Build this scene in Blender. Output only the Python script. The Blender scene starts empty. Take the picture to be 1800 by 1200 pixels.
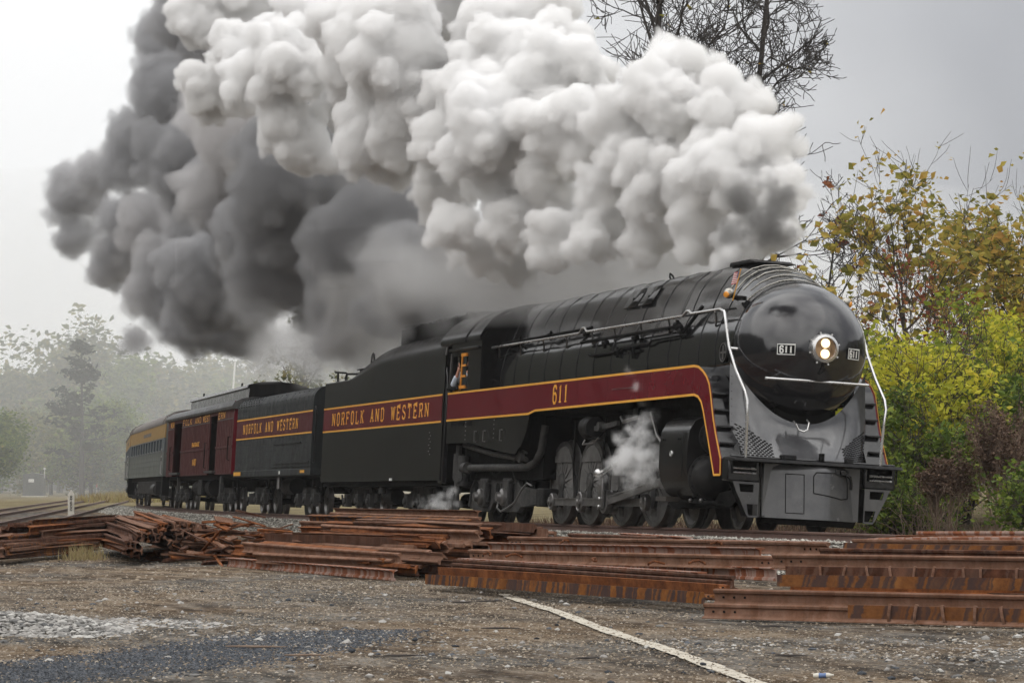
import bpy, math, random
import numpy as np
from mathutils import Vector, Matrix
random.seed(7); RNG = np.random.default_rng(11)
scene = bpy.context.scene
COL = scene.collection
rad = math.radians

# ------------------------------------------------------------------ camera
cam_d = bpy.data.cameras.new('camera'); cam_d.lens = 106.0; cam_d.sensor_width = 36.0
cam_d.clip_start = 0.5; cam_d.clip_end = 3000
cam = bpy.data.objects.new('camera', cam_d); COL.objects.link(cam)
Fv, Rv, Uv = Vector((-.9545, .2950, .0426)), Vector((.2951, .9555, -.0055)), Vector((.0423, -.0073, .9991))
m = Matrix((Rv, Uv, -Fv)).transposed().to_4x4(); m.translation = Vector((49.5093, -20.9669, 1.144))
cam.matrix_world = m
scene.camera = cam
scene.render.resolution_x, scene.render.resolution_y = 1024, 682

# ------------------------------------------------------------------ sky, sun, exposure
SUN_EL, SUN_AZ = rad(58), rad(-50)
SKY_SHIFT = (-2.78, -.62, -.04)
world = bpy.data.worlds.new('World'); scene.world = world; world.use_nodes = True
nt = world.node_tree; nt.nodes.clear()
wo = nt.nodes.new('ShaderNodeOutputWorld'); bg = nt.nodes.new('ShaderNodeBackground')
sky = nt.nodes.new('ShaderNodeTexSky'); sky.sky_type = 'NISHITA'; sky.sun_disc = False
sky.sun_elevation = SUN_EL; sky.sun_rotation = rad(90) - SUN_AZ; sky.air_density = 1.0; sky.dust_density = 4.0; sky.ozone_density = 1.0
# overcast: the blue sky is covered by a grey cloud layer, three times brighter overhead than at the horizon, with soft large mottling
tc = nt.nodes.new('ShaderNodeTexCoord'); mpg = nt.nodes.new('ShaderNodeMapping'); mpg.inputs['Location'].default_value = SKY_SHIFT
nz = nt.nodes.new('ShaderNodeTexNoise'); nz.inputs['Scale'].default_value = 2.3; nz.inputs['Detail'].default_value = 4; nz.inputs['Roughness'].default_value = .45
rmp = nt.nodes.new('ShaderNodeValToRGB')
rmp.color_ramp.elements[0].position = .36; rmp.color_ramp.elements[0].color = (.52, .53, .56, 1)
rmp.color_ramp.elements[1].position = .62; rmp.color_ramp.elements[1].color = (1.18, 1.18, 1.18, 1)
sx = nt.nodes.new('ShaderNodeSeparateXYZ'); mr_ = nt.nodes.new('ShaderNodeMapRange'); mr_.inputs['From Min'].default_value = 0; mr_.inputs['From Max'].default_value = 1; mr_.inputs['To Min'].default_value = 8.6; mr_.inputs['To Max'].default_value = 24
mul = nt.nodes.new('ShaderNodeMixRGB'); mul.blend_type = 'MULTIPLY'; mul.inputs[0].default_value = 1
mx = nt.nodes.new('ShaderNodeMixRGB'); mx.inputs[0].default_value = .93
nt.links.new(tc.outputs['Generated'], mpg.inputs[0]); nt.links.new(mpg.outputs[0], nz.inputs['Vector']); nt.links.new(nz.outputs[0], rmp.inputs[0])
nt.links.new(tc.outputs['Generated'], sx.inputs[0]); nt.links.new(sx.outputs[2], mr_.inputs['Value'])
nt.links.new(rmp.outputs[0], mul.inputs[1]); nt.links.new(mr_.outputs[0], mul.inputs[2])
nt.links.new(sky.outputs[0], mx.inputs[1]); nt.links.new(mul.outputs[0], mx.inputs[2])
nt.links.new(mx.outputs[0], bg.inputs[0]); bg.inputs[1].default_value = 0.085
nt.links.new(bg.outputs[0], wo.inputs[0])
sun_d = bpy.data.lights.new('sun', 'SUN'); sun_d.energy = 1.4; sun_d.angle = rad(110); sun_d.color = (1, .96, .9)
sun = bpy.data.objects.new('sun', sun_d); COL.objects.link(sun)
sdir = Vector((math.cos(SUN_EL) * math.cos(SUN_AZ), math.cos(SUN_EL) * math.sin(SUN_AZ), math.sin(SUN_EL)))
sun.rotation_euler = sdir.to_track_quat('Z', 'Y').to_euler()
sun.location = (0, -30, 60)
vs = scene.view_settings; vs.view_transform = 'Standard'; vs.look = 'None'; vs.exposure = 0.0; vs.gamma = 1; vs.use_curve_mapping = False
scene.render.engine = 'CYCLES'
cy = scene.cycles
cy.max_bounces = 16; cy.diffuse_bounces = 3; cy.glossy_bounces = 3; cy.transmission_bounces = 3; cy.volume_bounces = 9; cy.transparent_max_bounces = 8
cy.use_denoising = True; cy.use_adaptive_sampling = True; cy.adaptive_threshold = .025; cy.adaptive_min_samples = 24; cy.volume_step_rate = 1.4; cy.volume_max_steps = 512
cy.sample_clamp_indirect = 6

# ------------------------------------------------------------------ helpers
def link(o, parent=None):
    COL.objects.link(o)
    if parent: o.parent = parent
    return o
def tag(o, label=None, cat=None, group=None, kind=None):
    if label: o['label'] = label
    if cat: o['category'] = cat
    if group: o['group'] = group
    if kind: o['kind'] = kind
    return o
def empty(name, loc=(0, 0, 0), label=None, cat=None, group=None, kind=None, parent=None):
    o = bpy.data.objects.new(name, None); o.location = loc; o.empty_display_size = .3
    link(o, parent); return tag(o, label, cat, group, kind)
def copy_tree(o, parent=None):
    c = o.copy(); link(c, parent)
    if parent: c.parent = parent
    for ch in list(o.children): copy_tree(ch, c)
    return c
def frame_from(d, up=Vector((0, 0, 1))):
    d = Vector(d).normalized()
    if abs(d.dot(up)) > .98: up = Vector((1, 0, 0)) if abs(d.x) < .9 else Vector((0, 1, 0))
    s = d.cross(up).normalized(); u = s.cross(d)
    return d, s, u
class MB:
    def __init__(self): self.v = []; self.f = []
    def add(self, vs, fs):
        n = len(self.v); self.v += [tuple(p) for p in vs]; self.f += [tuple(i + n for i in q) for q in fs]; return self
    def box(self, x0, x1, y0, y1, z0, z1):
        return self.add([(x, y, z) for z in (z0, z1) for y in (y0, y1) for x in (x0, x1)],
                        [(0, 2, 3, 1), (4, 5, 7, 6), (0, 1, 5, 4), (2, 6, 7, 3), (0, 4, 6, 2), (1, 3, 7, 5)])
    def bar(self, a, b, w, h, up=Vector((0, 0, 1))):
        a, b = Vector(a), Vector(b); d, s, u = frame_from(b - a, up)
        P = [p + s * (sx * w / 2) + u * (sz * h / 2) for p in (a, b) for sx, sz in ((-1, -1), (1, -1), (1, 1), (-1, 1))]
        return self.add(P, [(3, 2, 1, 0), (4, 5, 6, 7), (0, 1, 5, 4), (1, 2, 6, 5), (2, 3, 7, 6), (3, 0, 4, 7)])
    def cyl(self, a, b, r0, r1=None, n=12, cap=True):
        r1 = r0 if r1 is None else r1
        a, b = Vector(a), Vector(b); d, s, u = frame_from(b - a)
        P = [p + s * (r * math.cos(2 * math.pi * i / n)) + u * (r * math.sin(2 * math.pi * i / n)) for p, r in ((a, r0), (b, r1)) for i in range(n)]
        F = [(i, (i + 1) % n, n + (i + 1) % n, n + i) for i in range(n)]
        if cap: F += [tuple(range(n - 1, -1, -1)), tuple(range(n, 2 * n))]
        return self.add(P, F)
    def tube(self, pts, r, n=8, cap=True):
        pts = [Vector(p) for p in pts]; rs = r if isinstance(r, (list, tuple)) else [r] * len(pts)
        up = Vector((0, 0, 1)); P = []; N = len(pts); s = None
        for i, p in enumerate(pts):
            d = (pts[min(i + 1, N - 1)] - pts[max(i - 1, 0)]).normalized()
            if s is None: _, s, u = frame_from(d)
            else:
                s = (s - d * s.dot(d))
                s = s.normalized() if s.length > 1e-6 else frame_from(d)[1]
                u = s.cross(d)
            P += [p + s * (rs[i] * math.cos(2 * math.pi * k / n)) + u * (rs[i] * math.sin(2 * math.pi * k / n)) for k in range(n)]
        F = [(i * n + k, i * n + (k + 1) % n, (i + 1) * n + (k + 1) % n, (i + 1) * n + k) for i in range(N - 1) for k in range(n)]
        if cap: F += [tuple(range(n - 1, -1, -1)), tuple((N - 1) * n + k for k in range(n))]
        return self.add(P, F)
    def prism(self, poly, o, ax, ay, az, depth):
        """polygon in (ax, ay) about o, extruded along az"""
        o, ax, ay, az = Vector(o), Vector(ax), Vector(ay), Vector(az); n = len(poly)
        P = [o + ax * x + ay * y for x, y in poly] + [o + ax * x + ay * y + az * depth for x, y in poly]
        return self.add(P, [tuple(range(n)), tuple(range(2 * n - 1, n - 1, -1))] + [((i + 1) % n, i, n + i, n + (i + 1) % n) for i in range(n)])
    def ribbon(self, pts, w, o, ax, ay, az, depth):
        """flat stripe of width w following 2-D pts, extruded"""
        o, ax, ay, az = Vector(o), Vector(ax), Vector(ay), Vector(az); pts = [Vector((p[0], p[1])) for p in pts]; N = len(pts); P = []
        for i, p in enumerate(pts):
            d = (pts[min(i + 1, N - 1)] - pts[max(i - 1, 0)]).normalized(); nn = Vector((-d.y, d.x))
            ms = 1.0
            if 0 < i < N - 1:
                d1 = (p - pts[i - 1]).normalized(); ms = 1 / max(.45, abs(d1.dot(d)))
            for k in (1, -1):
                q = p + nn * (k * w / 2 * ms); b = o + ax * q.x + ay * q.y; P += [b, b + az * depth]
        F = []
        for i in range(N - 1):
            a, b = 4 * i, 4 * i + 4
            F += [(a + 1, b + 1, b + 3, a + 3), (a, a + 2, b + 2, b), (a, b, b + 1, a + 1), (a + 2, a + 3, b + 3, b + 2)]
        F += [(0, 1, 3, 2), (4 * N - 4, 4 * N - 2, 4 * N - 1, 4 * N - 3)]
        return self.add(P, F)
    def lathe(self, prof, o, axis, n=24):
        """prof: (radius, height along axis)"""
        d, s, u = frame_from(axis); o = Vector(o); P = []; N = len(prof)
        for r, h in prof:
            P += [o + d * h + s * (r * math.cos(2 * math.pi * k / n)) + u * (r * math.sin(2 * math.pi * k / n)) for k in range(n)]
        F = [(i * n + k, i * n + (k + 1) % n, (i + 1) * n + (k + 1) % n, (i + 1) * n + k) for i in range(N - 1) for k in range(n)]
        if prof[0][0] > 1e-4: F.append(tuple(range(n - 1, -1, -1)))
        if prof[-1][0] > 1e-4: F.append(tuple((N - 1) * n + k for k in range(n)))
        return self.add(P, F)
    def grid(self, fn, nu, nv):
        P = [fn(i / nu, j / nv) for i in range(nu + 1) for j in range(nv + 1)]
        return self.add(P, [(i * (nv + 1) + j, (i + 1) * (nv + 1) + j, (i + 1) * (nv + 1) + j + 1, i * (nv + 1) + j + 1) for i in range(nu) for j in range(nv)])
    def ball(self, c, r, n=12, sq=(1, 1, 1)):
        c = Vector(c)
        return self.grid(lambda a, b: c + Vector((r * sq[0] * math.sin(math.pi * a) * math.cos(2 * math.pi * b), r * sq[1] * math.sin(math.pi * a) * math.sin(2 * math.pi * b), r * sq[2] * math.cos(math.pi * a))), n, n * 2)
    def mesh(self, name, mat, smooth=40, fix=True):
        me = bpy.data.meshes.new(name); me.from_pydata([tuple(p) for p in self.v], [], self.f)
        if fix:
            import bmesh
            b = bmesh.new(); b.from_mesh(me); bmesh.ops.remove_doubles(b, verts=b.verts, dist=1e-5); bmesh.ops.recalc_face_normals(b, faces=b.faces); b.to_mesh(me); b.free()
        if mat: me.materials.append(mat)
        if smooth:
            me.polygons.foreach_set('use_smooth', [True] * len(me.polygons))
            me.set_sharp_from_angle(angle=rad(smooth))
        return me
    def build(self, name, mat, parent=None, smooth=40, bevel=0, label=None, fix=True, kind=None):
        o = bpy.data.objects.new(name, self.mesh(name, mat, smooth, fix)); link(o, parent)
        if bevel:
            b = o.modifiers.new('bevel', 'BEVEL'); b.width = bevel; b.segments = 2; b.limit_method = 'ANGLE'; b.angle_limit = rad(50)
        if label: o['label'] = label
        if kind: o['kind'] = kind
        return o
def raw_mesh(name, V, Fc, mat, smooth=False):
    """fast mesh from numpy arrays, all faces with the same corner count"""
    me = bpy.data.meshes.new(name); V = np.asarray(V, np.float32); Fc = np.asarray(Fc, np.int32); k = Fc.shape[1]
    me.vertices.add(len(V)); me.vertices.foreach_set('co', V.ravel())
    me.loops.add(Fc.size); me.loops.foreach_set('vertex_index', Fc.ravel())
    me.polygons.add(len(Fc)); me.polygons.foreach_set('loop_start', np.arange(0, Fc.size, k, dtype=np.int32))
    me.update(calc_edges=True); me.validate()
    me.polygons.foreach_set('use_smooth', [smooth] * len(me.polygons))
    if mat: me.materials.append(mat)
    return me
def arc(cx, cy_, r, a0, a1, n):
    return [(cx + r * math.cos(rad(a0 + (a1 - a0) * i / n)), cy_ + r * math.sin(rad(a0 + (a1 - a0) * i / n))) for i in range(n + 1)]
def hash3(p):
    s = np.sin(p[..., 0] * 127.1 + p[..., 1] * 311.7 + p[..., 2] * 74.7) * 43758.5453
    return s - np.floor(s)
def vnoise(P, sc):
    P = np.asarray(P, float) * sc; i = np.floor(P); f_ = P - i; f_ = f_ * f_ * (3 - 2 * f_); r = 0
    for dx in (0, 1):
        for dy in (0, 1):
            for dz in (0, 1):
                w = np.abs(1 - dx - f_[..., 0]) * np.abs(1 - dy - f_[..., 1]) * np.abs(1 - dz - f_[..., 2])
                r = r + w * hash3(i + np.array([dx, dy, dz]))
    return r

# ------------------------------------------------------------------ materials
def newmat(name):
    mt = bpy.data.materials.new(name); mt.use_nodes = True; n = mt.node_tree
    return mt, n, n.nodes['Principled BSDF']
def ramp(n, src, stops):
    r = n.nodes.new('ShaderNodeValToRGB'); e = r.color_ramp.elements
    while len(e) < len(stops): e.new(.5)
    for el, (p, c) in zip(e, stops): el.position = p; el.color = (c[0], c[1], c[2], 1)
    n.links.new(src, r.inputs[0]); return r.outputs[0]
def noise(n, sc, det=4, rough=.55, vec=None, coord='Object', scale=None):
    t = n.nodes.new('ShaderNodeTexNoise'); t.inputs['Scale'].default_value = sc; t.inputs['Detail'].default_value = det; t.inputs['Roughness'].default_value = rough
    if vec is None:
        c = n.nodes.new('ShaderNodeTexCoord'); vec = c.outputs[coord]
    if scale:
        mp = n.nodes.new('ShaderNodeMapping'); mp.inputs['Scale'].default_value = scale; n.links.new(vec, mp.inputs[0]); vec = mp.outputs[0]
    n.links.new(vec, t.inputs['Vector']); return t.outputs[0]
def mathn(n, op, a, b=None):
    t = n.nodes.new('ShaderNodeMath'); t.operation = op
    for i, x in enumerate((a, b)):
        if x is None: continue
        if isinstance(x, (int, float)): t.inputs[i].default_value = x
        else: n.links.new(x, t.inputs[i])
    return t.outputs[0]
def mix(n, fac, a, b, mode='MIX'):
    t = n.nodes.new('ShaderNodeMixRGB'); t.blend_type = mode
    for i, x in enumerate((fac, a, b)):
        if isinstance(x, (int, float)): t.inputs[i].default_value = x
        elif isinstance(x, tuple): t.inputs[i].default_value = (*x, 1) if len(x) == 3 else x
        else: n.links.new(x, t.inputs[i])
    return t.outputs[0]
def bump(n, h, strength, dist, b):
    t = n.nodes.new('ShaderNodeBump'); t.inputs['Strength'].default_value = strength; t.inputs['Distance'].default_value = dist
    n.links.new(h, t.inputs['Height']); n.links.new(t.outputs[0], b.inputs['Normal'])
def paint(name, col, col2=None, rough=.4, rough2=None, sc=2.0, metal=0, bmp=0, bsc=1.5, bdist=.02, streak=None, coat=0, spec=.5):
    mt, n, b = newmat(name); col2 = col2 or tuple(c * 1.35 + .002 for c in col); rough2 = rough + .12 if rough2 is None else rough2
    f1 = noise(n, sc, 5, .6, scale=streak)
    n.links.new(ramp(n, f1, [(.35, col), (.7, col2)]), b.inputs['Base Color'])
    f2 = noise(n, sc * 2.7, 4, .6)
    n.links.new(ramp(n, f2, [(.3, (rough,) * 3), (.75, (rough2,) * 3)]), b.inputs['Roughness'])
    b.inputs['Metallic'].default_value = metal; b.inputs['Coat Weight'].default_value = coat; b.inputs['Coat Roughness'].default_value = .08
    b.inputs['Specular IOR Level'].default_value = spec
    if bmp: bump(n, noise(n, bsc, 3, .5), bmp, bdist, b)
    return mt
M = {}
M['gloss'] = paint('gloss_black_paint', (.006, .006, .007), (.010, .010, .011), .10, .24, 1.2, bmp=.25, bsc=.9, bdist=.03)
M['nose'] = paint('polished_black_paint', (.010, .010, .012), (.016, .016, .018), .09, .18, 1.0, bmp=.06, bsc=1.1, bdist=.02, spec=.85)
M['sheet'] = paint('worn_black_sheet_metal', (.008, .008, .0085), (.017, .017, .0175), .09, .18, 1.3, bmp=.16, bsc=.7, bdist=.05, spec=.7)
M['satin_g'] = paint('sheen_lifted_pilot_black', (.055, .055, .058), (.10, .099, .097), .14, .3, 1.5, bmp=.15, bsc=1.3, bdist=.02)  # black lifted to grey, painting in the bright sky mirrored by the pilot
M['apron'] = paint('sheen_lifted_apron_black', (.035, .035, .038), (.085, .085, .088), .06, .16, 1.3, spec=.9, bmp=.35, bsc=1.0, bdist=.04)  # base colour lightened to carry part of the apron's sky reflection
M['wheelgrey'] = paint('dusty_wheel_grey', (.075, .073, .07), (.15, .145, .14), .5, .7, 3, spec=.3)
M['tyre'] = paint('wheel_tyre', (.07, .067, .064), (.12, .115, .11), .3, .5, 5, metal=.55)
M['satin'] = paint('satin_black_paint', (.005, .005, .0055), (.017, .016, .0155), .17, .27, 1.4, streak=(1.6, 1.6, .12), bmp=.06, bsc=1.2, bdist=.01, spec=.16)
M['dull'] = paint('grimy_black_metal', (.005, .005, .0055), (.017, .016, .0155), .5, .75, 3, bmp=.2, bsc=8, bdist=.01, spec=.22)
M['dark'] = paint('sooty_black', (.0025, .0025, .0025), (.007, .0066, .0062), .7, .9, 3, spec=.12)
M['grey'] = paint('greyish_casting', (.022, .022, .0225), (.062, .059, .055), .5, .75, 4, bmp=.2, bsc=9, bdist=.01, spec=.3)
M['steel'] = paint('bright_steel', (.60, .60, .60), (.50, .49, .47), .22, .34, 1.5, metal=.85)
M['rod'] = paint('machined_rod_steel', (.24, .23, .225), (.13, .125, .12), .3, .45, 3, metal=.75)
M['maroon'] = paint('maroon_paint', (.105, .006, .012), (.132, .010, .018), .17, .26, 1.1, bmp=.12, bsc=1.2, bdist=.02, spec=.22)
M['maroon2'] = paint('weathered_maroon_paint', (.058, .014, .014), (.090, .028, .026), .55, .75, 1.2, streak=(2.5, 2.5, .25), spec=.2)
M['gold'] = paint('gold_lettering_paint', (.70, .33, .035), (.78, .40, .06), .4, .5, 4)
M['white'] = paint('white_paint', (.75, .75, .72), (.62, .61, .58), .4, .6, 6)
M['aux'] = paint('weathered_blackish_green_paint', (.011, .013, .014), (.028, .032, .033), .45, .65, 1.3, streak=(2.2, 2.2, .2), spec=.3)
M['auxband'] = paint('weathered_maroon_band', (.058, .010, .013), (.095, .022, .024), .5, .65, 1.3, streak=(2.2, 2.2, .2), spec=.2)
M['roofgrey'] = paint('sooted_roof_paint', (.035, .035, .037), (.085, .083, .082), .45, .65, 2.0, streak=(1, 3, 1))
M['coachgrey'] = paint('coach_grey_green_paint', (.085, .095, .088), (.13, .14, .125), .45, .6, 1.2, streak=(1, 1, .4))
M['coachband'] = paint('coach_yellow_paint', (.26, .145, .030), (.32, .19, .05), .45, .6, 2)
M['coachwin'] = paint('coach_window_band_paint', (.06, .075, .085), (.09, .105, .115), .4, .55, 2)
M['coachroof'] = paint('coach_brown_roof_paint', (.10, .085, .075), (.16, .14, .125), .6, .8, 2)
M['orange'] = paint('orange_window_frame_paint', (.62, .22, .02), (.72, .30, .03), .4, .5, 6)
M['coal'] = paint('coal', (.004, .004, .004), (.014, .014, .014), .35, .8, 14, bmp=.6, bsc=12, bdist=.05)
M['red'] = paint('red_paint', (.45, .03, .02), (.5, .05, .03), .5, .6, 6)
M['concrete'] = paint('white_painted_concrete', (.66, .63, .56), (.50, .47, .40), .7, .9, 5, bmp=.2, bsc=12, bdist=.01)
M['cabinet'] = paint('grey_cabinet_paint', (.11, .115, .115), (.15, .155, .155), .4, .5, 2)
M['skin'] = paint('skin', (.52, .26, .18), (.56, .30, .22), .5, .6, 8)
M['shirt'] = paint('pale_blue_shirt', (.55, .62, .72), (.65, .70, .78), .8, .9, 8)
M['chrome'] = paint('polished_trim', (.42, .40, .36), (.28, .265, .23), .22, .36, 5, metal=.95)
mt, n, b = newmat('dark_window_glass'); b.inputs['Base Color'].default_value = (.012, .014, .016, 1); b.inputs['Roughness'].default_value = .06; M['glass'] = mt
mt, n, b = newmat('lit_lamp'); b.inputs['Emission Color'].default_value = (1, .80, .46, 1); b.inputs['Emission Strength'].default_value = 1.5; b.inputs['Base Color'].default_value = (.9, .8, .6, 1); M['lamp'] = mt
mt, n, b = newmat('lamp_reflector'); b.inputs['Base Color'].default_value = (.50, .32, .18, 1); b.inputs['Metallic'].default_value = .7; b.inputs['Roughness'].default_value = .3; M['reflector'] = mt
mt, n, b = newmat('amber_lens'); b.inputs['Base Color'].default_value = (.75, .30, .04, 1); b.inputs['Roughness'].default_value = .15; M['amber'] = mt
# american flag print: 13 stripes and a starred blue canton, flat print on the cloth (object x along the fly, z up)
mt, n, b = newmat('flag_cloth'); tcn = n.nodes.new('ShaderNodeUVMap'); sp = n.nodes.new('ShaderNodeSeparateXYZ'); n.links.new(tcn.outputs[0], sp.inputs[0])
st = mathn(n, 'LESS_THAN', mathn(n, 'MODULO', mathn(n, 'MULTIPLY', sp.outputs[1], 13.0), 2.0), 1.0)
cc = mix(n, st, (.8, .78, .76), (.48, .02, .04))
can = mathn(n, 'MULTIPLY', mathn(n, 'LESS_THAN', sp.outputs[0], .42), mathn(n, 'GREATER_THAN', sp.outputs[1], .46))
vo = n.nodes.new('ShaderNodeTexVoronoi'); vo.inputs['Scale'].default_value = 16; vo.inputs['Randomness'].default_value = 0; n.links.new(tcn.outputs[0], vo.inputs['Vector'])
cn = mix(n, mathn(n, 'LESS_THAN', vo.outputs['Distance'], .25), (.02, .03, .14), (.7, .7, .75))
n.links.new(mix(n, can, cc, cn), b.inputs['Base Color']); b.inputs['Roughness'].default_value = .8; M['flag'] = mt
# rust: bands across the rail where ties and plates lay
def rustmat(name, dark, mid, light, band=.5, bandcol=(.30, .22, .18), period=.30):
    mt, n, b = newmat(name); tcn = n.nodes.new('ShaderNodeTexCoord'); oi = n.nodes.new('ShaderNodeObjectInfo')
    sp = n.nodes.new('ShaderNodeSeparateXYZ'); n.links.new(tcn.outputs['Object'], sp.inputs[0])
    n1 = noise(n, 3.5, 6, .65, tcn.outputs['Object']); n2 = noise(n, 26, 4, .6, tcn.outputs['Object'])
    base = ramp(n, mathn(n, 'ADD', mathn(n, 'MULTIPLY', n1, .75), mathn(n, 'MULTIPLY', n2, .25)), [(.34, dark), (.50, mid), (.66, light)])
    wob = mathn(n, 'ADD', sp.outputs[0], mathn(n, 'ADD', mathn(n, 'MULTIPLY', sp.outputs[1], .35), mathn(n, 'MULTIPLY', n1, .28)))
    tn = n.nodes.new('ShaderNodeTexNoise'); tn.noise_dimensions = '1D'; tn.inputs['Scale'].default_value = 1.0 / period; tn.inputs['Detail'].default_value = 2.5; tn.inputs['Roughness'].default_value = .6
    n.links.new(mathn(n, 'ADD', wob, mathn(n, 'MULTIPLY', oi.outputs['Random'], 91.0)), tn.inputs['W'])
    bd = ramp(n, tn.outputs[0], [(.45, (0, 0, 0)), (.52, (1, 1, 1)), (.60, (.85, .85, .85)), (.66, (.1, .1, .1)), (.74, (.6, .6, .6))])
    base = mix(n, mathn(n, 'MULTIPLY', bd, band), base, bandcol)
    hue = mix(n, mathn(n, 'MULTIPLY', oi.outputs['Random'], .45), base, (.085, .045, .03))
    n.links.new(hue, b.inputs['Base Color']); b.inputs['Roughness'].default_value = .9; b.inputs['Specular IOR Level'].default_value = .08
    bump(n, n2, .4, .006, b); return mt
M['rust'] = rustmat('rusty_rail_steel', (.060, .023, .011), (.17, .058, .021), (.31, .115, .038), .0)
M['rustband'] = rustmat('banded_rusty_rail_steel', (.09, .033, .012), (.20, .075, .020), (.31, .13, .034), .95, (.045, .036, .040))
M['rustred'] = rustmat('reddish_rail_steel', (.13, .045, .024), (.25, .09, .045), (.34, .14, .08), .75, (.42, .33, .29))
M['rustdk'] = rustmat('dark_brown_rail_steel', (.028, .014, .010), (.070, .030, .018), (.13, .055, .03), .15)
M['rustbr'] = rustmat('brown_rail_steel', (.09, .042, .025), (.17, .088, .055), (.26, .145, .10), .15)
M['railhead'] = paint('track_rail_steel', (.085, .045, .034), (.135, .078, .06), .5, .7, 4, streak=(.2, 1, 1))
M['tie'] = paint('creosoted_timber', (.020, .016, .013), (.055, .045, .036), .85, .95, 3, streak=(1, .2, 1), bmp=.4, bsc=10, bdist=.01)
M['bark'] = paint('bark', (.035, .027, .022), (.085, .068, .055), .85, .95, 6, bmp=.5, bsc=14, bdist=.02)
M['darkbark'] = paint('dark_bark', (.030, .025, .023), (.065, .056, .050), .9, .95, 6)
M['drytwig'] = paint('dry_stems', (.16, .11, .08), (.26, .19, .14), .9, .95, 6)
def islandmat(name, stops, rough=.8, transl=0, sc=1.2, spec=.1, nfac=.35):
    mt, n, b = newmat(name); g = n.nodes.new('ShaderNodeNewGeometry')
    f_ = mathn(n, 'ADD', mathn(n, 'MULTIPLY', g.outputs['Random Per Island'], 1 - nfac), mathn(n, 'MULTIPLY', noise(n, sc, 3, .5), nfac))
    c = ramp(n, f_, stops); n.links.new(c, b.inputs['Base Color']); b.inputs['Roughness'].default_value = rough; b.inputs['Specular IOR Level'].default_value = spec
    if transl:
        t = n.nodes.new('ShaderNodeBsdfTranslucent'); n.links.new(c, t.inputs[0]); ms = n.nodes.new('ShaderNodeMixShader'); ms.inputs[0].default_value = transl
        n.links.new(b.outputs[0], ms.inputs[1]); n.links.new(t.outputs[0], ms.inputs[2]); n.links.new(ms.outputs[0], n.nodes['Material Output'].inputs[0])
    return mt
M['stone'] = islandmat('ballast_stone', [(.1, (.12, .115, .105)), (.45, (.27, .255, .225)), (.8, (.44, .42, .37)), (.95, (.58, .56, .5))], .85)
M['pebble'] = islandmat('yard_gravel', [(.08, (.04, .032, .026)), (.35, (.14, .11, .08)), (.7, (.27, .225, .17)), (.95, (.48, .44, .38))], .85)
M['darkpebble'] = islandmat('dark_gravel', [(.1, (.02, .022, .025)), (.5, (.055, .06, .068)), (.85, (.11, .118, .13)), (.97, (.4, .4, .4))], .8)
M['palestone'] = islandmat('pale_stone', [(.08, (.07, .07, .072)), (.3, (.17, .165, .155)), (.6, (.30, .285, .265)), (.88, (.46, .45, .42)), (.98, (.40, .24, .12))], .85)
M['leaf_yg'] = islandmat('yellow_green_leaves', [(.12, (.22, .25, .03)), (.42, (.48, .48, .05)), (.7, (.66, .60, .07)), (.92, (.74, .55, .09))], .55, .5, nfac=.5, sc=.9)
M['leaf_gr'] = islandmat('green_leaves', [(.15, (.05, .085, .018)), (.5, (.12, .175, .030)), (.85, (.24, .28, .05))], .55, .35)
M['leaf_mid'] = islandmat('mid_green_yellow_leaves', [(.12, (.09, .13, .022)), (.42, (.22, .27, .038)), (.7, (.38, .40, .05)), (.92, (.56, .44, .08))], .55, .45, nfac=.5, sc=.9)
M['leaf_au'] = islandmat('autumn_leaves', [(.1, (.10, .11, .03)), (.38, (.27, .25, .055)), (.60, (.47, .38, .085)), (.8, (.50, .30, .075)), (.96, (.28, .11, .05))], .55, .45)
M['leaf_red'] = islandmat('rusty_red_leaves', [(.15, (.15, .05, .028)), (.5, (.27, .085, .045)), (.85, (.38, .17, .07))], .6, .3)
M['leaf_dry'] = islandmat('dry_brown_seed_heads', [(.15, (.07, .042, .030)), (.5, (.14, .09, .065)), (.85, (.24, .17, .125))], .9, .1)
M['leaf_far'] = islandmat('far_mixed_leaves', [(.15, (.05, .068, .022)), (.5, (.12, .135, .035)), (.8, (.24, .21, .055)), (.95, (.30, .18, .055))], .7, .25)
M['needle'] = islandmat('dark_needles', [(.15, (.018, .026, .016)), (.6, (.035, .048, .028)), (.9, (.06, .07, .04))], .8, .1)
M['drygrass'] = islandmat('dry_grass', [(.1, (.20, .15, .075)), (.5, (.34, .27, .14)), (.9, (.30, .28, .12))], .9, .3)
# yard ground: packed dirt, cinders and fine gravel
mt, n, b = newmat('yard_dirt'); tcn = n.nodes.new('ShaderNodeTexCoord'); O = tcn.outputs['Object']
big = noise(n, .22, 5, .6, O); mid_ = noise(n, .9, 7, .68, O, scale=(1, 3.0, 1)); fine = noise(n, 22, 6, .75, O)
vo = n.nodes.new('ShaderNodeTexVoronoi'); vo.inputs['Scale'].default_value = 26; n.links.new(O, vo.inputs['Vector'])
c1 = ramp(n, mid_, [(.30, (.022, .017, .013)), (.42, (.085, .060, .040)), (.54, (.180, .132, .088)), (.70, (.30, .255, .20))])
c2 = ramp(n, mid_, [(.3, (.014, .013, .0125)), (.46, (.070, .064, .057)), (.66, (.20, .185, .165))])
cb = mix(n, ramp(n, big, [(.42, (0, 0, 0)), (.58, (1, 1, 1))]), c1, c2)
cb = mix(n, .75, cb, ramp(n, fine, [(.3, (.22, .22, .22)), (.5, (.85, .85, .85)), (.70, (1.8, 1.75, 1.65))]), 'MULTIPLY')
spk = ramp(n, vo.outputs['Color'], [(.80, (0, 0, 0)), (.9, (.55, .55, .55))])
cb = mix(n, spk, cb, (.30, .28, .25))
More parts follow.
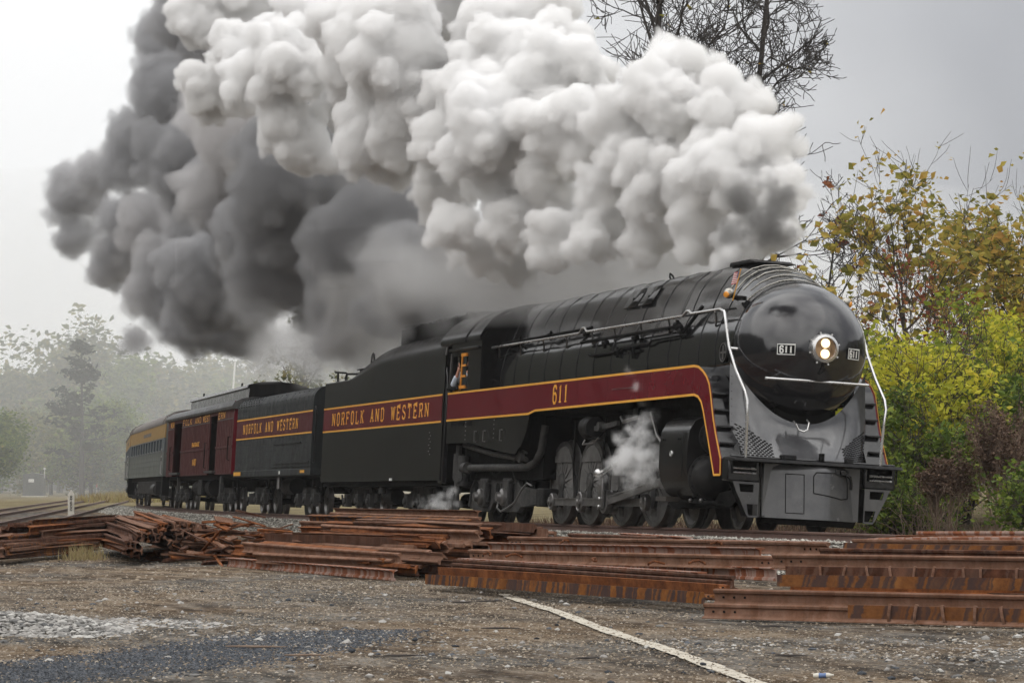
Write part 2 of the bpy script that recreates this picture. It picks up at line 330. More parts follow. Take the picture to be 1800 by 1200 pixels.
n.links.new(cb, b.inputs['Base Color']); b.inputs['Roughness'].default_value = .95; b.inputs['Specular IOR Level'].default_value = .04
bump(n, mathn(n, 'ADD', fine, mathn(n, 'MULTIPLY', vo.outputs['Distance'], -.7)), .9, .03, b); M['yard'] = mt
mt, n, b = newmat('meadow_soil'); c1 = ramp(n, noise(n, .5, 6, .65), [(.3, (.07, .055, .03)), (.5, (.16, .13, .07)), (.7, (.22, .19, .10))]); n.links.new(c1, b.inputs['Base Color']); b.inputs['Roughness'].default_value = .95; b.inputs['Specular IOR Level'].default_value = .05; M['soil'] = mt
mt, n, b = newmat('ballast_bed'); vo = n.nodes.new('ShaderNodeTexVoronoi'); vo.inputs['Scale'].default_value = 17; tcn = n.nodes.new('ShaderNodeTexCoord'); n.links.new(tcn.outputs['Object'], vo.inputs['Vector'])
c1 = ramp(n, vo.outputs['Color'], [(.1, (.09, .085, .075)), (.5, (.24, .225, .195)), (.9, (.42, .40, .35))])
c1 = mix(n, ramp(n, vo.outputs['Distance'], [(.3, (0, 0, 0)), (.6, (1, 1, 1))]), c1, (.05, .045, .04))
n.links.new(c1, b.inputs['Base Color']); b.inputs['Roughness'].default_value = .95; b.inputs['Specular IOR Level'].default_value = .05; bump(n, vo.outputs['Distance'], -.9, .05, b); M['ballast'] = mt
mt, n, b = newmat('worn_painted_line'); c1 = ramp(n, noise(n, 9, 6, .7), [(.38, (.16, .14, .11)), (.46, (.40, .36, .29)), (.7, (.50, .46, .38))]); n.links.new(c1, b.inputs['Base Color']); b.inputs['Roughness'].default_value = .85; bump(n, noise(n, 40, 3, .6), .5, .006, b); M['line'] = mt
mt, n, b = newmat('wooded_slope'); c1 = ramp(n, noise(n, .35, 7, .7), [(.3, (.018, .021, .015)), (.5, (.045, .048, .030)), (.7, (.075, .068, .045))]); n.links.new(c1, b.inputs['Base Color']); b.inputs['Roughness'].default_value = .95; bump(n, noise(n, .8, 5, .7), 1, 1.2, b); M['slope'] = mt
mt, n, b = newmat('branch_twig'); b.inputs['Base Color'].default_value = (.05, .035, .025, 1); M['twig'] = mt

# ------------------------------------------------------------------ lettering (slab-serif stroke letters in a .62 x 1 cell)
GLY = {
 'N': ([(.06, 0), (.06, 1)], [(.06, 1), (.56, 0)], [(.56, 0), (.56, 1)], [(-.03, 0), (.15, 0)], [(-.03, 1), (.12, 1)], [(.47, 1), (.65, 1)]),
 'O': ([(.2, 0), (.42, 0), (.54, .14), (.54, .86), (.42, 1), (.2, 1), (.08, .86), (.08, .14), (.2, 0)],),
 'R': ([(.1, 0), (.1, 1), (.42, 1), (.54, .9), (.54, .6), (.42, .5), (.1, .5)], [(.34, .5), (.56, 0)], [(0, 0), (.2, 0)], [(.48, 0), (.64, 0)], [(0, 1), (.2, 1)]),
 'F': ([(.1, 0), (.1, 1), (.56, 1), (.56, .8)], [(.1, .52), (.4, .52)], [(.4, .42), (.4, .62)], [(0, 0), (.22, 0)], [(0, 1), (.2, 1)]),
 'L': ([(.1, 1), (.1, 0), (.56, 0), (.56, .22)], [(0, 1), (.22, 1)], [(0, 0), (.2, 0)]),
 'K': ([(.1, 0), (.1, 1)], [(.54, 1), (.12, .42)], [(.26, .6), (.56, 0)], [(0, 0), (.2, 0)], [(0, 1), (.2, 1)], [(.46, 1), (.62, 1)], [(.48, 0), (.64, 0)]),
 'A': ([(.06, 0), (.31, 1)], [(.31, 1), (.56, 0)], [(.14, .32), (.48, .32)], [(-.03, 0), (.15, 0)], [(.47, 0), (.65, 0)]),
 'D': ([(.1, 0), (.1, 1), (.4, 1), (.54, .84), (.54, .16), (.4, 0), (.1, 0)], [(0, 0), (.2, 0)], [(0, 1), (.2, 1)]),
 'W': ([(.0, 1), (.16, 0)], [(.16, 0), (.30, .95)], [(.30, .95), (.46, 0)], [(.46, 0), (.62, 1)], [(-.08, 1), (.1, 1)], [(.52, 1), (.70, 1)]),
 'E': ([(.56, .8), (.56, 1), (.1, 1), (.1, 0), (.56, 0), (.56, .2)], [(.1, .52), (.4, .52)], [(.4, .42), (.4, .62)], [(0, 0), (.2, 0)], [(0, 1), (.2, 1)]),
 'S': ([(.54, .76), (.54, .88), (.42, 1), (.2, 1), (.08, .86), (.08, .66), (.2, .54), (.42, .46), (.54, .34), (.54, .14), (.42, 0), (.2, 0), (.08, .12), (.08, .26)], [(.08, 0), (.08, .22)], [(.54, .78), (.54, 1)]),
 'T': ([(.04, .78), (.04, 1), (.58, 1), (.58, .78)], [(.31, 1), (.31, 0)], [(.2, 0), (.42, 0)]),
 '6': ([(.52, .78), (.52, .88), (.42, 1), (.2, 1), (.08, .86), (.08, .14), (.2, 0), (.42, 0), (.54, .14), (.54, .42), (.42, .56), (.2, .56), (.08, .46)],),
 '1': ([(.2, .84), (.31, 1), (.31, 0)], [(.16, 0), (.46, 0)]),
 'B': ([(.1, 0), (.1, 1), (.42, 1), (.52, .9), (.52, .62), (.42, .52), (.1, .52)], [(.42, .52), (.55, .42), (.55, .12), (.42, 0), (.1, 0)]),
 'G': ([(.54, .76), (.54, .88), (.42, 1), (.2, 1), (.08, .86), (.08, .14), (.2, 0), (.42, 0), (.54, .14), (.54, .46), (.34, .46)],),
 'X': ([(.06, 0), (.56, 1)], [(.06, 1), (.56, 0)]), 'P': ([(.1, 0), (.1, 1), (.42, 1), (.54, .88), (.54, .6), (.42, .48), (.1, .48)],),
 '0': ([(.2, 0), (.42, 0), (.54, .14), (.54, .86), (.42, 1), (.2, 1), (.08, .86), (.08, .14), (.2, 0)],),
 '5': ([(.52, 1), (.1, 1), (.1, .56), (.42, .56), (.54, .44), (.54, .14), (.42, 0), (.2, 0), (.08, .12)],),
 '7': ([(.06, 1), (.56, 1), (.26, 0)],), 'M': ([(.06, 0), (.06, 1)], [(.06, 1), (.31, .3)], [(.31, .3), (.56, 1)], [(.56, 1), (.56, 0)]), 'I': ([(.31, 0), (.31, 1)],), '3': ([(.1, .9), (.2, 1), (.42, 1), (.54, .88), (.54, .64), (.4, .52), (.54, .4), (.54, .12), (.42, 0), (.2, 0), (.08, .1)],),
 '4': ([(.42, 0), (.42, 1), (.06, .3), (.58, .3)],), '-': ([(.1, .5), (.5, .5)],),
}
def letters(mb, text, x0, x1, z0, h, o, ax, ay, az, stroke=.15, wide=None, depth=.006):
    """text between x0 and x1 along ax, base at z0 along ay"""
    n_ = len(text); pitch = (x1 - x0) / max(1, n_); w = wide or pitch * .8
    for i, ch in enumerate(text):
        for k, s in enumerate(GLY.get(ch, ())):
            pts = [(x0 + i * pitch + (pitch - w) / 2 + p[0] / .62 * w, z0 + p[1] * h) for p in s]
            t = stroke * h
            if len(s) == 2 and s[0][1] == s[1][1] and s[0][1] in (0, 1) and len(GLY[ch]) > 1:
                t *= .62
                pts = [(p[0], p[1] + (t / 2 if s[0][1] == 0 else -t / 2)) for p in pts]
            mb.ribbon(pts, t, o, ax, ay, az, depth + .0006 * k)
X3, Y3, Z3 = Vector((1, 0, 0)), Vector((0, 1, 0)), Vector((0, 0, 1))

def letter_parts(text, x0, x1, z0, h, o, ax, ay, az, stroke, wide, depth, mat, parent, name='letter'):
    """each character its own small part"""
    pitch = (x1 - x0) / len(text)
    for i, ch in enumerate(text):
        if ch == ' ': continue
        mb = MB(); letters(mb, ch, x0 + i * pitch, x0 + (i + 1) * pitch, z0, h, o, ax, ay, az, stroke, wide, depth); mb.build(name, mat, parent, smooth=0, fix=False)
# ------------------------------------------------------------------ track path: curve with superelevation, falling away from the camera
PHI, GR = .063, .0055
SC, RC = 9.98, 615.0
def path(t):
    if t < SC: x, y, h = -t, 0.0, 0.0
    else:
        a = (t - SC) / RC; x = -SC - RC * math.sin(a); y = RC * (1 - math.cos(a)); h = a
    return Vector((x, y, -GR * t)), h
def track_frame(t):
    P, h = path(t); fw = Vector((math.cos(h), -math.sin(h), GR)).normalized()
    side = Z3.cross(fw).normalized(); up = fw.cross(side)
    return P, fw, side * math.cos(PHI) - up * math.sin(PHI), up * math.cos(PHI) + side * math.sin(PHI)
def tp(t, lat, h):
    P, fw, s, u = track_frame(t); return P + s * lat + u * h
def car_matrix(t0, L):
    A, _ = path(t0 + .14 * L); B, _ = path(t0 + .86 * L)
    fw = (A - B).normalized(); O = A + fw * (.14 * L)
    side = Z3.cross(fw).normalized(); up = fw.cross(side)
    s2 = side * math.cos(PHI) - up * math.sin(PHI); u2 = up * math.cos(PHI) + side * math.sin(PHI)
    mm = Matrix((fw, s2, u2)).transposed().to_4x4(); mm.translation = O; return mm

# ================================================================== LOCOMOTIVE (x forward, -y towards the yard, z up from rail top)
loco = empty('steam_locomotive', label='streamlined black steam locomotive with bullet nose and maroon stripe', cat='locomotive')
P_, fw_, s_, u_ = track_frame(0); mm = Matrix((fw_, s_, u_)).transposed().to_4x4(); mm.translation = P_; loco.matrix_world = mm
NC, NR = -1.40, 1.25     # nose sphere centre x, radius
ZC = 3.28
# --- boiler casing: loft from the round nose joint to the skyline casing
half = [(1.24, 2.78), (1.265, 2.92), (1.275, 3.28), (1.23, 3.62), (1.13, 3.90), (1.05, 4.03), (1.00, 4.2), (.90, 4.46), (.75, 4.72), (.52, 4.92), (.27, 5.01), (0, 5.035)]
circ = [(1.27 * math.cos(a), ZC + 1.27 * math.sin(a)) for a in (-1.0, -.5, 0, .28, .5, .63, .76, .95, 1.13, 1.3, 1.44, math.pi / 2)]
circ[0] = (1.05, 2.2); circ[1] = (1.2, 2.75)
def section(w):
    hs = [(a[0] * (1 - w) + b[0] * w, a[1] * (1 - w) + b[1] * w) for a, b in zip(circ, half)]
    return [(-y, z) for y, z in hs] + [(y, z) for y, z in reversed(hs[:-1])]
SX = [(-1.40, 0), (-1.55, .12), (-1.8, .33), (-2.1, .55), (-2.5, .76), (-3.0, .91), (-3.5, .98), (-4.0, 1)] + [(-4.0 - .8 * k, 1) for k in range(1, 17)]
rows = [section(w) for _, w in SX]
mb = MB(); nsec = len(rows[0])
def warp(x, y, z):   # hand-beaten casing sheets: slight dents
    if z < 3.9 or x > -4: return (x, y, z)
    a = .018 * math.sin(x * 2.1 + 1.3 * z) * math.sin(z * 5 + x) ; return (x, y * (1 + a), z)
fine = []
for (x, w), r in zip(SX, rows):
    fine.append([warp(x, y, z) for y, z in r])
mb.v = [p for r in fine for p in r]
mb.f = [(i * nsec + k, i * nsec + k + 1, (i + 1) * nsec + k + 1, (i + 1) * nsec + k) for i in range(len(SX) - 1) for k in range(nsec - 1)]
mb.build('boiler_casing', M['sheet'], loco, smooth=28)
# jacket bands and sheet seams: raised rings on the casing
for x in (-2.25, -3.1, -4.15, -4.75, -5.9, -7.0, -8.1, -9.2, -10.3, -11.4, -12.5, -13.6, -14.7, -15.7):
    w = np.interp(-x, [1.4, 1.8, 2.1, 2.5, 3, 3.5, 4], [0, .33, .55, .76, .91, .98, 1]); sec = section(w)
    mb = MB(); V = []
    for dx in (-.011, .011):
        V += [(x + dx, y * 1.003, ZC + (z - ZC) * 1.003) for y, z in sec if z > 2.5]
    k = len(V) // 2; mb.add(V, [(i, i + 1, k + i + 1, k + i) for i in range(k - 1)])
    o = mb.build('jacket_band', M['gloss'], loco, smooth=30, fix=False); sm = o.modifiers.new('t', 'SOLIDIFY'); sm.thickness = .008
# rivet line along the casing shoulder, both sides
mb = MB()
for s in (-1, 1):
    for k in range(150):
        x = -1.9 - k * .093
        w = np.interp(-x, [1.4, 1.8, 2.1, 2.5, 3, 3.5, 4], [0, .33, .55, .76, .91, .98, 1]); y, z = [a * (1 - w) + b * w for a, b in zip(circ[5], half[5])]
        mb.cyl((x, s * (y + .002), z), (x, s * (y + .022), z + .012), .016, .012, 5)
mb.build('rivets', M['dark'], loco, kind='stuff')
# inspection hatches on the casing
for x in (-8.35, -7.45):
    mb = MB(); V = [(x + dx, -y, z) for dx in (0, .75) for y, z in ((.975, 4.40), (.745, 4.785))]
    mb.add(V, [(0, 1, 3, 2)]); o = mb.build('hatch_cover', M['sheet'], loco, fix=False); s = o.modifiers.new('t', 'SOLIDIFY'); s.thickness = .03; s.offset = 0
    MB().ball((x + .37, -.885, 4.58), .03, 5).build('hatch_knob', M['dark'], o)
# roof fittings
MB().tube([(-8.35, .05, 5.0), (-8.38, .0, 5.14), (-8.3, -.02, 5.19), (-8.2, 0, 5.14), (-8.15, .05, 5.0)], .02, 6).build('lifting_eye', M['dull'], loco)
mb = MB(); mb.prism([(-3.95, 0), (-3.9, .075), (-2.9, .075), (-2.6, 0)], (0, -.42, 4.985), X3, Z3, Y3, .84); mb.build('stack_rim', M['dull'], loco, bevel=.02)
mb = MB(); mb.cyl((-3.4, 0, 4.9), (-3.4, 0, 5.075), .36, .36, 20); mb.build('smoke_stack', M['dark'], loco)
# chrome strips round the hood
for k in range(5):
    t = .16 + .155 * k; x = -1.5 - .27 * k; w = np.interp(-x, [1.4, 1.55, 1.8, 2.1, 2.5, 3], [0, .12, .33, .55, .76, .91])
    pts = []
    for y, z in section(w):
        ang = math.degrees(math.atan2(y, z - ZC))
        if abs(ang) < 47 - k * 2.5: pts.append((x - .10 * (abs(ang) / 47) ** 2, y * 1.012, ZC + (z - ZC) * 1.012))
    MB().tube(pts, .0105, 6).build('trim_strip', M['chrome'], loco)
# --- nose
def nosept(a, b):   # a: angle off the x axis, b: around
    return (NC + NR * math.cos(a), NR * math.sin(a) * math.cos(b), ZC + NR * math.sin(a) * math.sin(b))
mb = MB(); mb.grid(lambda u, v: nosept(u * math.pi / 2, v * 2 * math.pi), 20, 64)
mb.build('nose_cone', M['nose'], loco, smooth=50)
MB().tube([nosept(math.pi / 2 - .01, k * math.pi / 24) for k in range(49)], .009, 6).build('nose_joint_ring', M['gloss'], loco)
# --- apron under the nose: ploughs forward and down to the pilot deck
def apron(u, v):    # u across -1..1, v down 0..1
    s = u * 2 - 1; y = 1.33 * s
    xt = NC + .62 * math.sqrt(max(0, 1 - (abs(s) * .93) ** 2.0)) - .12; zt = 3.0 - 1.05 * (1 - abs(s) ** 2.2)
    xb = -.42 - .62 * abs(s) ** 2.6; zb = 1.27
    e = v ** 1.0; z = zt + (zb - zt) * v; x = xt + (xb - xt) * (v ** 1.6)
    return (x, y, z)
mb = MB(); mb.grid(apron, 32, 16); mb.build('front_apron', M['apron'], loco, smooth=60)
for s in (-1, 1):
    mb = MB()     # raised dark bars, painted shade for ventilation slots in the lower corner of the apron
    for r_ in range(13):
        for c in range(9):
            if r_ + c * .6 > 14.5: continue
            uu = .5 + s * (.475 - c * .024 - (r_ % 2) * .012); vv = .98 - r_ * .030
            if vv < .5 + .012 * c: continue
            p = Vector(apron(uu, vv)); q = Vector(apron(uu - s * .015, vv)); p.x += .006; q.x += .006
            p.y += 0; mb.bar(p, q, .012, .02)
    mb.build('vent_shade_bars', M['dark'], loco, kind='stuff')
    mb = MB()
    for k in range(12):
        p = apron(.5 + s * .497, .06 + k * .08); mb.ball((p[0] + .01, p[1] - s * .03, p[2]), .016, 4)
    mb.build('apron_rivets', M['gloss'], loco, kind='stuff')
# hook (curved air pipe) on the apron
p = apron(.42, .50)
MB().tube([(p[0] + .02, -.27, 1.98), (p[0] + .12, -.27, 1.93), (p[0] + .14, -.22, 1.83), (p[0] + .15, -.13, 1.80), (p[0] + .14, -.05, 1.84), (p[0] + .12, -.02, 1.97), (p[0] + .02, -.02, 2.02)], .016, 6).build('air_pipe_hook', M['steel'], loco)
# --- headlight
h = MB(); h.lathe([(.0, -.1), (.27, -.1), (.275, .04), (.25, .10), (.205, .115), (.2, .07), (.0, .065)], (-.16, 0, ZC), X3, 28); hl = h.build('headlight', M['steel'], loco, smooth=40)
MB().lathe([(0, 0), (.198, 0)], (-.09, 0, ZC), X3, 24).build('reflector', M['reflector'], hl)
for dz in (.095, -.095):
    MB().lathe([(.085, 0), (.08, .025), (.05, .04), (0, .045)], (-.088, 0, ZC + dz), X3, 16).build('lamp', M['lamp'], hl)
mb = MB()
for k in range(8):
    a = k * math.pi / 4 + .3; mb.bar((-.13, .25 * math.cos(a), ZC + .25 * math.sin(a)), (-.13, .305 * math.cos(a), ZC + .305 * math.sin(a)), .035, .03)
mb.build('clamp_lugs', M['steel'], hl)
MB().tube([(-.16, 0, ZC - .27), (-.13, .02, ZC - .36), (-.16, -.01, ZC - .43), (-.22, -.05, ZC - .45)], .014, 6).build('cable', M['dull'], hl)
# --- number boards
for s in (-1, 1):
    az = s * rad(31); nrm = Vector((math.cos(az), math.sin(az), -.03)).normalized(); ax = Vector((-math.sin(az), math.cos(az), 0)); ay = nrm.cross(ax)
    c = Vector((NC, 0, ZC - .01)) + nrm * (NR + .005); mb = MB()
    mb.prism([(-.165, -.095), (.165, -.095), (.165, .095), (-.165, .095)], c - nrm * .04, ax, ay, nrm, .05)
    nb = mb.build('number_board', M['dark'], loco)
    mb = MB(); mb.ribbon([(-.158, -.09), (.158, -.09), (.158, .09), (-.158, .09), (-.158, -.095)], .014, c + nrm * .008, ax, ay, nrm, .008); mb.build('board_rim', M['white'], nb)
    letter_parts('611', -.125, .125, -.06, .12, c + nrm * .010, ax, ay, nrm, .2, .072, .005, M['white'], nb, 'numeral')
# --- nose handrail
mb = MB(); ys = [-1.0 + k * .2 for k in range(11)]
bar_pts = [(-.42 + .10 * math.cos(y * 1.2), y, 2.70) for y in ys]
MB().tube(bar_pts, .026, 8).build('nose_handrail', M['steel'], loco)
for y in (-.80, 0, .80):
    x = -.42 + .10 * math.cos(y * 1.2); xs = NC + math.sqrt(max(.01, NR ** 2 - y * y - .58 ** 2))
    MB().cyl((xs - .02, y, 2.72), (x, y, 2.70), .018, .018, 6).build('handrail_stanchion', M['steel'], loco)
# --- side skirts with stripe, gold edging and numerals
outer = [(-18.78, 2.95), (-2.32, 2.95), (-2.1, 2.925), (-1.86, 2.84), (-1.66, 2.73), (-1.52, 2.60), (-1.42, 2.42), (-1.34, 2.22), (-1.22, 1.95), (-1.04, 1.64), (-.77, 1.24), (-.74, .94)]
inner = [(-18.78, 2.32), (-12.36, 2.32), (-11.9, 2.38), (-2.26, 2.42), (-2.05, 2.38), (-1.88, 2.28), (-1.75, 2.12), (-1.62, 1.90), (-1.50, 1.70), (-1.38, 1.50), (-1.06, .94)]
for s in (-1, 1):
    d = Y3 * s
    mb = MB(); mb.prism(outer + inner[::-1], (0, s * 1.60, 0), X3, Z3, d, .03); sk = mb.build('side_skirt', M['maroon'], loco, smooth=0)
    for pl in (outer, inner):
        sgn = -.022 if pl is outer else .022
        pts = [(x, z + (sgn if i < 2 else 0)) for i, (x, z) in enumerate(pl)]
        mb = MB(); mb.ribbon(pl, .045, (0, s * 1.629, 0), X3, Z3, d, .005); mb.build('gold_edging', M['gold'], sk, smooth=0, fix=False)
    mb = MB(); mb.ribbon([(-1.06, .945), (-.74, .945)], .04, (0, s * 1.629, 0), X3, Z3, d, .005); mb.build('gold_edging', M['gold'], sk, smooth=0, fix=False)
    letter_parts('611', *((-10.75, -9.65) if s < 0 else (9.65, 10.75)), 2.50, .36, (0, s * 1.629, 0), -X3 * s, Z3, d, .15, .27, .006, M['gold'], sk, 'numeral')
    # sheet seams and small fittings on the skirt
    mb = MB()
    for x in (-12.0, -9.05, -7.2, -5.1, -2.3, -14.6): mb.box(x - .006, x + .006, s * 1.628 - .002, s * 1.628 + .004, 2.45, 2.93)
    mb.build('sheet_seam', M['maroon2'], sk, smooth=0)
    mb = MB(); mb.box(-6.9, -5.6, s * 1.634 - .004, s * 1.634 + .004, 2.66, 2.672); mb.build('grab_bar', M['rod'], sk, smooth=0)
    # lower firebox skirt (black) below the stripe
    low = [(-18.8, 2.32), (-12.36, 2.32), (-12.45, 2.1), (-12.62, 1.85), (-12.85, 1.66), (-13.3, 1.47), (-13.8, 1.49), (-17.0, 1.78), (-18.8, 1.78)]
    mb = MB(); mb.prism(low, (0, s * 1.575, 0), X3, Z3, d, .03); ls = mb.build('firebox_skirt', M['satin'], loco, smooth=0)
    mb = MB()
    for x in (-18.45, -17.15):
        w = 1.1 if x < -18 else .4
        mb.box(x, x + w, s * 1.604 - .01, s * 1.604 + .006, 2.16, 2.27)
    mb.build('step_slot', M['dark'], ls, smooth=0)
    mb = MB()
    for x in (-17.2, -14.95):
        for k in range(10): mb.ball((x, s * 1.607, 1.85 + k * .1), .014, 4)
    for x in (-16.3, -15.6, -14.3): mb.tube([(x, s * 1.60, 2.02), (x, s * 1.66, 2.02), (x, s * 1.66, 1.78), (x, s * 1.60, 1.78)], .012, 5)
    mb.build('grab_iron', M['rod'], ls)
    # running-board shelf between skirt and boiler
    mb = MB(); mb.box(-18.7, -2.4, min(s * 1.2, s * 1.6), max(s * 1.2, s * 1.6), 2.88, 2.944); mb.build('running_board', M['gloss'], loco, smooth=0)
    # curved front face with step treads, from the skirt's edge back to the apron
    c0 = outer[1:-1]; mb = MB()
    mb.v = [(x - .004, s * y, z) for x, z in c0 for y in (1.598, 1.22)]
    mb.f = [(2 * i, 2 * i + 1, 2 * i + 3, 2 * i + 2) for i in range(len(c0) - 1)]
    sf = mb.build('step_front', M['gloss'], loco, smooth=40, fix=False)
    for z, x in ((2.42, -1.40), (2.12, -1.28), (1.82, -1.12), (1.52, -.95)):
        mb = MB(); mb.box(x - .02, x + .07, min(s * 1.30, s * 1.585), max(s * 1.30, s * 1.585), z - .02, z + .02); mb.build('step_tread', M['gloss'], sf, bevel=.008)
# --- front steps and buffer boxes on both sides of the pilot
def pil(u, v):  # shallow bowed pilot face
    y = (u * 2 - 1) * .93; z = .23 + .97 * v
    x = .02 - .36 * abs((y - .13) / .93) ** 1.45 - (.28 * max(0, y - .13)) - .10 * v - .10 * max(0, v - .93) / .07
    return (x, y, z)
mb = MB(); mb.grid(pil, 24, 16); nv = len(mb.v)
mb.box(-.9, -.42, -.925, .925, .24, 1.19)
mb.add([pil(0, 0), pil(0, 1), (-.5, -.93, .23), (-.5, -.93, 1.2), pil(1, 0), pil(1, 1), (-.5, .93, .23), (-.5, .93, 1.2)], [(0, 1, 3, 2), (4, 5, 7, 6)])
top = [pil(k / 24, 1) for k in range(25)]
mb.add(top + [(-.55, .93, 1.2), (-.55, -.93, 1.2)], [tuple(range(27))])
mb.build('pilot', M['satin_g'] if 'satin_g' in M else M['nose'], loco, smooth=45)
mb = MB(); mb.grid(lambda u, v: (pil(u, 0)[0] - .03 - .1 * (1 - v), (u * 2 - 1) * .93, .12 + .115 * v), 20, 2); mb.build('pilot_toe', M['dark'], loco)
def outline(name, pts, mat, t=.012):
    mb = MB(); q = []
    for (y0, z0), (y1, z1) in zip(pts[:-1], pts[1:]):
        for k in range(6):
            y = y0 + (y1 - y0) * k / 5; z = z0 + (z1 - z0) * k / 5; p = pil((y / .93 + 1) / 2, (z - .23) / .97); q.append((p[0] + .004, p[1], p[2]))
    mb.tube(q, t, 5); return mb.build(name, mat, loco)
outline('panel_door', [(-.56, .33), (-.56, 1.02), (-.26, 1.02), (-.26, .33), (-.56, .33)], M['dark'], .008)
outline('coupler_door', [(-.10, .70), (-.10, 1.0), (-.05, 1.07), (.45, 1.08), (.62, 1.03), (.66, .9), (.66, .64), (.5, .62), (-.10, .70)], M['dark'], .010)
mb = MB(); p = pil(.72, .9); mb.box(p[0] - .01, p[0] + .05, .34, .43, 1.06, 1.15); mb.box(p[0] - .03, p[0] + .05, .45, .55, 1.05, 1.14); mb.tube([(p[0] + .01, .56, 1.06), (p[0] - .02, .66, 1.02), (p[0] - .06, .70, .92), (p[0] - .06, .70, .8)], .03, 6); mb.build('door_hinge', M['gloss'], loco, bevel=.01)
mb = MB(); mb.prism([(-.66, 1.27), (-.5, 1.275), (-.14, 1.26), (-.08, 1.20), (-.66, 1.20)], (0, -1.62, 0), X3, Z3, Y3, 3.24); mb.build('pilot_deck', M['dull'], loco, bevel=.015)
MB().tube([(-.40, y, 1.285) for y in (-1.58, -.8, 0, .8, 1.58)], .022, 6).build('deck_rail', M['gloss'], loco)
mb = MB(); mb.box(-.50, -.28, -.62, -.36, 1.27, 1.36); mb.build('deck_bracket', M['dull'], loco, bevel=.02)
mb = MB(); mb.box(-.40, -.28, .10, .17, 1.27, 1.42); mb.build('deck_bracket', M['dark'], loco, bevel=.01)
mb = MB(); mb.box(-.46, -.30, .62, .74, 1.27, 1.36); mb.build('deck_bracket', M['dull'], loco, bevel=.01)
for s in (-1, 1):
    b = s * 1.0; e = s * 1.62; y0, y1 = min(b, e), max(b, e)
    mb = MB(); mb.box(-.72, -.40, y0, y1, .84, 1.26); sb = mb.build('step_box', M['gloss'], loco, bevel=.03)
    mb = MB(); mb.box(-.395, -.37, y0 + .07, y1 - .09, .98, 1.20); mb.build('step_recess', M['dark'], sb, smooth=0)
    for z, r in ((1.075, .022), (.995, .016)):
        MB().cyl((-.355, y0 + .09, z), (-.355, y1 - .1, z), r, r, 8).build('step_rung', M['steel'], sb)
    MB().tube([(-.36, y0 + .02, 1.215), (-.33, y0 + .1, 1.235), (-.33, y1 - .05, 1.235), (-.36, y1 - .005, 1.2), (-.38, y1, .95)], .018, 6).build('step_grab', M['gloss'], sb)
    # slanted step plate with two openings (built as bars round the holes)
    xA = -.41; oy = s
    def sp(y, z): return (oy * y, z)
    mb = MB(); A = Vector((xA, 0, 0)); az = Vector((.03, 0, 0))
    quads = [[(1.02, .84), (1.52, .84), (1.50, .80), (1.02, .80)], [(1.02, .80), (1.12, .80), (1.12, .66), (1.02, .66)], [(1.40, .80), (1.50, .80), (1.44, .66), (1.37, .66)],
             [(1.02, .66), (1.44, .66), (1.33, .45), (1.02, .45)], [(1.24, .45), (1.33, .45), (1.23, .25), (1.20, .25)], [(1.02, .25), (1.23, .25), (1.20, .215), (1.02, .215)], [(1.02, .45), (1.035, .45), (1.035, .25), (1.02, .25)]]
    for q in quads:
        mb.prism([(oy * y, z) for y, z in q], A, Y3, Z3, X3, .025)
    mb.build('step_plate', M['satin_g'], loco, smooth=0)
    mb = MB(); mb.prism([(oy * y, z) for y, z in [(1.02, .84), (1.50, .82), (1.22, .23), (1.02, .23)]], (xA - .25, 0, 0), Y3, Z3, X3, .02); mb.build('step_back', M['dark'], loco, smooth=0)
# --- front handrails rising from the deck and running back along the boiler
for s in (-1, 1):
    pts = [(-.40, s * 1.30, 1.27), (-.36, s * 1.32, 2.0), (-.34, s * 1.34, 2.28), (-.44, s * 1.35, 2.45), (-.92, s * 1.36, 2.86), (-1.30, s * 1.36, 3.28), (-1.58, s * 1.34, 3.76), (-1.72, s * 1.32, 3.94), (-1.98, s * 1.31, 4.0), (-3.45, s * 1.31, 4.0), (-3.6, s * 1.31, 4.06), (-3.72, s * 1.31, 4.06), (-3.9, s * 1.32, 3.98), (-9.55, s * 1.33, 3.97), (-9.72, s * 1.33, 4.06), (-9.85, s * 1.33, 4.06), (-10.05, s * 1.33, 3.96), (-16.5, s * 1.34, 3.95)]
    MB().tube(pts, .027, 8).build('boiler_handrail', M['steel'], loco)
    for x in (-2.2, -4.7, -6.3, -7.9, -9.3, -11.0, -12.6, -14.3, -15.9):
        MB().tube([(x, s * 1.32, 3.97), (x - .12, s * 1.24, 3.86), (x - .25, s * 1.20, 3.72)], .02, 6).build('handrail_bracket', M['rod'], loco)
    MB().cyl((-1.30, s * 1.36, 3.25), (-1.22, s * 1.22, 3.24), .03, .03, 8).build('handrail_stanchion', M['steel'], loco)
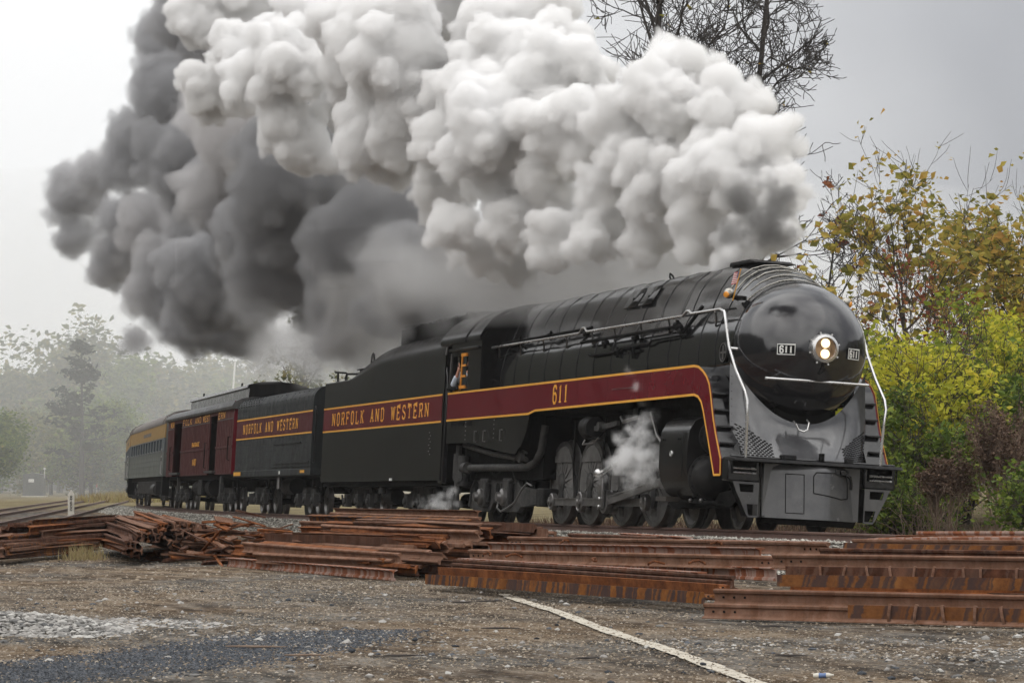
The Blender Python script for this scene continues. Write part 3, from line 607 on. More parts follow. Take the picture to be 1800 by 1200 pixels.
# --- black pipe rods and valves on the boiler side
for s in (-1, 1):
    for name, pts, r in (('control_rod', [(-4.0, 1.30, 3.80), (-9.9, 1.33, 3.76)], .034), ('control_rod', [(-9.7, 1.20, 4.06), (-15.9, 1.22, 4.02)], .032), ('air_line', [(-3.7, 1.29, 3.62), (-5.6, 1.30, 3.60), (-5.75, 1.30, 3.54), (-7.4, 1.30, 3.54), (-7.6, 1.30, 3.46), (-9.3, 1.30, 3.46), (-9.5, 1.28, 3.50)], .024), ('linkage', [(-9.65, 1.18, 4.10), (-9.85, 1.33, 3.74)], .03), ('linkage', [(-3.4, 1.12, 4.15), (-3.9, 1.30, 3.66)], .035)):
        MB().tube([(x, s * y, z) for x, y, z in pts], r, 7).build(name, M['dark'], loco)
    for x, y, z in ((-4.3, 1.28, 3.84), (-4.05, 1.28, 3.70), (-6.6, 1.30, 3.70), (-8.4, 1.31, 3.69), (-9.75, 1.28, 3.94), (-12.4, 1.2, 4.05), (-14.6, 1.2, 4.03), (-7.6, 1.31, 3.47)):
        mb = MB(); mb.cyl((x - .1, s * y, z), (x + .1, s * y, z), .055, .055, 8); mb.cyl((x, s * y, z - .12), (x, s * y, z + .09), .035, .035, 8); mb.build('pipe_valve', M['dark'], loco)
    mb = MB(); mb.bar((-7.0, s * 1.28, 3.42), (-6.3, s * 1.28, 3.44), .05, .05); mb.cyl((-6.65, s * 1.27, 3.3), (-6.65, s * 1.30, 3.52), .07, .07, 8); mb.build('washout_plug', M['dark'], loco)
    # oval builder's medallion
    mb = MB(); mb.lathe([(0, .018), (.10, .018), (.15, .02), (.16, .03), (.18, .03), (.19, 0)], (-1.78, s * 1.262, 3.20), Y3 * s, 24); md = mb.build('round_emblem', M['dull'], loco)
    mb = MB(); o = (-1.78, s * 1.281, 3.20); mb.ribbon([(-.13, 0), (.13, 0)], .035, o, X3, Z3, Y3 * s, .012); mb.ribbon([(0, -.13), (0, .13)], .04, o, X3, Z3, Y3 * s, .014)
    mb.ribbon(arc(0, 0, .168, 0, 360, 24), .018, o, X3, Z3, Y3 * s, .016); mb.build('emblem_relief', M['rod'], md, smooth=0, fix=False)
    # marker lamp
    mb = MB(); mb.ball((-1.95, s * 1.16, 4.30), .10, 10); ml = mb.build('marker_lamp', M['chrome'], loco)
    MB().lathe([(.062, 0), (.05, .03), (0, .045)], (-1.91, s * 1.225, 4.27), Vector((.55, s * .8, -.15)), 14).build('lens', M['amber'], ml)
    mb = MB(); mb.cyl((-1.85, s * 1.0, 4.18), (-1.92, s * 1.16, 4.26), .03, .03, 6); mb.bar((-1.62, s * .98, 4.2), (-1.86, s * 1.08, 4.22), .1, .08); mb.build('flag_socket', M['dark'], loco)
# --- cab
cs = [(1.55, 2.95), (1.55, 4.1), (1.60, 4.13), (1.60, 4.22), (1.50, 4.40), (1.32, 4.62), (1.05, 4.80), (.7, 4.93), (.35, 5.0), (0, 5.02)]
roof = cs[2:]; rf = [(-y, z) for y, z in roof] + [(y, z) for y, z in reversed(roof[:-1])]
mb = MB()
inn = [(y * .965, z - .035) for y, z in rf]
mb.prism(rf + inn[::-1], (-19.75, 0, 0), Y3, Z3, X3, 3.40); mb.build('cab_roof', M['satin'], loco, smooth=35)
mb = MB()
for x in (-16.38, -17.6): mb.ribbon(rf, .05, (x, 0, 0), Y3, Z3, X3, .03)
mb.build('roof_rib', M['gloss'], loco, smooth=0, fix=False)
for s in (-1, 1):
    mb = MB(); a, b_ = min(s * 1.52, s * 1.575), max(s * 1.52, s * 1.575)
    for x0, x1, z0, z1 in ((-18.80, -18.68, 2.95, 4.12), (-17.40, -16.36, 2.95, 4.12), (-18.68, -17.40, 2.95, 3.08), (-18.68, -17.40, 3.83, 4.12)): mb.box(x0, x1, a, b_, z0, z1)
    cw = mb.build('cab_side', M['satin'], loco, smooth=0)
    mb = MB(); mb.box(-18.82, -16.4, min(s * 1.56, s * 1.66), max(s * 1.56, s * 1.66), 3.93, 3.985); mb.build('drip_rail', M['gloss'], cw, bevel=.01)
    wy = s * 1.59; wf = []
    mb = MB(); mb.bar((-17.86, wy, 3.05), (-17.80, wy, 3.86), .05, .05, up=X3); mb.bar((-17.98, wy, 3.08), (-17.50, wy, 3.08), .04, .075); mb.bar((-17.90, wy, 3.83), (-17.46, wy, 3.83), .04, .075)
    for z in (3.33, 3.58): mb.bar((-17.86, wy, z), (-17.50, wy, z), .04, .05)
    sash = mb.build('window_sash', M['orange'], loco, smooth=0)
    mb = MB(); mb.box(-17.82, -17.48, wy - .004, wy + .004, 3.1, 3.8); mb.build('pane', M['glass'], sash, smooth=0)
    MB().bar((-18.28, s * 1.56, 3.1), (-18.22, s * 1.56, 3.83), .03, .03, up=X3).build('sash_rail', M['chrome'], loco, smooth=0)
    mb = MB(); mb.box(-18.75, -17.95, min(s * 1.56, s * 1.68), max(s * 1.56, s * 1.68), 3.03, 3.085); mb.build('arm_rest', M['dark'], loco, bevel=.01)
    MB().tube([(-18.88, s * 1.56, 1.9), (-18.86, s * 1.58, 3.1), (-18.80, s * 1.58, 3.9)], .02, 6).build('cab_handrail', M['rod'], loco)
    # painted signature script under the window: loose gold flourishes
    if s < 0:
        mb = MB(); q = [(-18.62 + .0105 * k, 3.03 + .040 * math.sin(k * .62) + .016 * math.sin(k * .23 + 1)) for k in range(0, 62)]
        mb.ribbon(q[:24], .022, (0, s * 1.575, 0), X3, Z3, Y3 * s, .005); mb.ribbon([(p[0] + .06, p[1]) for p in q[26:]], .022, (0, s * 1.575, 0), X3, Z3, Y3 * s, .005); mb.ribbon([(-18.33, 2.965), (-18.25, 3.08), (-18.3, 3.06), (-18.31, 2.975), (-18.2, 2.985)], .02, (0, s * 1.575, 0), X3, Z3, Y3 * s, .006)
        mb.build('signature_script', M['gold'], loco, smooth=0, fix=False)
mb = MB(); mb.prism([(-1.55, 2.95), (1.55, 2.95), (1.55, 4.15), (1.3, 4.6), (.7, 4.9), (-.7, 4.9), (-1.3, 4.6), (-1.55, 4.15)], (-16.42, 0, 0), Y3, Z3, X3, .05); mb.build('cab_front', M['dark'], loco, smooth=0)
mb = MB(); mb.box(-18.8, -16.5, -1.5, 1.5, 2.9, 2.96); mb.build('cab_floor', M['dark'], loco, smooth=0)
mb = MB(); mb.box(-16.95, -16.5, -1.1, 1.1, 2.96, 4.4); mb.build('backhead', M['dark'], loco, smooth=0)
mb = MB(); mb.box(-18.12, -17.9, -1.44, -1.0, 2.96, 3.36); mb.build('seat_back', M['grey'], loco, bevel=.03)
mb = MB(); mb.tube([(-16.9, -1.5, 4.1), (-16.6, -1.52, 4.1), (-16.4, -1.5, 4.3)], .02, 6); mb.build('cab_pipe', M['dull'], loco)
# --- frames, driving wheels, rods
mb = MB(); mb.box(-18.6, -1.0, -.55, .55, .55, 2.3); mb.build('main_frame', M['dark'], loco, smooth=0)
for s in (-1, 1): MB().box(-18.7, -2.2, min(s * .56, s * 1.2), max(s * .56, s * 1.2), 2.30, 2.87).build('ash_pan' if False else 'under_running_board', M['dark'], loco, smooth=0)
def driver_wheel(s):
    """parts of one spoked wheel about the origin, outer face towards s"""
    t = MB(); a = Y3 * s
    t.lathe([(.80, -.07), (.93, -.085), (.905, -.06), (.89, .0), (.885, .075), (.80, .075), (.80, -.07)], (0, 0, 0), a, 48)
    sp = MB()
    for k in range(15):
        an = 2 * math.pi * k / 15 + .2; c, q = math.cos(an), math.sin(an)
        sp.bar((.16 * c, s * .06, .16 * q), (.80 * c, s * .02, .80 * q), .055, .05, up=Y3)
    sp.lathe([(.80, -.04), (.74, -.03), (.74, .04), (.80, .05)], (0, 0, 0), a, 40)
    hb = MB(); hb.lathe([(.0, .135), (.10, .135), (.12, .12), (.2, .115), (.22, .02), (.22, -.05), (0, -.05)], (0, 0, 0), a, 24)
    hb.prism([(-.13, .05), (-.12, -.42), (-.07, -.53), (.07, -.53), (.12, -.42), (.13, .05)], (0, s * .02, 0), X3, Z3, a, .09)
    cw = MB(); pts = arc(0, 0, .77, 34, 146, 14); cw.prism(pts, (0, -.03 if s > 0 else .03, 0), X3, Z3, a, .12)
    return [('tyre', t, M['tyre']), ('spokes', sp, M['wheelgrey']), ('hub', hb, M['grey']), ('counterweight', cw, M['wheelgrey'])]
DX = (-6.2, -8.14, -10.15, -12.06)
protos = {}
for s in (-1, 1):
    for i, x in enumerate(DX):
        if s not in protos:
            w = empty('driving_wheel', parent=loco); w.location = (x, s * .80, .885)
            for nm, b_, mt in driver_wheel(s): b_.build(nm, mt, w, smooth=35)
            protos[s] = w
        else:
            w = copy_tree(protos[s], loco); w.location = (x, s * .80, .885)
        MB().cyl((x, 0, .885), (x, s * .78, .885), .13, .13, 10).build('axle', M['dark'], loco)
for s in (-1, 1):
    a = Y3 * s; z0 = .885 - .42; yr = s * 1.03
    mb = MB()
    for i in range(3):
        xa, xb = DX[i + 1] + .17, DX[i] - .17
        mb.prism([(xa, z0 - .075), (xb, z0 - .075), (xb, z0 + .075), (xa, z0 + .075)], (0, yr, 0), X3, Z3, a, .05)
        mb.box(xa, xb, min(yr, yr + s * .075), max(yr, yr + s * .075), z0 + .055, z0 + .08); mb.box(xa, xb, min(yr, yr + s * .075), max(yr, yr + s * .075), z0 - .08, z0 - .055)
    cr = mb.build('coupling_rod', M['rod'], loco, smooth=0)
    for i, (x, r) in enumerate(zip(DX, (.17, .24, .215, .18))):
        mb = MB(); mb.lathe([(r, -.02), (r, .085), (r * .86, .10), (r * .8, .085), (r * .62, .085), (r * .58, .13), (r * .3, .14), (r * .26, .155), (0, .155)], (x, yr, z0), a, 24); mb.build('rod_bearing', M['rod'], cr, smooth=30)
    # main rod to the crosshead
    ym = s * 1.19; xm = DX[1]; xc, zc_ = -4.55, .90
    mb = MB(); mb.ribbon([(xm, z0), (xc, zc_)], .17, (0, ym, 0), X3, Z3, a, .04)
    ux = Vector((xc - xm, zc_ - z0)).normalized(); nn = Vector((-ux.y, ux.x))
    for k in (1, -1): mb.ribbon([(xm + nn.x * .075 * k, z0 + nn.y * .075 * k), (xc + nn.x * .06 * k, zc_ + nn.y * .06 * k)], .03, (0, ym - s * .01, 0), X3, Z3, a, .07)
    mr = mb.build('main_rod', M['rod'], loco, smooth=0, fix=False)
    MB().lathe([(.24, -.03), (.24, .08), (.2, .09), (.17, .08), (.0, .09)], (xm, ym, z0), a, 24).build('rod_bearing', M['rod'], mr, smooth=30)
    # return crank and eccentric rod
    ye = s * 1.30; xe, ze = xm + .05, z0 + .56
    mb = MB(); mb.prism([(xm - .12, z0 - .16), (xm + .14, z0 - .14), (xm + .15, z0 + .1), (xe + .08, ze), (xe - .08, ze), (xm - .14, z0 + .1)], (0, ye, 0), X3, Z3, a, .06); rc = mb.build('return_crank', M['rod'], loco, bevel=.01)
    for dx, dz in ((.05, -.1), (.07, .06)): MB().ball((xm + dx, ye + s * .075, z0 + dz), .035, 6).build('crank_bolt', M['steel'], rc)
    MB().ball((xe, ye + s * .1, ze), .11, 8).build('crank_bearing', M['steel'], rc)
    mb = MB(); mb.ribbon([(xe + .06, ze + .02), (-5.9, 1.52)], .05, (0, ye + s * .07, 0), X3, Z3, a, .04); mb.ribbon([(xe + .06, ze - .06), (-5.9, 1.44)], .03, (0, ye + s * .07, 0), X3, Z3, a, .04); mb.build('eccentric_rod', M['steel'], loco, smooth=0, fix=False)
    # crosshead, guides, piston rod
    mb = MB(); mb.box(-4.85, -4.25, min(s * 1.08, s * 1.28), max(s * 1.08, s * 1.28), .72, 1.12); mb.build('crosshead', M['rod'], loco, bevel=.02)
    mb = MB(); mb.box(-6.1, -3.9, min(s * 1.08, s * 1.26), max(s * 1.08, s * 1.26), 1.13, 1.24); mb.build('crosshead_guide', M['rod'], loco, bevel=.01)
    MB().cyl((-4.5, s * 1.18, .9), (-3.8, s * 1.18, .9), .06, .06, 10).build('piston_rod', M['steel'], loco)
    # valve gear hanger, link and lifting arm
    mb = MB(); mb.prism([(-6.5, 2.3), (-6.2, 2.3), (-6.15, 1.7), (-6.35, 1.35), (-6.55, 1.7)], (0, s * 1.25, 0), X3, Z3, a, .06); mb.build('link_bracket', M['dull'], loco, smooth=0)
    mb = MB(); mb.tube([(-5.95, s * 1.3, 2.25), (-6.05, s * 1.3, 1.9), (-6.02, s * 1.3, 1.5), (-5.9, s * 1.3, 1.25)], .045, 6); mb.build('expansion_link', M['grey'], loco)
    MB().tube([(-7.2, s * 1.3, 2.15), (-7.0, s * 1.32, 2.05), (-6.1, s * 1.32, 2.12)], .04, 6).build('lifting_arm', M['rod'], loco)
    MB().tube([(-5.4, s * 1.32, 2.2), (-5.0, s * 1.32, 1.75), (-4.6, s * 1.32, 1.55), (-3.9, s * 1.25, 1.6)], .035, 6).build('valve_rod', M['rod'], loco)
    # mechanical lubricator drum and its rod
    mb = MB(); mb.lathe([(0, -.22), (.2, -.22), (.23, -.19), (.23, .19), (.2, .22), (0, .22)], (-8.9, s * 1.34, 1.97), X3, 20); mb.build('lubricator_drum', M['dull'], loco)
    mb = MB(); mb.bar((-8.6, s * 1.36, 1.94), (-7.2, s * 1.36, 2.02), .07, .1); mb.cyl((-8.2, s * 1.3, 1.97), (-8.2, s * 1.45, 1.97), .1, .1, 10); mb.build('lubricator_linkage', M['grey'], loco)
    MB().tube([(-9.1, s * 1.4, 1.72), (-9.1, s * 1.45, 1.62), (-8.4, s * 1.45, 1.64), (-8.2, s * 1.42, 1.75)], .018, 5).build('lubricator_pipe', M['rod'], loco)
    # cylinder with its casing
    prof = [(1.0, 2.06), (1.35, 2.05), (1.52, 1.96), (1.62, 1.78), (1.655, 1.5), (1.65, 1.1), (1.60, .85), (1.48, .64), (1.3, .53), (1.0, .50)]
    mb = MB(); mb.v = [(x, s * y, z) for x in (-3.92, -2.42) for y, z in prof]; k = len(prof)
    mb.f = [(i, i + 1, k + i + 1, k + i) for i in range(k - 1)] + [tuple(range(k)), tuple(range(k, 2 * k))]
    cyl = mb.build('cylinder_casing', M['satin'], loco, smooth=35, bevel=.01)
    mb = MB(); mb.lathe([(.45, 0), (.44, .04), (.40, .06), (.39, .12), (.30, .24), (.15, .31), (0, .32)], (-2.42, s * 1.17, .93), X3, 28); mb.build('cylinder_head', M['dull'], cyl, smooth=40)
    mb = MB(); mb.lathe([(.32, 0), (.32, .04), (.26, .06), (.24, .16), (.18, .22), (0, .23)], (-2.42, s * 1.12, 1.67), X3, 24); mb.build('valve_head', M['dull'], cyl, smooth=40)
    mb = MB()
    for q in range(14):
        an = 2 * math.pi * q / 14; mb.cyl((-2.41, s * 1.17 + .42 * math.cos(an), .93 + .42 * math.sin(an)), (-2.36, s * 1.17 + .42 * math.cos(an), .93 + .42 * math.sin(an)), .02, .02, 6)
        mb.cyl((-2.41, s * 1.12 + .29 * math.cos(an), 1.67 + .29 * math.sin(an)), (-2.36, s * 1.12 + .29 * math.cos(an), 1.67 + .29 * math.sin(an)), .018, .018, 6)
    mb.build('head_bolts', M['dark'], cyl)
    MB().lathe([(0, .012), (.03, .012), (.035, .02), (.055, .02), (.06, 0)], (-3.25, s * 1.653, 1.35), a, 14).build('oiler_cap', M['steel'], cyl)
    mb = MB(); mb.box(-2.66, -2.64, s * 1.655 - .003, s * 1.655 + .003, .9, 1.75); mb.ball((-3.7, s * 1.655, 1.62), .022, 5); mb.ball((-2.9, s * 1.655, 1.62), .022, 5); mb.build('casing_seam', M['dark'], cyl)
    mb = MB(); mb.box(-4.1, -2.3, min(s * .5, s * 1.2), max(s * .5, s * 1.2), .55, 2.3); mb.build('cylinder_saddle', M['dark'], loco, smooth=0)
    mb = MB(); mb.bar((-3.95, s * 1.3, .48), (-1.5, s * 1.3, .46), .10, .05); mb.build('brake_beam', M['dark'], loco)
    for x in (-2.9, -2.35): MB().ball((x, s * 1.36, .50), .04, 6).build('drain_cock', M['rod'], loco)
    for x in (-3.9,):
        mb = MB(); mb.box(x - .25, x + .35, min(s * 1.2, s * 1.6), max(s * 1.2, s * 1.6), .47, .56); mb.build('step_board', M['tie'], loco, smooth=0)
    # sander and brake rigging hints between the wheels
    for x in (-7.2, -9.15, -11.1):
        mb = MB(); mb.tube([(x, s * .95, 2.2), (x - .05, s * .95, 1.3), (x - .12, s * .85, .55)], .03, 6); mb.build('sand_pipe', M['dull'], loco)
        mb = MB(); mb.box(x - .12, x + .1, min(s * .72, s * .9), max(s * .72, s * .9), .5, 1.05); mb.build('brake_shoe', M['dull'], loco, bevel=.02)
# --- small wheels: leading and trailing trucks
def disc_wheel(r, s, parent, x, y, mat='dull'):
    mb = MB(); mb.lathe([(0, .06), (r * .22, .06), (r * .28, .02), (r * .7, -.005), (r * .86, .05), (r, .05), (r, -.05), (r + .03, -.06), (r + .03, -.085), (0, -.085)], (x, y, r), Y3 * s, 32); return mb.build('wheel', M[mat], parent, smooth=35)
lead = empty('leading_truck', parent=loco); trail = empty('trailing_truck', parent=loco)
for s in (-1, 1):
    for x in (-1.85, -4.28): disc_wheel(.457, s, lead, x, s * .76, 'tyre')
    for x in (-15.15, -16.95): disc_wheel(.53, s, trail, x, s * .76)
    mb = MB(); mb.prism([(-4.9, .45), (-4.6, .72), (-3.6, .62), (-2.6, .62), (-1.5, .72), (-1.3, .5), (-1.6, .38), (-4.6, .35)], (0, s * .98, 0), X3, Z3, Y3 * s, .1); mb.build('side_frame', M['dark'], lead, bevel=.02)
    tf = [(-18.25, .30), (-18.1, .75), (-17.55, 1.2), (-17.3, 1.27), (-16.75, 1.27), (-16.5, 1.12), (-16.1, 1.05), (-15.7, 1.15), (-15.3, 1.26), (-14.9, 1.20), (-14.65, .95), (-14.4, .8), (-13.2, .72), (-12.95, .62), (-12.95, .40), (-14.3, .32), (-14.5, .22), (-15.6, .22), (-15.8, .42), (-16.4, .42), (-16.6, .22), (-17.7, .22), (-17.9, .25)]
    mb = MB(); mb.prism(tf, (0, s * .98, 0), X3, Z3, Y3 * s, .12); mb.build('side_frame', M['grey'], trail, bevel=.02)
    mb = MB(); mb.ribbon([(-18.2, .34), (-18.05, .76), (-17.5, 1.2), (-17.25, 1.27), (-16.75, 1.27), (-16.45, 1.1), (-16.1, 1.03), (-15.75, 1.14), (-15.3, 1.25), (-14.95, 1.2), (-14.6, .92)], .07, (0, s * 1.10, 0), X3, Z3, Y3 * s, .05); mb.build('frame_flange', M['grey'], trail, fix=False, smooth=0)
    for x in (-15.15, -16.95):
        mb = MB(); mb.box(x - .22, x + .22, min(s * 1.08, s * 1.22), max(s * 1.08, s * 1.22), .32, .95); mb.box(x - .3, x + .3, min(s * 1.08, s * 1.19), max(s * 1.08, s * 1.19), .88, .98); jb = mb.build('journal_box', M['grey'], trail, bevel=.03)
        mb = MB(); mb.lathe([(.2, 0), (.19, .08), (.12, .12), (.1, .2), (0, .21)], (x, s * 1.21, .55), Y3 * s, 16); mb.build('journal_cover', M['rod'], jb)
        for dx in (-.3, .3): MB().cyl((x + dx, s * 1.15, .45), (x + dx, s * 1.15, .85), .07, .07, 8).build('spring', M['dull'], jb)
    for x, z in ((-17.75, .8), (-16.05, .75), (-14.9, .7)):
        mb = MB(); mb.lathe([(.12, 0), (.13, .02), (.09, .03), (0, .01)], (x, s * 1.10, z), Y3 * s, 12); mb.build('frame_opening', M['dark'], trail)
    MB().tube([(-15.35, s * 1.28, .55), (-15.25, s * 1.34, .3), (-14.9, s * 1.36, .22), (-14.5, s * 1.34, .3), (-14.1, s * 1.3, .42), (-13.8, s * 1.25, .7), (-13.5, s * 1.22, .86), (-13.2, s * 1.2, .8)], .022, 6).build('sensor_cable', M['rod'], trail)
    # pipes under the cab
    MB().tube([(-18.2, s * 1.3, 1.22), (-13.3, s * 1.3, 1.20), (-12.75, s * 1.28, 1.3), (-12.5, s * 1.25, 1.55), (-12.45, s * 1.2, 2.1)], .085, 10).build('injector_pipe', M['grey'], loco)
    MB().tube([(-18.1, s * 1.35, 1.75), (-15.8, s * 1.36, 1.52), (-13.2, s * 1.36, 1.36)], .06, 8).build('drain_pipe', M['grey'], loco)
    mb = MB(); mb.cyl((-18.45, s * 1.38, .18), (-18.45, s * 1.38, 1.75), .07, .07, 10); mb.cyl((-18.45, s * 1.38, 1.0), (-18.45, s * 1.38, 1.55), .12, .12, 10); mb.cyl((-18.45, s * 1.38, .62), (-18.45, s * 1.38, .72), .1, .1, 10); mb.build('overflow_pipe', M['grey'], loco)
    mb = MB(); mb.cyl((-18.3, s * 1.2, 1.0), (-18.05, s * 1.5, 1.0), .14, .14, 12); mb.cyl((-18.1, s * 1.35, .8), (-18.1, s * 1.35, 1.5), .13, .13, 12); mb.cyl((-18.0, s * 1.35, 1.22), (-17.7, s * 1.35, 1.22), .13, .13, 12); mb.build('injector', M['grey'], loco)
    mb = MB(); mb.cyl((-13.3, s * 1.40, 1.42), (-13.3, s * 1.50, 1.42), .13, .13, 12); mb.tube([(-13.9, s * 1.42, 1.35), (-13.3, s * 1.42, 1.55), (-13.0, s * 1.42, 1.5)], .03, 6); mb.build('check_valve', M['grey'], loco)
    mb = MB(); mb.box(-12.9, -12.35, min(s * .7, s * 1.2), max(s * .7, s * 1.2), .35, .75); mb.build('frame_bracket', M['dull'], loco, bevel=.03)
mb = MB(); mb.box(-18.7, -12.6, -1.15, 1.15, .95, 2.3); mb.build('ash_pan', M['dark'], loco, smooth=0)

# --- flags on both sides of the smokebox, each held in its socket
flags = []
for s in (-1, 1):
    f_ = empty('small_flag', label='small american flag on a wooden stick at the near side of the hood' if s < 0 else 'small american flag on the far side of the hood, hidden from here', cat='flag')
    f_.matrix_world = loco.matrix_world
    if s > 0: bpy.data.objects.remove(f_); continue
    base, top_ = Vector((-1.80, s * 1.14, 4.16)), Vector((-1.52, s * 1.12, 4.72))
    MB().cyl(base, top_, .012, .012, 6).build('flag_stick', M['gold'], f_)
    d = (top_ - base); V = []; UV = []
    for i in range(9):
        for j in range(6):
            a, bb = i / 8, j / 5
            p = base + d * (.60 + .38 * bb) + Vector((-.34 * a, .03 * math.sin(a * 7), -.06 * a * (1 + .3 * math.sin(a * 5)))); V.append(p); UV.append((a, bb))
    mb = MB(); mb.add(V, [(i * 6 + j, (i + 1) * 6 + j, (i + 1) * 6 + j + 1, i * 6 + j + 1) for i in range(8) for j in range(5)])
    o = mb.build('cloth', M['flag'], f_, smooth=60, fix=False); uvl = o.data.uv_layers.new(name='uv')
    for lp in o.data.loops: uvl.data[lp.index].uv = UV[lp.vertex_index]
# --- driver leaning at the cab window
def skin_body(name, chains, mat, parent, sub=2):
    V, E, Rr = [], [], []; idx = {}
    for ch in chains:
        prev = None
        for p, r in ch:
            k = tuple(round(c, 3) for c in p)
            if k not in idx: idx[k] = len(V); V.append(p); Rr.append(r)
            if prev is not None and prev != idx[k]: E.append((prev, idx[k]))
            prev = idx[k]
    me = bpy.data.meshes.new(name); me.from_pydata(V, E, []); o = bpy.data.objects.new(name, me); link(o, parent)
    sk = o.modifiers.new('skin', 'SKIN'); sk.use_smooth_shade = True
    for i, r in enumerate(Rr): me.skin_vertices[0].data[i].radius = (r, r)
    me.skin_vertices[0].data[0].use_root = True
    ss = o.modifiers.new('sub', 'SUBSURF'); ss.levels = sub; ss.render_levels = sub
    me.materials.append(mat); return o
pr = empty('person', label='person in a pale blue shirt leaning on the cab window sill and waving', cat='person'); pr.matrix_world = loco.matrix_world
B0 = (-18.25, -1.15, 2.98)
body = skin_body('body', [[(B0, .15), ((-18.25, -1.18, 3.2), .16), ((-18.22, -1.25, 3.42), .15), ((-18.16, -1.27, 3.50), .06), ((-18.10, -1.30, 3.58), .075), ((-18.08, -1.31, 3.66), .095), ((-18.08, -1.31, 3.74), .07)],
    [((-18.22, -1.25, 3.42), .15), ((-18.34, -1.42, 3.40), .075), ((-18.42, -1.56, 3.22), .055), ((-18.30, -1.63, 3.12), .048), ((-18.10, -1.63, 3.34), .042), ((-18.02, -1.62, 3.46), .036), ((-17.99, -1.61, 3.54), .04)],
    [((-18.22, -1.25, 3.42), .15), ((-18.18, -1.06, 3.40), .07), ((-18.0, -1.02, 3.22), .05), ((-17.8, -1.1, 3.15), .04)]], M['skin'], pr)
for k, (dx, dz, l) in enumerate(((-.03, .05, .07), (-.012, .06, .085), (.006, .06, .08), (.022, .055, .06))):
    skin_body('finger', [[((-17.99 + dx * .6, -1.61, 3.55), .011), ((-17.99 + dx, -1.61, 3.55 + dz), .010), ((-17.985 + dx * 1.2, -1.62, 3.55 + l + .02), .008)]], M['skin'], body, 1)
skin_body('thumb', [[((-18.02, -1.61, 3.50), .013), ((-18.055, -1.62, 3.53), .011), ((-18.065, -1.62, 3.57), .009)]], M['skin'], body, 1)
skin_body('shirt', [[((-18.25, -1.15, 2.985), .162), ((-18.25, -1.18, 3.2), .172), ((-18.22, -1.25, 3.42), .162), ((-18.18, -1.27, 3.49), .08)],
    [((-18.22, -1.25, 3.42), .162), ((-18.34, -1.42, 3.40), .088), ((-18.42, -1.58, 3.22), .085), ((-18.33, -1.64, 3.13), .08), ((-18.20, -1.64, 3.24), .072), ((-18.10, -1.635, 3.35), .06)],
    [((-18.22, -1.25, 3.42), .162), ((-18.18, -1.06, 3.40), .085), ((-18.02, -1.02, 3.24), .065)]], M['shirt'], pr)
mb = MB(); mb.ball((-18.09, -1.31, 3.735), .095, 8, (1.05, 1, .62)); mb.cyl((-18.02, -1.32, 3.715), (-17.93, -1.33, 3.70), .07, .05, 10); mb.build('cap', M['dull'], pr)
mb = MB(); mb.ball((-17.985, -1.315, 3.645), .017, 5); mb.build('nose', M['skin'], pr)
# ================================================================== TENDER (origin at its front end, -x backwards)
def truck(parent, xs, name, mat='dull', r=.42, six=False, frame='dark'):
    t = empty(name, parent=parent)
    x0, x1 = min(xs), max(xs)
    for s in (-1, 1):
        for x in xs:
            disc_wheel(r, s, t, x, s * .76, 'rod')
        a = Y3 * s; mb = MB()
        pts = [(x0 - .55, .42), (x0 - .4, .62), (x0 + .1, .66)]
        for xa, xb in zip(sorted(xs)[:-1], sorted(xs)[1:]): pts += [(xa + .28, .82), (xb - .28, .82)]
        pts += [(x1 - .1, .66), (x1 + .4, .62), (x1 + .55, .42), (x1 + .2, .36)]
        for xa, xb in zip(sorted(xs, reverse=True)[:-1], sorted(xs, reverse=True)[1:]): pts += [(xa - .22, .36), (xa - .34, .52), (xb + .34, .52), (xb + .22, .36)]
        pts += [(x0 - .2, .36)]
        mb.prism(pts, (0, s * .99, 0), X3, Z3, a, .11); mb.build('side_frame', M[mat], t, bevel=.015)
        for x in xs:
            mb = MB(); mb.box(x - .15, x + .15, min(s * 1.06, s * 1.24), max(s * 1.06, s * 1.24), r - .16, r + .2); mb.lathe([(.1, .0), (.09, .05), (0, .06)], (x, s * 1.24, r), a, 10); mb.build('journal_box', M['grey'], t, bevel=.02)
        for xa, xb in zip(sorted(xs)[:-1], sorted(xs)[1:]):
            for dx in (-.12, .12): MB().cyl(((xa + xb) / 2 + dx, s * 1.06, .42), ((xa + xb) / 2 + dx, s * 1.06, .74), .08, .08, 8).build('spring', M['grey'], t)
            mb = MB(); mb.bar(((xa + xb) / 2, s * .85, .35), ((xa + xb) / 2 - .1, s * .85, 1.05), .05, .05, up=X3); mb.build('brake_lever', M['grey'], t, smooth=0)
    for x in xs: MB().cyl((x, -.8, r), (x, .8, r), .08, .08, 8).build('axle', M['dark'], t)
    return t
def lettered_band(parent, x0, x1, z0, z1, y, matb, text, tx0, tx1, tz, th, sw=.14, wide=None):
    for s in (-1, 1):
        d = Y3 * s
        mb = MB(); mb.box(x0, x1, min(s * (y - .01), s * (y + .008)), max(s * (y - .01), s * (y + .008)), z0, z1); b_ = mb.build('side_band', matb, parent, smooth=0)
        for z in (z0, z1):
            mb = MB(); mb.box(x0, x1, min(s * (y + .005), s * (y + .014)), max(s * (y + .005), s * (y + .014)), z - .022, z + .022); mb.build('gold_line', M['gold'], b_, smooth=0)
        letter_parts(text, *((tx0, tx1) if s < 0 else (-tx1, -tx0)), tz, th, (0, s * (y + .008), 0), -X3 * s, Z3, d, sw, wide, .006, M['gold'], b_)
TL = 13.6
tender = empty('tender', label='black coal tender lettered NORFOLK AND WESTERN coupled behind the engine cab', cat='tender'); tender.matrix_world = car_matrix(19.5, TL)
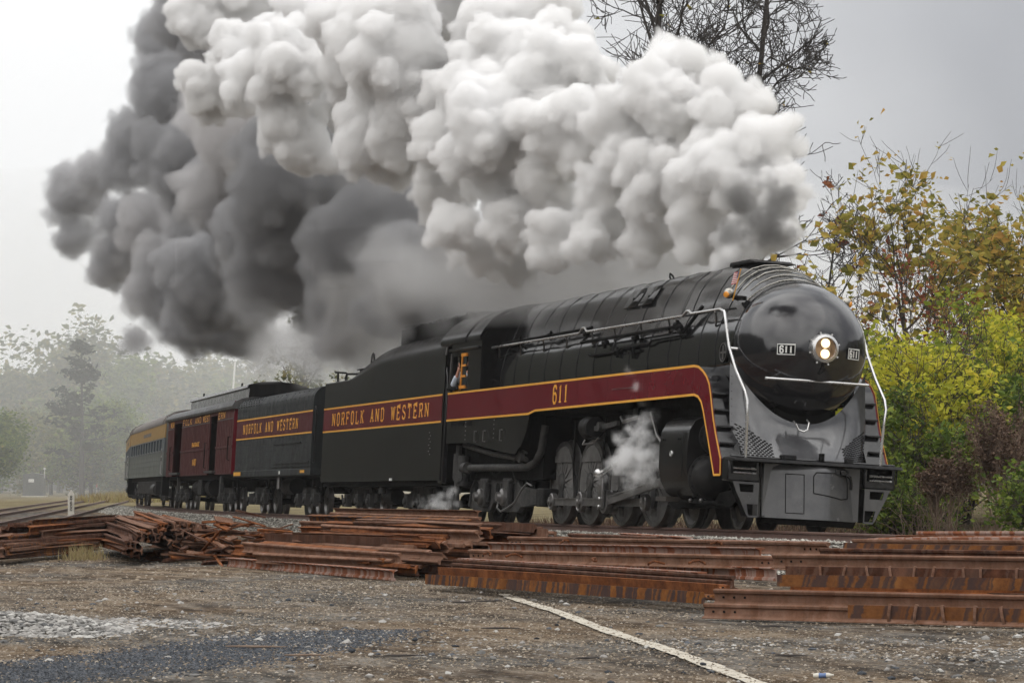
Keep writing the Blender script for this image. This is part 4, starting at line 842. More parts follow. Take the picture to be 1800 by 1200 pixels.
Hs = [(.12, 4.62), (-.8, 4.60), (-2.5, 4.58), (-4.7, 4.55), (-6.2, 4.50), (-7.1, 4.44), (-7.7, 4.36), (-8.2, 4.25), (-8.7, 4.12), (-9.2, 3.98), (-9.7, 3.83), (-10.1, 3.74), (-10.5, 3.695), (-11.5, 3.69), (-13.42, 3.69)]
rows = []
for x, Hh in Hs:
    r = np.interp(Hh, [3.69, 3.8, 4.3, 4.6], [.04, .12, .50, .72])
    pr_ = [(1.6, .92), (1.6, 1.8), (1.6, 2.6)] + [(1.6 - r + r * math.cos(a), Hh - r + r * math.sin(a)) for a in np.linspace(0, math.pi / 2, 9)] + [(0, Hh + .02)]
    rows.append([(x, -y, z) for y, z in pr_] + [(x, y, z) for y, z in reversed(pr_[:-1])])
mb = MB(); k = len(rows[0]); mb.v = [p for r in rows for p in r]
mb.f = [(i * k + j, i * k + j + 1, (i + 1) * k + j + 1, (i + 1) * k + j) for i in range(len(rows) - 1) for j in range(k - 1)] + [tuple(range((len(rows) - 1) * k, len(rows) * k))]
mb.build('tank_body', M['satin'], tender, smooth=38)
mb = MB(); mb.box(-13.4, .0, -1.5, 1.5, .80, .93); mb.build('underframe', M['dark'], tender, smooth=0)
mb = MB(); mb.box(-.05, .02, -1.55, 1.55, .95, 4.0); mb.build('front_bulkhead', M['dark'], tender, smooth=0)
rim = [(p[0] + .015, p[1], p[2]) for p in rows[0] if p[2] > 3.6]
MB().tube(rim, .022, 6).build('front_rim', M['rod'], tender)
mb = MB(); mb.prism([(-.12, .85), (.28, .85), (.28, 3.3), (.12, 3.62), (-.12, 3.62)], (0, -1.58, 0), X3, Z3, Y3, .12); mb.build('gangway_post', M['gloss'], tender, bevel=.02)
mb = MB(); mb.prism([(-.12, .85), (.28, .85), (.28, 3.3), (.12, 3.62), (-.12, 3.62)], (0, 1.46, 0), X3, Z3, Y3, .12); mb.build('gangway_post', M['gloss'], tender, bevel=.02)
mb = MB(); mb.prism([(-7.0, 4.5), (-7.08, 4.90), (.1, 4.92), (.1, 4.5)], (0, -1.0, 0), X3, Z3, Y3, .05); mb.prism([(-7.0, 4.5), (-7.08, 4.90), (.1, 4.92), (.1, 4.5)], (0, .95, 0), X3, Z3, Y3, .05); mb.box(-7.08, -7.0, -1.0, 1.0, 4.4, 4.9); mb.build('coal_boards', M['dark'], tender, smooth=0)
# coal heap
V = []; 
for i in range(90):
    for j in range(22):
        x = -7.0 + i * .08; y = -.98 + j * .0933
        V.append((x, y, 4.84 + .10 * (1 - (y / 1.0) ** 2) + .13 * float(vnoise(np.array([x * 3, y * 3, 1.0]), 1.3)) + .06 * random.random()))
mb = MB(); mb.add(V, [(i * 22 + j, (i + 1) * 22 + j, (i + 1) * 22 + j + 1, i * 22 + j + 1) for i in range(89) for j in range(21)]); mb.build('coal_load', M['coal'], tender, smooth=0, fix=False, kind='stuff')
lettered_band(tender, -13.40, .0, 2.315, 2.955, 1.6, M['maroon'], 'NORFOLK AND WESTERN', -12.35, -1.15, 2.475, .325, .15, .36)
mb = MB(); mb.prism([(-13.0, 3.7), (-13.0, 4.10), (-10.8, 4.10), (-10.8, 3.7)], (0, -.75, 0), X3, Z3, Y3, 1.5); wh = mb.build('water_hatch', M['dull'], tender, bevel=.03)
mb = MB(); mb.box(-13.1, -10.7, -.8, .8, 4.10, 4.13); mb.build('hatch_lid', M['dull'], wh, smooth=0)
MB().tube([(-11.9, -.5, 4.13), (-11.9, -.5, 4.24), (-11.5, -.5, 4.24), (-11.5, -.5, 4.13)], .015, 5).build('lid_handle', M['dull'], wh)
MB().tube([(-10.7, -.95, 3.7), (-10.65, -.95, 4.3), (-10.58, -.95, 4.42), (-10.5, -.95, 4.45), (-10.42, -.95, 4.42), (-10.35, -.95, 4.3), (-10.3, -.95, 3.75)], .028, 7).build('ladder_rail', M['dull'], tender)
MB().tube([(-13.42, -1.25, 3.2), (-13.5, -1.25, 4.0), (-13.9, -1.25, 4.05), (-14.0, -.9, 4.05)], .03, 6).build('grab_pole', M['dull'], tender)
mb = MB(); mb.tube([(-13.0, -.7, 4.0), (-13.9, -.9, 4.02), (-14.1, -.9, 3.9)], .035, 6); mb.tube([(-13.9, -.9, 4.02), (-13.9, -.9, 3.4)], .02, 6); mb.tube([(-14.1, -.9, 3.95), (-14.1, -.9, 3.3)], .02, 6); mb.build('filler_arm', M['dull'], tender)
mb = MB()
for k in range(8): mb.ball((-.95 - .12 * (k % 2), -1.605, 1.55 + .075 * k), .014, 4)
mb.build('rivets', M['rod'], tender, kind='stuff')
mb = MB(); mb.box(-5.0, -4.75, -1.615, -1.60, .93, .99); mb.build('builder_plate', M['white'], tender, smooth=0)
truck(tender, (-1.9, -3.3, -4.7), 'tender_truck', 'grey'); truck(tender, (-8.9, -10.3, -11.7), 'tender_truck', 'grey')
for s in (-1, 1):
    mb = MB(); mb.cyl((-6.3, s * 1.05, .55), (-7.2, s * 1.05, .55), .2, .2, 12); mb.build('air_tank', M['dull'], tender)
    mb = MB(); mb.cyl((-6.8, s * 1.35, .62), (-6.8, s * 1.35, .86), .1, .1, 10); mb.build('drain_pot', M['grey'], tender)
mb = MB(); mb.box(-14.2, -13.4, -.2, .2, .65, .9); mb.build('coupler', M['dull'], tender, bevel=.03)
MB().tube([(-13.5, -.7, .8), (-13.6, -.75, .4), (-13.9, -.8, .3), (-14.1, -.8, .6)], .03, 6).build('air_hose', M['dull'], tender)

# ================================================================== AUXILIARY WATER TENDER
AL = 14.2
aux = empty('water_car', label='riveted blackish water tender with maroon NORFOLK AND WESTERN band, second vehicle behind the engine', cat='water tender'); aux.matrix_world = car_matrix(34.2, AL)
r = .42; Hh = 3.72; pf = [(1.56, 1.30)] + [(1.56 - r + r * math.cos(a), Hh - r + r * math.sin(a)) for a in np.linspace(0, math.pi / 2, 8)] + [(0, Hh + .06)]
pf = [(-y, z) for y, z in pf] + [(y, z) for y, z in reversed(pf[:-1])]
mb = MB(); mb.prism(pf, (-14.3, 0, 0), Y3, Z3, X3, 13.8); mb.build('tank_body', M['aux'], aux, smooth=35)
mb = MB(); mb.prism(pf, (-.55, 0, -.0), Y3, Z3, X3, .02); mb.build('front_head', M['gloss'], aux, smooth=0)
mb = MB(); mb.box(-14.4, -.35, -1.58, 1.58, 1.13, 1.32); mb.build('side_sill', M['aux'], aux, bevel=.01)
lettered_band(aux, -14.28, -.52, 2.36, 2.98, 1.56, M['auxband'], 'NORFOLK AND WESTERN', -13.0, -2.75, 2.52, .29, .15, .32)
mb = MB(); row_x = [-14.1 + k * .75 for k in range(19)]
for s in (-1, 1):
    for x in row_x:
        for j in range(14): mb.ball((x, s * 1.562, 1.42 + j * .165 + (.0 if j % 2 else .01)), .017, 3)
mb.build('rivets', M['grey'], aux, kind='stuff')
mb = MB()
for s in (-1, 1):
    for k in range(7):
        for j in range(9):
            a = rad(15 + k * 12); mb.ball((-14.1 + j * .5 - (k % 2) * .2, s * (1.14 + .43 * math.cos(a)), 3.30 + .43 * math.sin(a)), .02, 3)
mb.build('roof_rivets', M['dark'], aux, kind='stuff')
for s in (-1, 1):
    mb = MB(); mb.ribbon([(-6.8, 2.1), (-2.2, 2.1)], .04, (0, s * 1.56, 0), X3, Z3, Y3 * s, .03); mb.ribbon([(-6.8, 1.52), (-.7, 1.52)], .05, (0, s * 1.56, 0), X3, Z3, Y3 * s, .03); mb.ribbon([(-7, 1.4), (-.7, 1.4)], .03, (0, s * 1.56, 0), X3, Z3, Y3 * s, .03); mb.build('side_rib', M['aux'], aux, smooth=0, fix=False)
    mb = MB(); mb.box(-14.3, -12.9, min(s * 1.578, s * 1.586), max(s * 1.578, s * 1.586), 1.17, 1.29); mb.box(-2.0, -1.3, min(s * 1.578, s * 1.586), max(s * 1.578, s * 1.586), 1.2, 1.28); mb.build('number_stencil', M['gold'], aux, smooth=0)
    mb = MB(); mb.box(-5.6, -5.4, min(s * 1.578, s * 1.586), max(s * 1.578, s * 1.586), 1.18, 1.28); mb.build('stencil_mark', M['white'], aux, smooth=0)
    MB().tube([(-.45, s * 1.5, 1.5), (-.2, s * 1.52, 1.5), (-.2, s * 1.52, 3.0), (-.45, s * 1.5, 3.1)], .025, 6).build('grab_iron', M['dull'], aux)
truck(aux, (-1.6, -2.9, -4.2), 'car_truck', 'dull'); truck(aux, (-10.3, -11.6, -12.9), 'car_truck', 'dull')
mb = MB(); mb.box(-13.8, -.6, -.5, .5, .7, 1.15); mb.build('centre_sill', M['dark'], aux, smooth=0)
mb = MB(); mb.cyl((-6.0, -.9, .85), (-7.6, -.9, .85), .26, .26, 14); mb.build('air_tank', M['dull'], aux)
MB().cyl((-6.5, -1.4, .75), (-6.5, -1.4, 1.1), .07, .07, 8).build('drain_pipe', M['rod'], aux)
for x in (-.2, -14.5): MB().box(x - .25, x + .25, -.2, .2, .7, .95).build('coupler', M['dull'], aux, bevel=.03)

# ================================================================== BAGGAGE CAR
BL = 20.8
bag = empty('baggage_car', label='maroon wooden baggage car with tall black clerestory roof and open side doors', cat='railway car'); bag.matrix_world = car_matrix(49.6, BL)
y = 1.5
def wallpanel(parent, name, mat, x0, x1, z0, z1, yy, t=.04, extra=None):
    mb = MB()
    for s in (-1, 1): mb.box(x0, x1, min(s * yy, s * (yy - t)), max(s * yy, s * (yy - t)), z0, z1)
    return mb.build(name, mat, parent, smooth=0)
D1_, D2_ = (-18.5, -15.75), (-6.7, -4.55)
for s in (-1, 1):
    for x0, x1 in ((-20.8, D1_[0]), (D1_[1], D2_[0]), (D2_[1], -.02)):
        mb = MB(); mb.box(x0, x1, min(s * y, s * (y - .05)), max(s * y, s * (y - .05)), 1.25, 3.5); pn = mb.build('wall', M['maroon2'], bag, smooth=0)
        n_ = max(2, int((x1 - x0) / .42)); mb = MB()      # board battens
        for q in range(1, n_): xx = x0 + (x1 - x0) * q / n_; mb.box(xx - .012, xx + .012, min(s * y, s * (y + .012)), max(s * y, s * (y + .012)), 1.3, 3.08)
        mb.build('batten', M['maroon2'], pn, smooth=0)
        mb = MB(); mb.box(x0, x1, min(s * y, s * (y + .03)), max(s * y, s * (y + .03)), 2.14, 2.22); mb.build('belt_rail', M['maroon2'], pn, smooth=0)
        mb = MB(); mb.box(x0, x1, min(s * y, s * (y + .014)), max(s * y, s * (y + .014)), 3.105, 3.135); mb.build('letterboard_line', M['roofgrey'], pn, smooth=0)
    for dk in (D1_, D2_):
        mb = MB(); mb.box(dk[0], dk[1], min(s * y, s * (y - .05)), max(s * y, s * (y - .05)), 3.32, 3.5); mb.build('door_header', M['maroon2'], bag, smooth=0)
        w = dk[1] - dk[0]
        mb = MB(); mb.box(dk[0], dk[1], min(s * (y - .35), s * (y - .4)), max(s * (y - .35), s * (y - .4)), 1.35, 2.62); mb.build('door_panel', M['coachwin'], bag, smooth=0)
        mb = MB(); mb.box(dk[0] - .1, dk[1] + .25, min(s * (y - .1), s * (y + .12)), max(s * (y - .1), s * (y + .12)), 1.30, 1.39); mb.build('door_sill', M['grey'], bag, smooth=0)
        MB().tube([(dk[1] - .1 - w - .4, s * (y + .02), 1.5), (dk[1] - w - .5, s * (y + .08), 1.5), (dk[1] - w - .5, s * (y + .08), 2.4), (dk[1] - w - .5, s * (y + .02), 2.4)], .02, 5).build('grab_iron', M['dark'], bag)
    MB().tube([(-.5, s * (y + .02), 1.7), (-.5, s * (y + .09), 1.75), (-.5, s * (y + .09), 2.5), (-.5, s * (y + .02), 2.5)], .02, 5).build('grab_iron', M['dark'], bag)
    ax_ = -X3 * s; oo = (0, s * (y + .001), 0)
    seq = (('NOR', -19.9, -18.6, 3.18, .2), ('FOLK', -15.6, -12.4, 3.18, .2), ('AND', -11.5, -9.4, 3.18, .2), ('WEST', -8.9, -6.8, 3.18, .2), ('ERN', -4.4, -2.3, 3.18, .2), ('BAGGAGE', -12.0, -9.6, 2.32, .14), ('1407', -11.6, -10.3, 1.62, .22))
    for w_, a, b_, z_, h_ in seq:
        pt = (b_ - a) / len(w_); letter_parts(w_, *((a, b_) if s < 0 else (-b_, -a)), z_, h_, oo, ax_, Z3, Y3 * s, .17, pt * .72, .016 if z_ < 3 else .006, M['gold'], bag)
for x in (-.02, -20.8):
    mb = MB(); mb.box(x - .04 if x < -1 else x, x if x < -1 else x + .04, -1.5, 1.5, 1.25, 3.7); mb.build('end_wall', M['maroon'], bag, smooth=0)
MB().box(-20.7, -.1, -1.1, 1.1, 1.26, 1.3).build('floor', M['dark'], bag, smooth=0)
MB().box(-20.6, -.2, -.05, .05, 1.3, 3.5).build('partition', M['dark'], bag, smooth=0)
pf = [(1.58, 3.44), (1.60, 3.52), (1.52, 3.66), (1.3, 3.78), (.95, 3.86), (0, 3.9)]; pf = [(-a, b_) for a, b_ in pf] + [(a, b_) for a, b_ in reversed(pf[:-1])]
mb = MB(); mb.prism(pf, (-20.95, 0, 0), Y3, Z3, X3, 21.1); mb.build('roof', M['roofgrey'], bag, smooth=35)
pf = [(1.02, 3.7), (1.0, 4.16), (1.08, 4.18), (1.04, 4.28), (.6, 4.40), (0, 4.44)]; pf = [(-a, b_) for a, b_ in pf] + [(a, b_) for a, b_ in reversed(pf[:-1])]
mb = MB(); mb.prism(pf, (-17.6, 0, 0), Y3, Z3, X3, 17.4); mb.build('clerestory', M['satin'], bag, smooth=30)
for x in (-14.5, -3.2): MB().tube([(x, -.9, 4.3), (x, -.9, 4.42), (x + .3, -.9, 4.42), (x + .3, -.9, 4.3)], .018, 5).build('roof_grab', M['dark'], bag)
truck(bag, (-2.0, -3.5, -5.0), 'car_truck', 'dull'); truck(bag, (-15.8, -17.3, -18.8), 'car_truck', 'dull')
mb = MB(); mb.box(-20.7, -.1, -1.35, 1.35, 1.1, 1.26); mb.box(-20, -1, -.4, .4, .75, 1.12); mb.build('underframe', M['dark'], bag, smooth=0)
for x in (-8.2, -11.6): MB().cyl((x, -.95, .82), (x - 1.8, -.95, .82), .3, .3, 14).build('air_tank', M['dull'], bag)
MB().box(-10.6, -9.4, -1.35, -.6, .55, 1.1).build('battery_box', M['dull'], bag, bevel=.02)
for x in (-3.4, -17.0):
    MB().box(x - .18, x + .18, -1.42, -1.32, .62, 1.2).build('step_hanger', M['grey'], bag, smooth=0)
for x in (.25, -21.05): MB().box(x - .25, x + .25, -.2, .2, .7, .95).build('coupler', M['dull'], bag, bevel=.03)

# ================================================================== COACHES
def make_coach(mat, label):
    co = empty('passenger_coach', label=label, cat='railway coach', group='passenger coaches at the rear of the train'); L = 25.9; y = 1.52
    for s in (-1, 1):
        mb = MB(); mb.box(-L, 0, min(s * y, s * (y - .05)), max(s * y, s * (y - .05)), 1.28, 2.28); lw = mb.build('lower_wall', M['coachgrey'], co, smooth=0)
        mb = MB()
        for z in (1.5, 1.72, 1.94, 2.14): mb.box(-L, 0, min(s * y, s * (y + .012)), max(s * y, s * (y + .012)), z, z + .015)
        mb.build('fluting', M['coachgrey'], lw, smooth=0)
        mb = MB(); mb.box(-L, 0, min(s * y, s * (y - .05)), max(s * y, s * (y - .05)), 2.84, 3.42); mb.build('letterboard', M['coachband'], co, smooth=0)
        mb = MB(); mb.box(-15, -9.5, min(s * y, s * (y + .008)), max(s * y, s * (y + .008)), 3.05, 3.2); mb.build('faded_lettering', M['coachroof'], co, smooth=0)
        xs = [-1.9 - k * 1.98 for k in range(12)]; w = 1.25; mb = MB(); e = 0
        for xw in xs: mb.box(xw, e, min(s * y, s * (y - .06)), max(s * y, s * (y - .06)), 2.28, 2.84); e = xw - w
        mb.box(-L, e, min(s * y, s * (y - .06)), max(s * y, s * (y - .06)), 2.28, 2.84)
        mb.box(-L, 0, min(s * y, s * (y + .01)), max(s * y, s * (y + .01)), 2.26, 2.33); mb.box(-L, 0, min(s * y, s * (y + .01)), max(s * y, s * (y + .01)), 2.79, 2.85)
        mb.build('window_band', M['coachwin'], co, smooth=0)
        for xw in xs:
            wd = MB().box(xw - w + .0, xw, min(s * (y - .05), s * (y - .07)), max(s * (y - .05), s * (y - .07)), 2.33, 2.79).build('window', M['glass'], co, smooth=0)
            MB().box(xw - w - .02, xw + .02, min(s * y, s * (y + .03)), max(s * y, s * (y + .03)), 2.30, 2.345).build('sill', M['cabinet'], wd, smooth=0)
        MB().tube([(-.3, s * (y + .03), 1.35), (-.3, s * (y + .08), 1.4), (-.3, s * (y + .08), 2.4)], .022, 5).build('grab_rail', M['steel'], co)
        MB().box(-1.0, -.25, min(s * 1.2, s * 1.5), max(s * 1.2, s * 1.5), .5, 1.28).build('vestibule_steps', M['dark'], co, smooth=0)
    pf = [(1.53, 3.40), (1.54, 3.50), (1.42, 3.72), (1.1, 3.92), (.6, 4.03), (0, 4.06)]; pf = [(-a, b_) for a, b_ in pf] + [(a, b_) for a, b_ in reversed(pf[:-1])]
    MB().prism(pf, (-L, 0, 0), Y3, Z3, X3, L).build('roof', M['coachroof'], co, smooth=40)
    mb = MB()
    for x in (-1.1, -L + 1.1): mb.ribbon(pf, .05, (x, 0, 0), Y3, Z3, X3, .05)
    mb.build('roof_rib', M['coachroof'], co, smooth=0, fix=False)
    for x in (-.03, -L + .03):
        MB().box(x - .03, x + .03, -1.48, 1.48, 1.28, 3.7).build('end_wall', M['coachgrey'], co, smooth=0)
        MB().box(x - .4, x + .4, -.6, .6, 1.1, 3.5).build('gangway', M['dark'], co, smooth=0)
    MB().box(-L + .2, -.2, -1.35, 1.35, 1.08, 1.28).build('underframe', M['dark'], co, smooth=0)
    MB().box(-L + 6, -6, -1.40, -1.0, .55, 1.1).build('equipment_box', M['dull'], co, bevel=.03)
    MB().cyl((-6.2, -1.25, .75), (-7.6, -1.3, .75), .26, .26, 12).build('air_tank', M['grey'], co)
    truck(co, (-2.3, -4.8), 'coach_truck', 'grey', .457); truck(co, (-L + 2.3, -L + 4.8), 'coach_truck', 'grey', .457)
    return co
coach = make_coach(None, 'grey coach with yellow letterboard and row of windows, just behind the baggage car'); coach.matrix_world = car_matrix(71.3, 25.9)
c2 = copy_tree(coach); c2.matrix_world = car_matrix(98.1, 25.9); c2['label'] = 'last visible coach, mostly hidden behind the first grey coach'
# ================================================================== GROUND
def gz(x, y):
    x = np.asarray(x, float); y = np.asarray(y, float)
    z = -.55 - .0025 * np.clip(-x - 20, 0, 400)
    z = z + .005 * np.sin(x * .9 + .6 * y) + .004 * np.sin(y * 1.5 - .6 * x + 1)
    z = z + np.clip(y - 8, 0, 400) * .045 * np.clip((x + 120) / 80, 0, 1)          # bank rising behind the track on the right
    z = z - .25 * np.clip((x - 40) / 30, 0, 1)
    return z
def grow(v):
    return np.array(v)
gx = np.concatenate([np.arange(-420, -100, 12), np.arange(-100, -25, 2.5), np.arange(-25, 36, .45), np.arange(36, 70, 2), np.arange(70, 161, 9)])
gy = np.concatenate([np.arange(-150, -40, 10), np.arange(-40, -22, 2), np.arange(-22, 4, .45), np.arange(4, 40, 2), np.arange(40, 171, 10)])
GX, GY = np.meshgrid(gx, gy, indexing='ij'); V = np.stack([GX, GY, gz(GX, GY)], -1).reshape(-1, 3)
nx, ny = GX.shape; I = np.arange(nx * ny).reshape(nx, ny)
Fq = np.stack([I[:-1, :-1], I[1:, :-1], I[1:, 1:], I[:-1, 1:]], -1).reshape(-1, 4)
me = raw_mesh('ground', V, Fq, M['yard'], True); me.materials.append(M['soil'])
cx = V[Fq].mean(1); me.polygons.foreach_set('material_index', ((cx[:, 1] > 3.5 + 1.2 * np.sin(cx[:, 0] * .3)) | (cx[:, 0] < -105)).astype(np.int32))
tag(link(bpy.data.objects.new('ground', me)), kind='structure')
# hill behind the trees on the right and wooded slopes round the place
def hill(name, pts, h, depth, seed, foot=-1.5):
    rng = np.random.default_rng(seed); P = [Vector(p) for p in pts]; V = []; N = 60; K = 14
    for i in range(N + 1):
        t = i / N * (len(P) - 1); k = min(int(t), len(P) - 2); c = P[k].lerp(P[k + 1], t - k); d = (P[k + 1] - P[k]).normalized(); nrm = Vector((-d.y, d.x, 0))
        edge = min(1, i / 6, (N - i) / 6)
        for j in range(K + 1):
            s = j / K; q = c + nrm * (depth * s); hh = h * math.sin(min(1, s * 1.15) * math.pi / 2) * edge
            q.z = foot + hh * (.8 + .45 * float(vnoise(np.array([q.x * .02, q.y * .02, seed]), 1))) + .1 * hh * float(vnoise(np.array([q.x * .13, q.y * .13, seed]), 1)); V.append(q)
    mb = MB(); mb.add(V, [(i * (K + 1) + j, (i + 1) * (K + 1) + j, (i + 1) * (K + 1) + j + 1, i * (K + 1) + j + 1) for i in range(N) for j in range(K)])
    o = mb.build(name, M['slope'], smooth=60, fix=False); return tag(o, kind='structure')
hill('hill', [(60, 60, 0), (-60, 62, 0), (-200, 95, 0), (-330, 130, 0)][::-1], 26, 60, 3, -1)
# ================================================================== MAIN TRACK
track = empty('railway_track', kind='structure')
RAILP = [(-.076, 0), (.076, 0), (.076, .012), (.020, .034), (.009, .05), (.009, .125), (.034, .14), (.037, .168), (.028, .18), (-.028, .18), (-.037, .168), (-.034, .14), (-.009, .125), (-.009, .05), (-.020, .034), (-.076, .012)]
def sweep(name, frames, prof, mat, parent):
    mb = MB(); k = len(prof)
    for P, s, u in frames: mb.v += [tuple(P + s * a + u * b) for a, b in prof]
    n_ = len(frames); mb.f = [(i * k + j, i * k + (j + 1) % k, (i + 1) * k + (j + 1) % k, (i + 1) * k + j) for i in range(n_ - 1) for j in range(k)] + [tuple(range(k)), tuple((n_ - 1) * k + j for j in range(k))]
    return mb.build(name, mat, parent, smooth=35)
TS = list(np.arange(-20, 232, 3.0))
for lat in (-.755, .755):
    fr = []
    for t in TS:
        P, fw, s, u = track_frame(t); fr.append((P + s * lat - u * .18, s, u))
    sweep('rail', fr, RAILP, M['railhead'], track)
fr = []
for t in TS:
    P, fw, s, u = track_frame(t); gl = float(gz(*(P + s * -3.3)[:2])) - P.z; gr = float(gz(*(P + s * 3.3)[:2])) - P.z
    A = [P + s * l + u * h for l, h in ((-1.75, -.215), (-.9, -.205), (0, -.21), (.9, -.205), (1.75, -.215))]
    L_ = P + s * -3.5; L_.z = P.z + gl - .12; R_ = P + s * 3.5; R_.z = P.z + gr - .12
    fr.append([L_] + A + [R_])
mb = MB(); mb.v = [tuple(p) for r in fr for p in r]; mb.f = [(i * 7 + j, (i + 1) * 7 + j, (i + 1) * 7 + j + 1, i * 7 + j + 1) for i in range(len(fr) - 1) for j in range(6)]
mb.build('ballast_bed', M['ballast'], track, smooth=0, fix=False)
tie_me = MB().box(-.115, .115, -1.3, 1.3, -.18, 0).mesh('tie', M['tie'], 0)
plate_mb = MB()
for k in range(250):
    t = -14 + k * .53
    P, fw, s, u = track_frame(t); o = bpy.data.objects.new('tie', tie_me); link(o, track)
    mm = Matrix((fw, s, u)).transposed().to_4x4(); mm.translation = P - u * .185; o.matrix_world = mm @ Matrix.Rotation(random.gauss(0, .012), 4, 'Z')
    for lat in (-.755, .755):
        c = P + s * lat - u * .182
        for q in (-.095, .095): plate_mb.bar(c + s * q - fw * .09, c + s * q + fw * .09, .06, .03, up=u); 
        for q in (-.1, .1):
            for w in (-.05, .06): plate_mb.bar(c + s * q + fw * w, c + s * q + fw * w + u * .045, .03, .03)
plate_mb.build('tie_plates', M['rustdk'], track, smooth=0, fix=False, kind='stuff')
# the two other tracks further left
def straight_track(A, B, seed):
    A, B = Vector(A), Vector(B); tr = empty('railway_track', kind='structure'); d = (B - A).normalized(); s = Z3.cross(d).normalized(); L = (B - A).length
    for lat in (-.755, .755): sweep('rail', [(A + s * lat + d * (L * k / 8) - Z3 * .18, s, Z3) for k in range(9)], RAILP, M['railhead'] if lat else None, tr)
    mb = MB(); pr_ = [(-2.9, -.62), (-1.7, -.165), (0, -.155), (1.7, -.165), (2.9, -.62)]
    mb.v = [tuple(A + d * (L * k / 30) + s * a + Z3 * b) for k in range(31) for a, b in pr_]; mb.f = [(i * 5 + j, (i + 1) * 5 + j, (i + 1) * 5 + j + 1, i * 5 + j + 1) for i in range(30) for j in range(4)]
    mb.build('ballast_bed', M['ballast'], tr, smooth=0, fix=False)
    for k in range(290):
        o = bpy.data.objects.new('tie', tie_me); link(o, tr); mm = Matrix((d, s, Z3)).transposed().to_4x4(); mm.translation = A + d * (1 + k * .55) - Z3 * .185; o.matrix_world = mm
straight_track((5.0, -18.24, -.35), (-212, 25.6, -.90), 1)
straight_track((5, -22.06, -.38), (-272, 35.4, -1.0), 2)

# ------------------------------------------------------------------ stones (one object per kind of cover)
OCT_ = np.array([[1, 0, 0], [-1, 0, 0], [0, 1, 0], [0, -1, 0], [0, 0, 1], [0, 0, -1]], float)
OF_ = np.array([[0, 2, 4], [2, 1, 4], [1, 3, 4], [3, 0, 4], [2, 0, 5], [1, 2, 5], [3, 1, 5], [0, 3, 5]])
import bmesh as _bm
_b = _bm.new(); _bm.ops.create_icosphere(_b, subdivisions=1, radius=1.0); ICO = np.array([v.co[:] for v in _b.verts]); IFC = np.array([[v.index for v in f.verts] for f in _b.faces]); _b.free()
def stones(name, P, size, mat, flat=.7, kind='stuff', parent=None, ico=False):
    OCT, OF = (ICO, IFC) if ico else (OCT_, OF_); k_ = len(OCT)
    n_ = len(P); sz = size[0] + (size[1] - size[0]) * RNG.random(n_) ** 2.2
    V = OCT[None] * (.65 + .6 * RNG.random((n_, k_, 1))) + (.10 if ico else .18) * RNG.standard_normal((n_, k_, 3))
    V = V * sz[:, None, None] * np.stack([np.ones(n_), .65 + .5 * RNG.random(n_), np.full(n_, flat)], 1)[:, None, :]
    a = RNG.random(n_) * 6.28; c, s = np.cos(a), np.sin(a); x, y = V[..., 0].copy(), V[..., 1].copy()
    V[..., 0] = x * c[:, None] - y * s[:, None]; V[..., 1] = x * s[:, None] + y * c[:, None]
    V = V + P[:, None, :]; Fs = (OF[None] + (np.arange(n_) * k_)[:, None, None]).reshape(-1, 3)
    o = bpy.data.objects.new(name, raw_mesh(name, V.reshape(-1, 3), Fs, mat)); link(o, parent); return tag(o, kind=kind)
def bed_pts(t0, t1, n_, l0, l1):
    t = t0 + (t1 - t0) * RNG.random(n_); l = l0 + (l1 - l0) * RNG.random(n_); out = []
    for a, b in zip(t, l):
        P, fw, s, u = track_frame(a); q = P + s * b
        e = P + s * (math.copysign(1.75, b)) - u * .215; f_ = P + s * math.copysign(3.5, b); fz = float(gz(f_.x, f_.y)) - .12
        if abs(b) < 1.75: z = (q - u * .215).z
        else: z = e.z + (fz - e.z) * (abs(b) - 1.75) / 1.75
        out.append((q.x, q.y, z))
    P = np.array(out); P[:, 2] += .02 + .03 * RNG.random(n_); return P
stones('ballast_stones', bed_pts(-12, 22, 13000, -3.7, -.75), (.022, .052), M['stone'], parent=track)
stones('ballast_stones', bed_pts(22, 110, 7000, -3.8, -.85), (.03, .07), M['stone'], parent=track)
stones('ballast_stones', bed_pts(-14, 30, 2500, .9, 3.0), (.025, .05), M['stone'], parent=track)
def scatter(n_, x0, x1, y0, y1, lift=.0):
    x = x0 + (x1 - x0) * RNG.random(n_); y = y0 + (y1 - y0) * RNG.random(n_); return np.stack([x, y, gz(x, y) + lift], 1)
P = scatter(90000, 4, 31, -19, -5.5); dens = vnoise(P * np.array([1, 1.6, 0]), .55); P = P[dens + .25 * RNG.random(len(P)) > .36]
stones('yard_gravel', P, (.005, .024), M['pebble'], .6)
P = scatter(9000, -22, 10, -15, -4); stones('yard_gravel', P, (.012, .04), M['pebble'], .6)
def blob(n_, c, rx, ry, rot, z0=0, h=0):
    a = RNG.random(n_) * 6.283; r = np.sqrt(RNG.random(n_)) ; x = rx * r * np.cos(a); y = ry * r * np.sin(a); e = np.cos(rot), np.sin(rot)
    X = c[0] + x * e[0] - y * e[1]; Y = c[1] + x * e[1] + y * e[0]; return np.stack([X, Y, gz(X, Y) + z0 + h * np.clip(1 - r * r, 0, 1) * RNG.random(n_)], 1)
stones('pale_rubble', np.concatenate([blob(4200, (15.4, -16.3), 3.2, 1.15, .10, -.015, .09), blob(700, (15.9, -14.7), 1.4, .55, .2, -.015, .01), blob(900, (17.0, -14.6), 3.2, 1.1, .3, -.02)]), (.012, .065), M['palestone'], .55, ico=True)
stones('pale_rubble', np.concatenate([blob(1500, (23.9, -9.0), 3.4, 1.5, .5, -.005), blob(900, (25.5, -7.6), 2.2, .8, .5, -.01, .03), blob(500, (20.5, -13.3), 3, 1.2, .2, -.005)]), (.006, .035), M['palestone'], .55, ico=True)
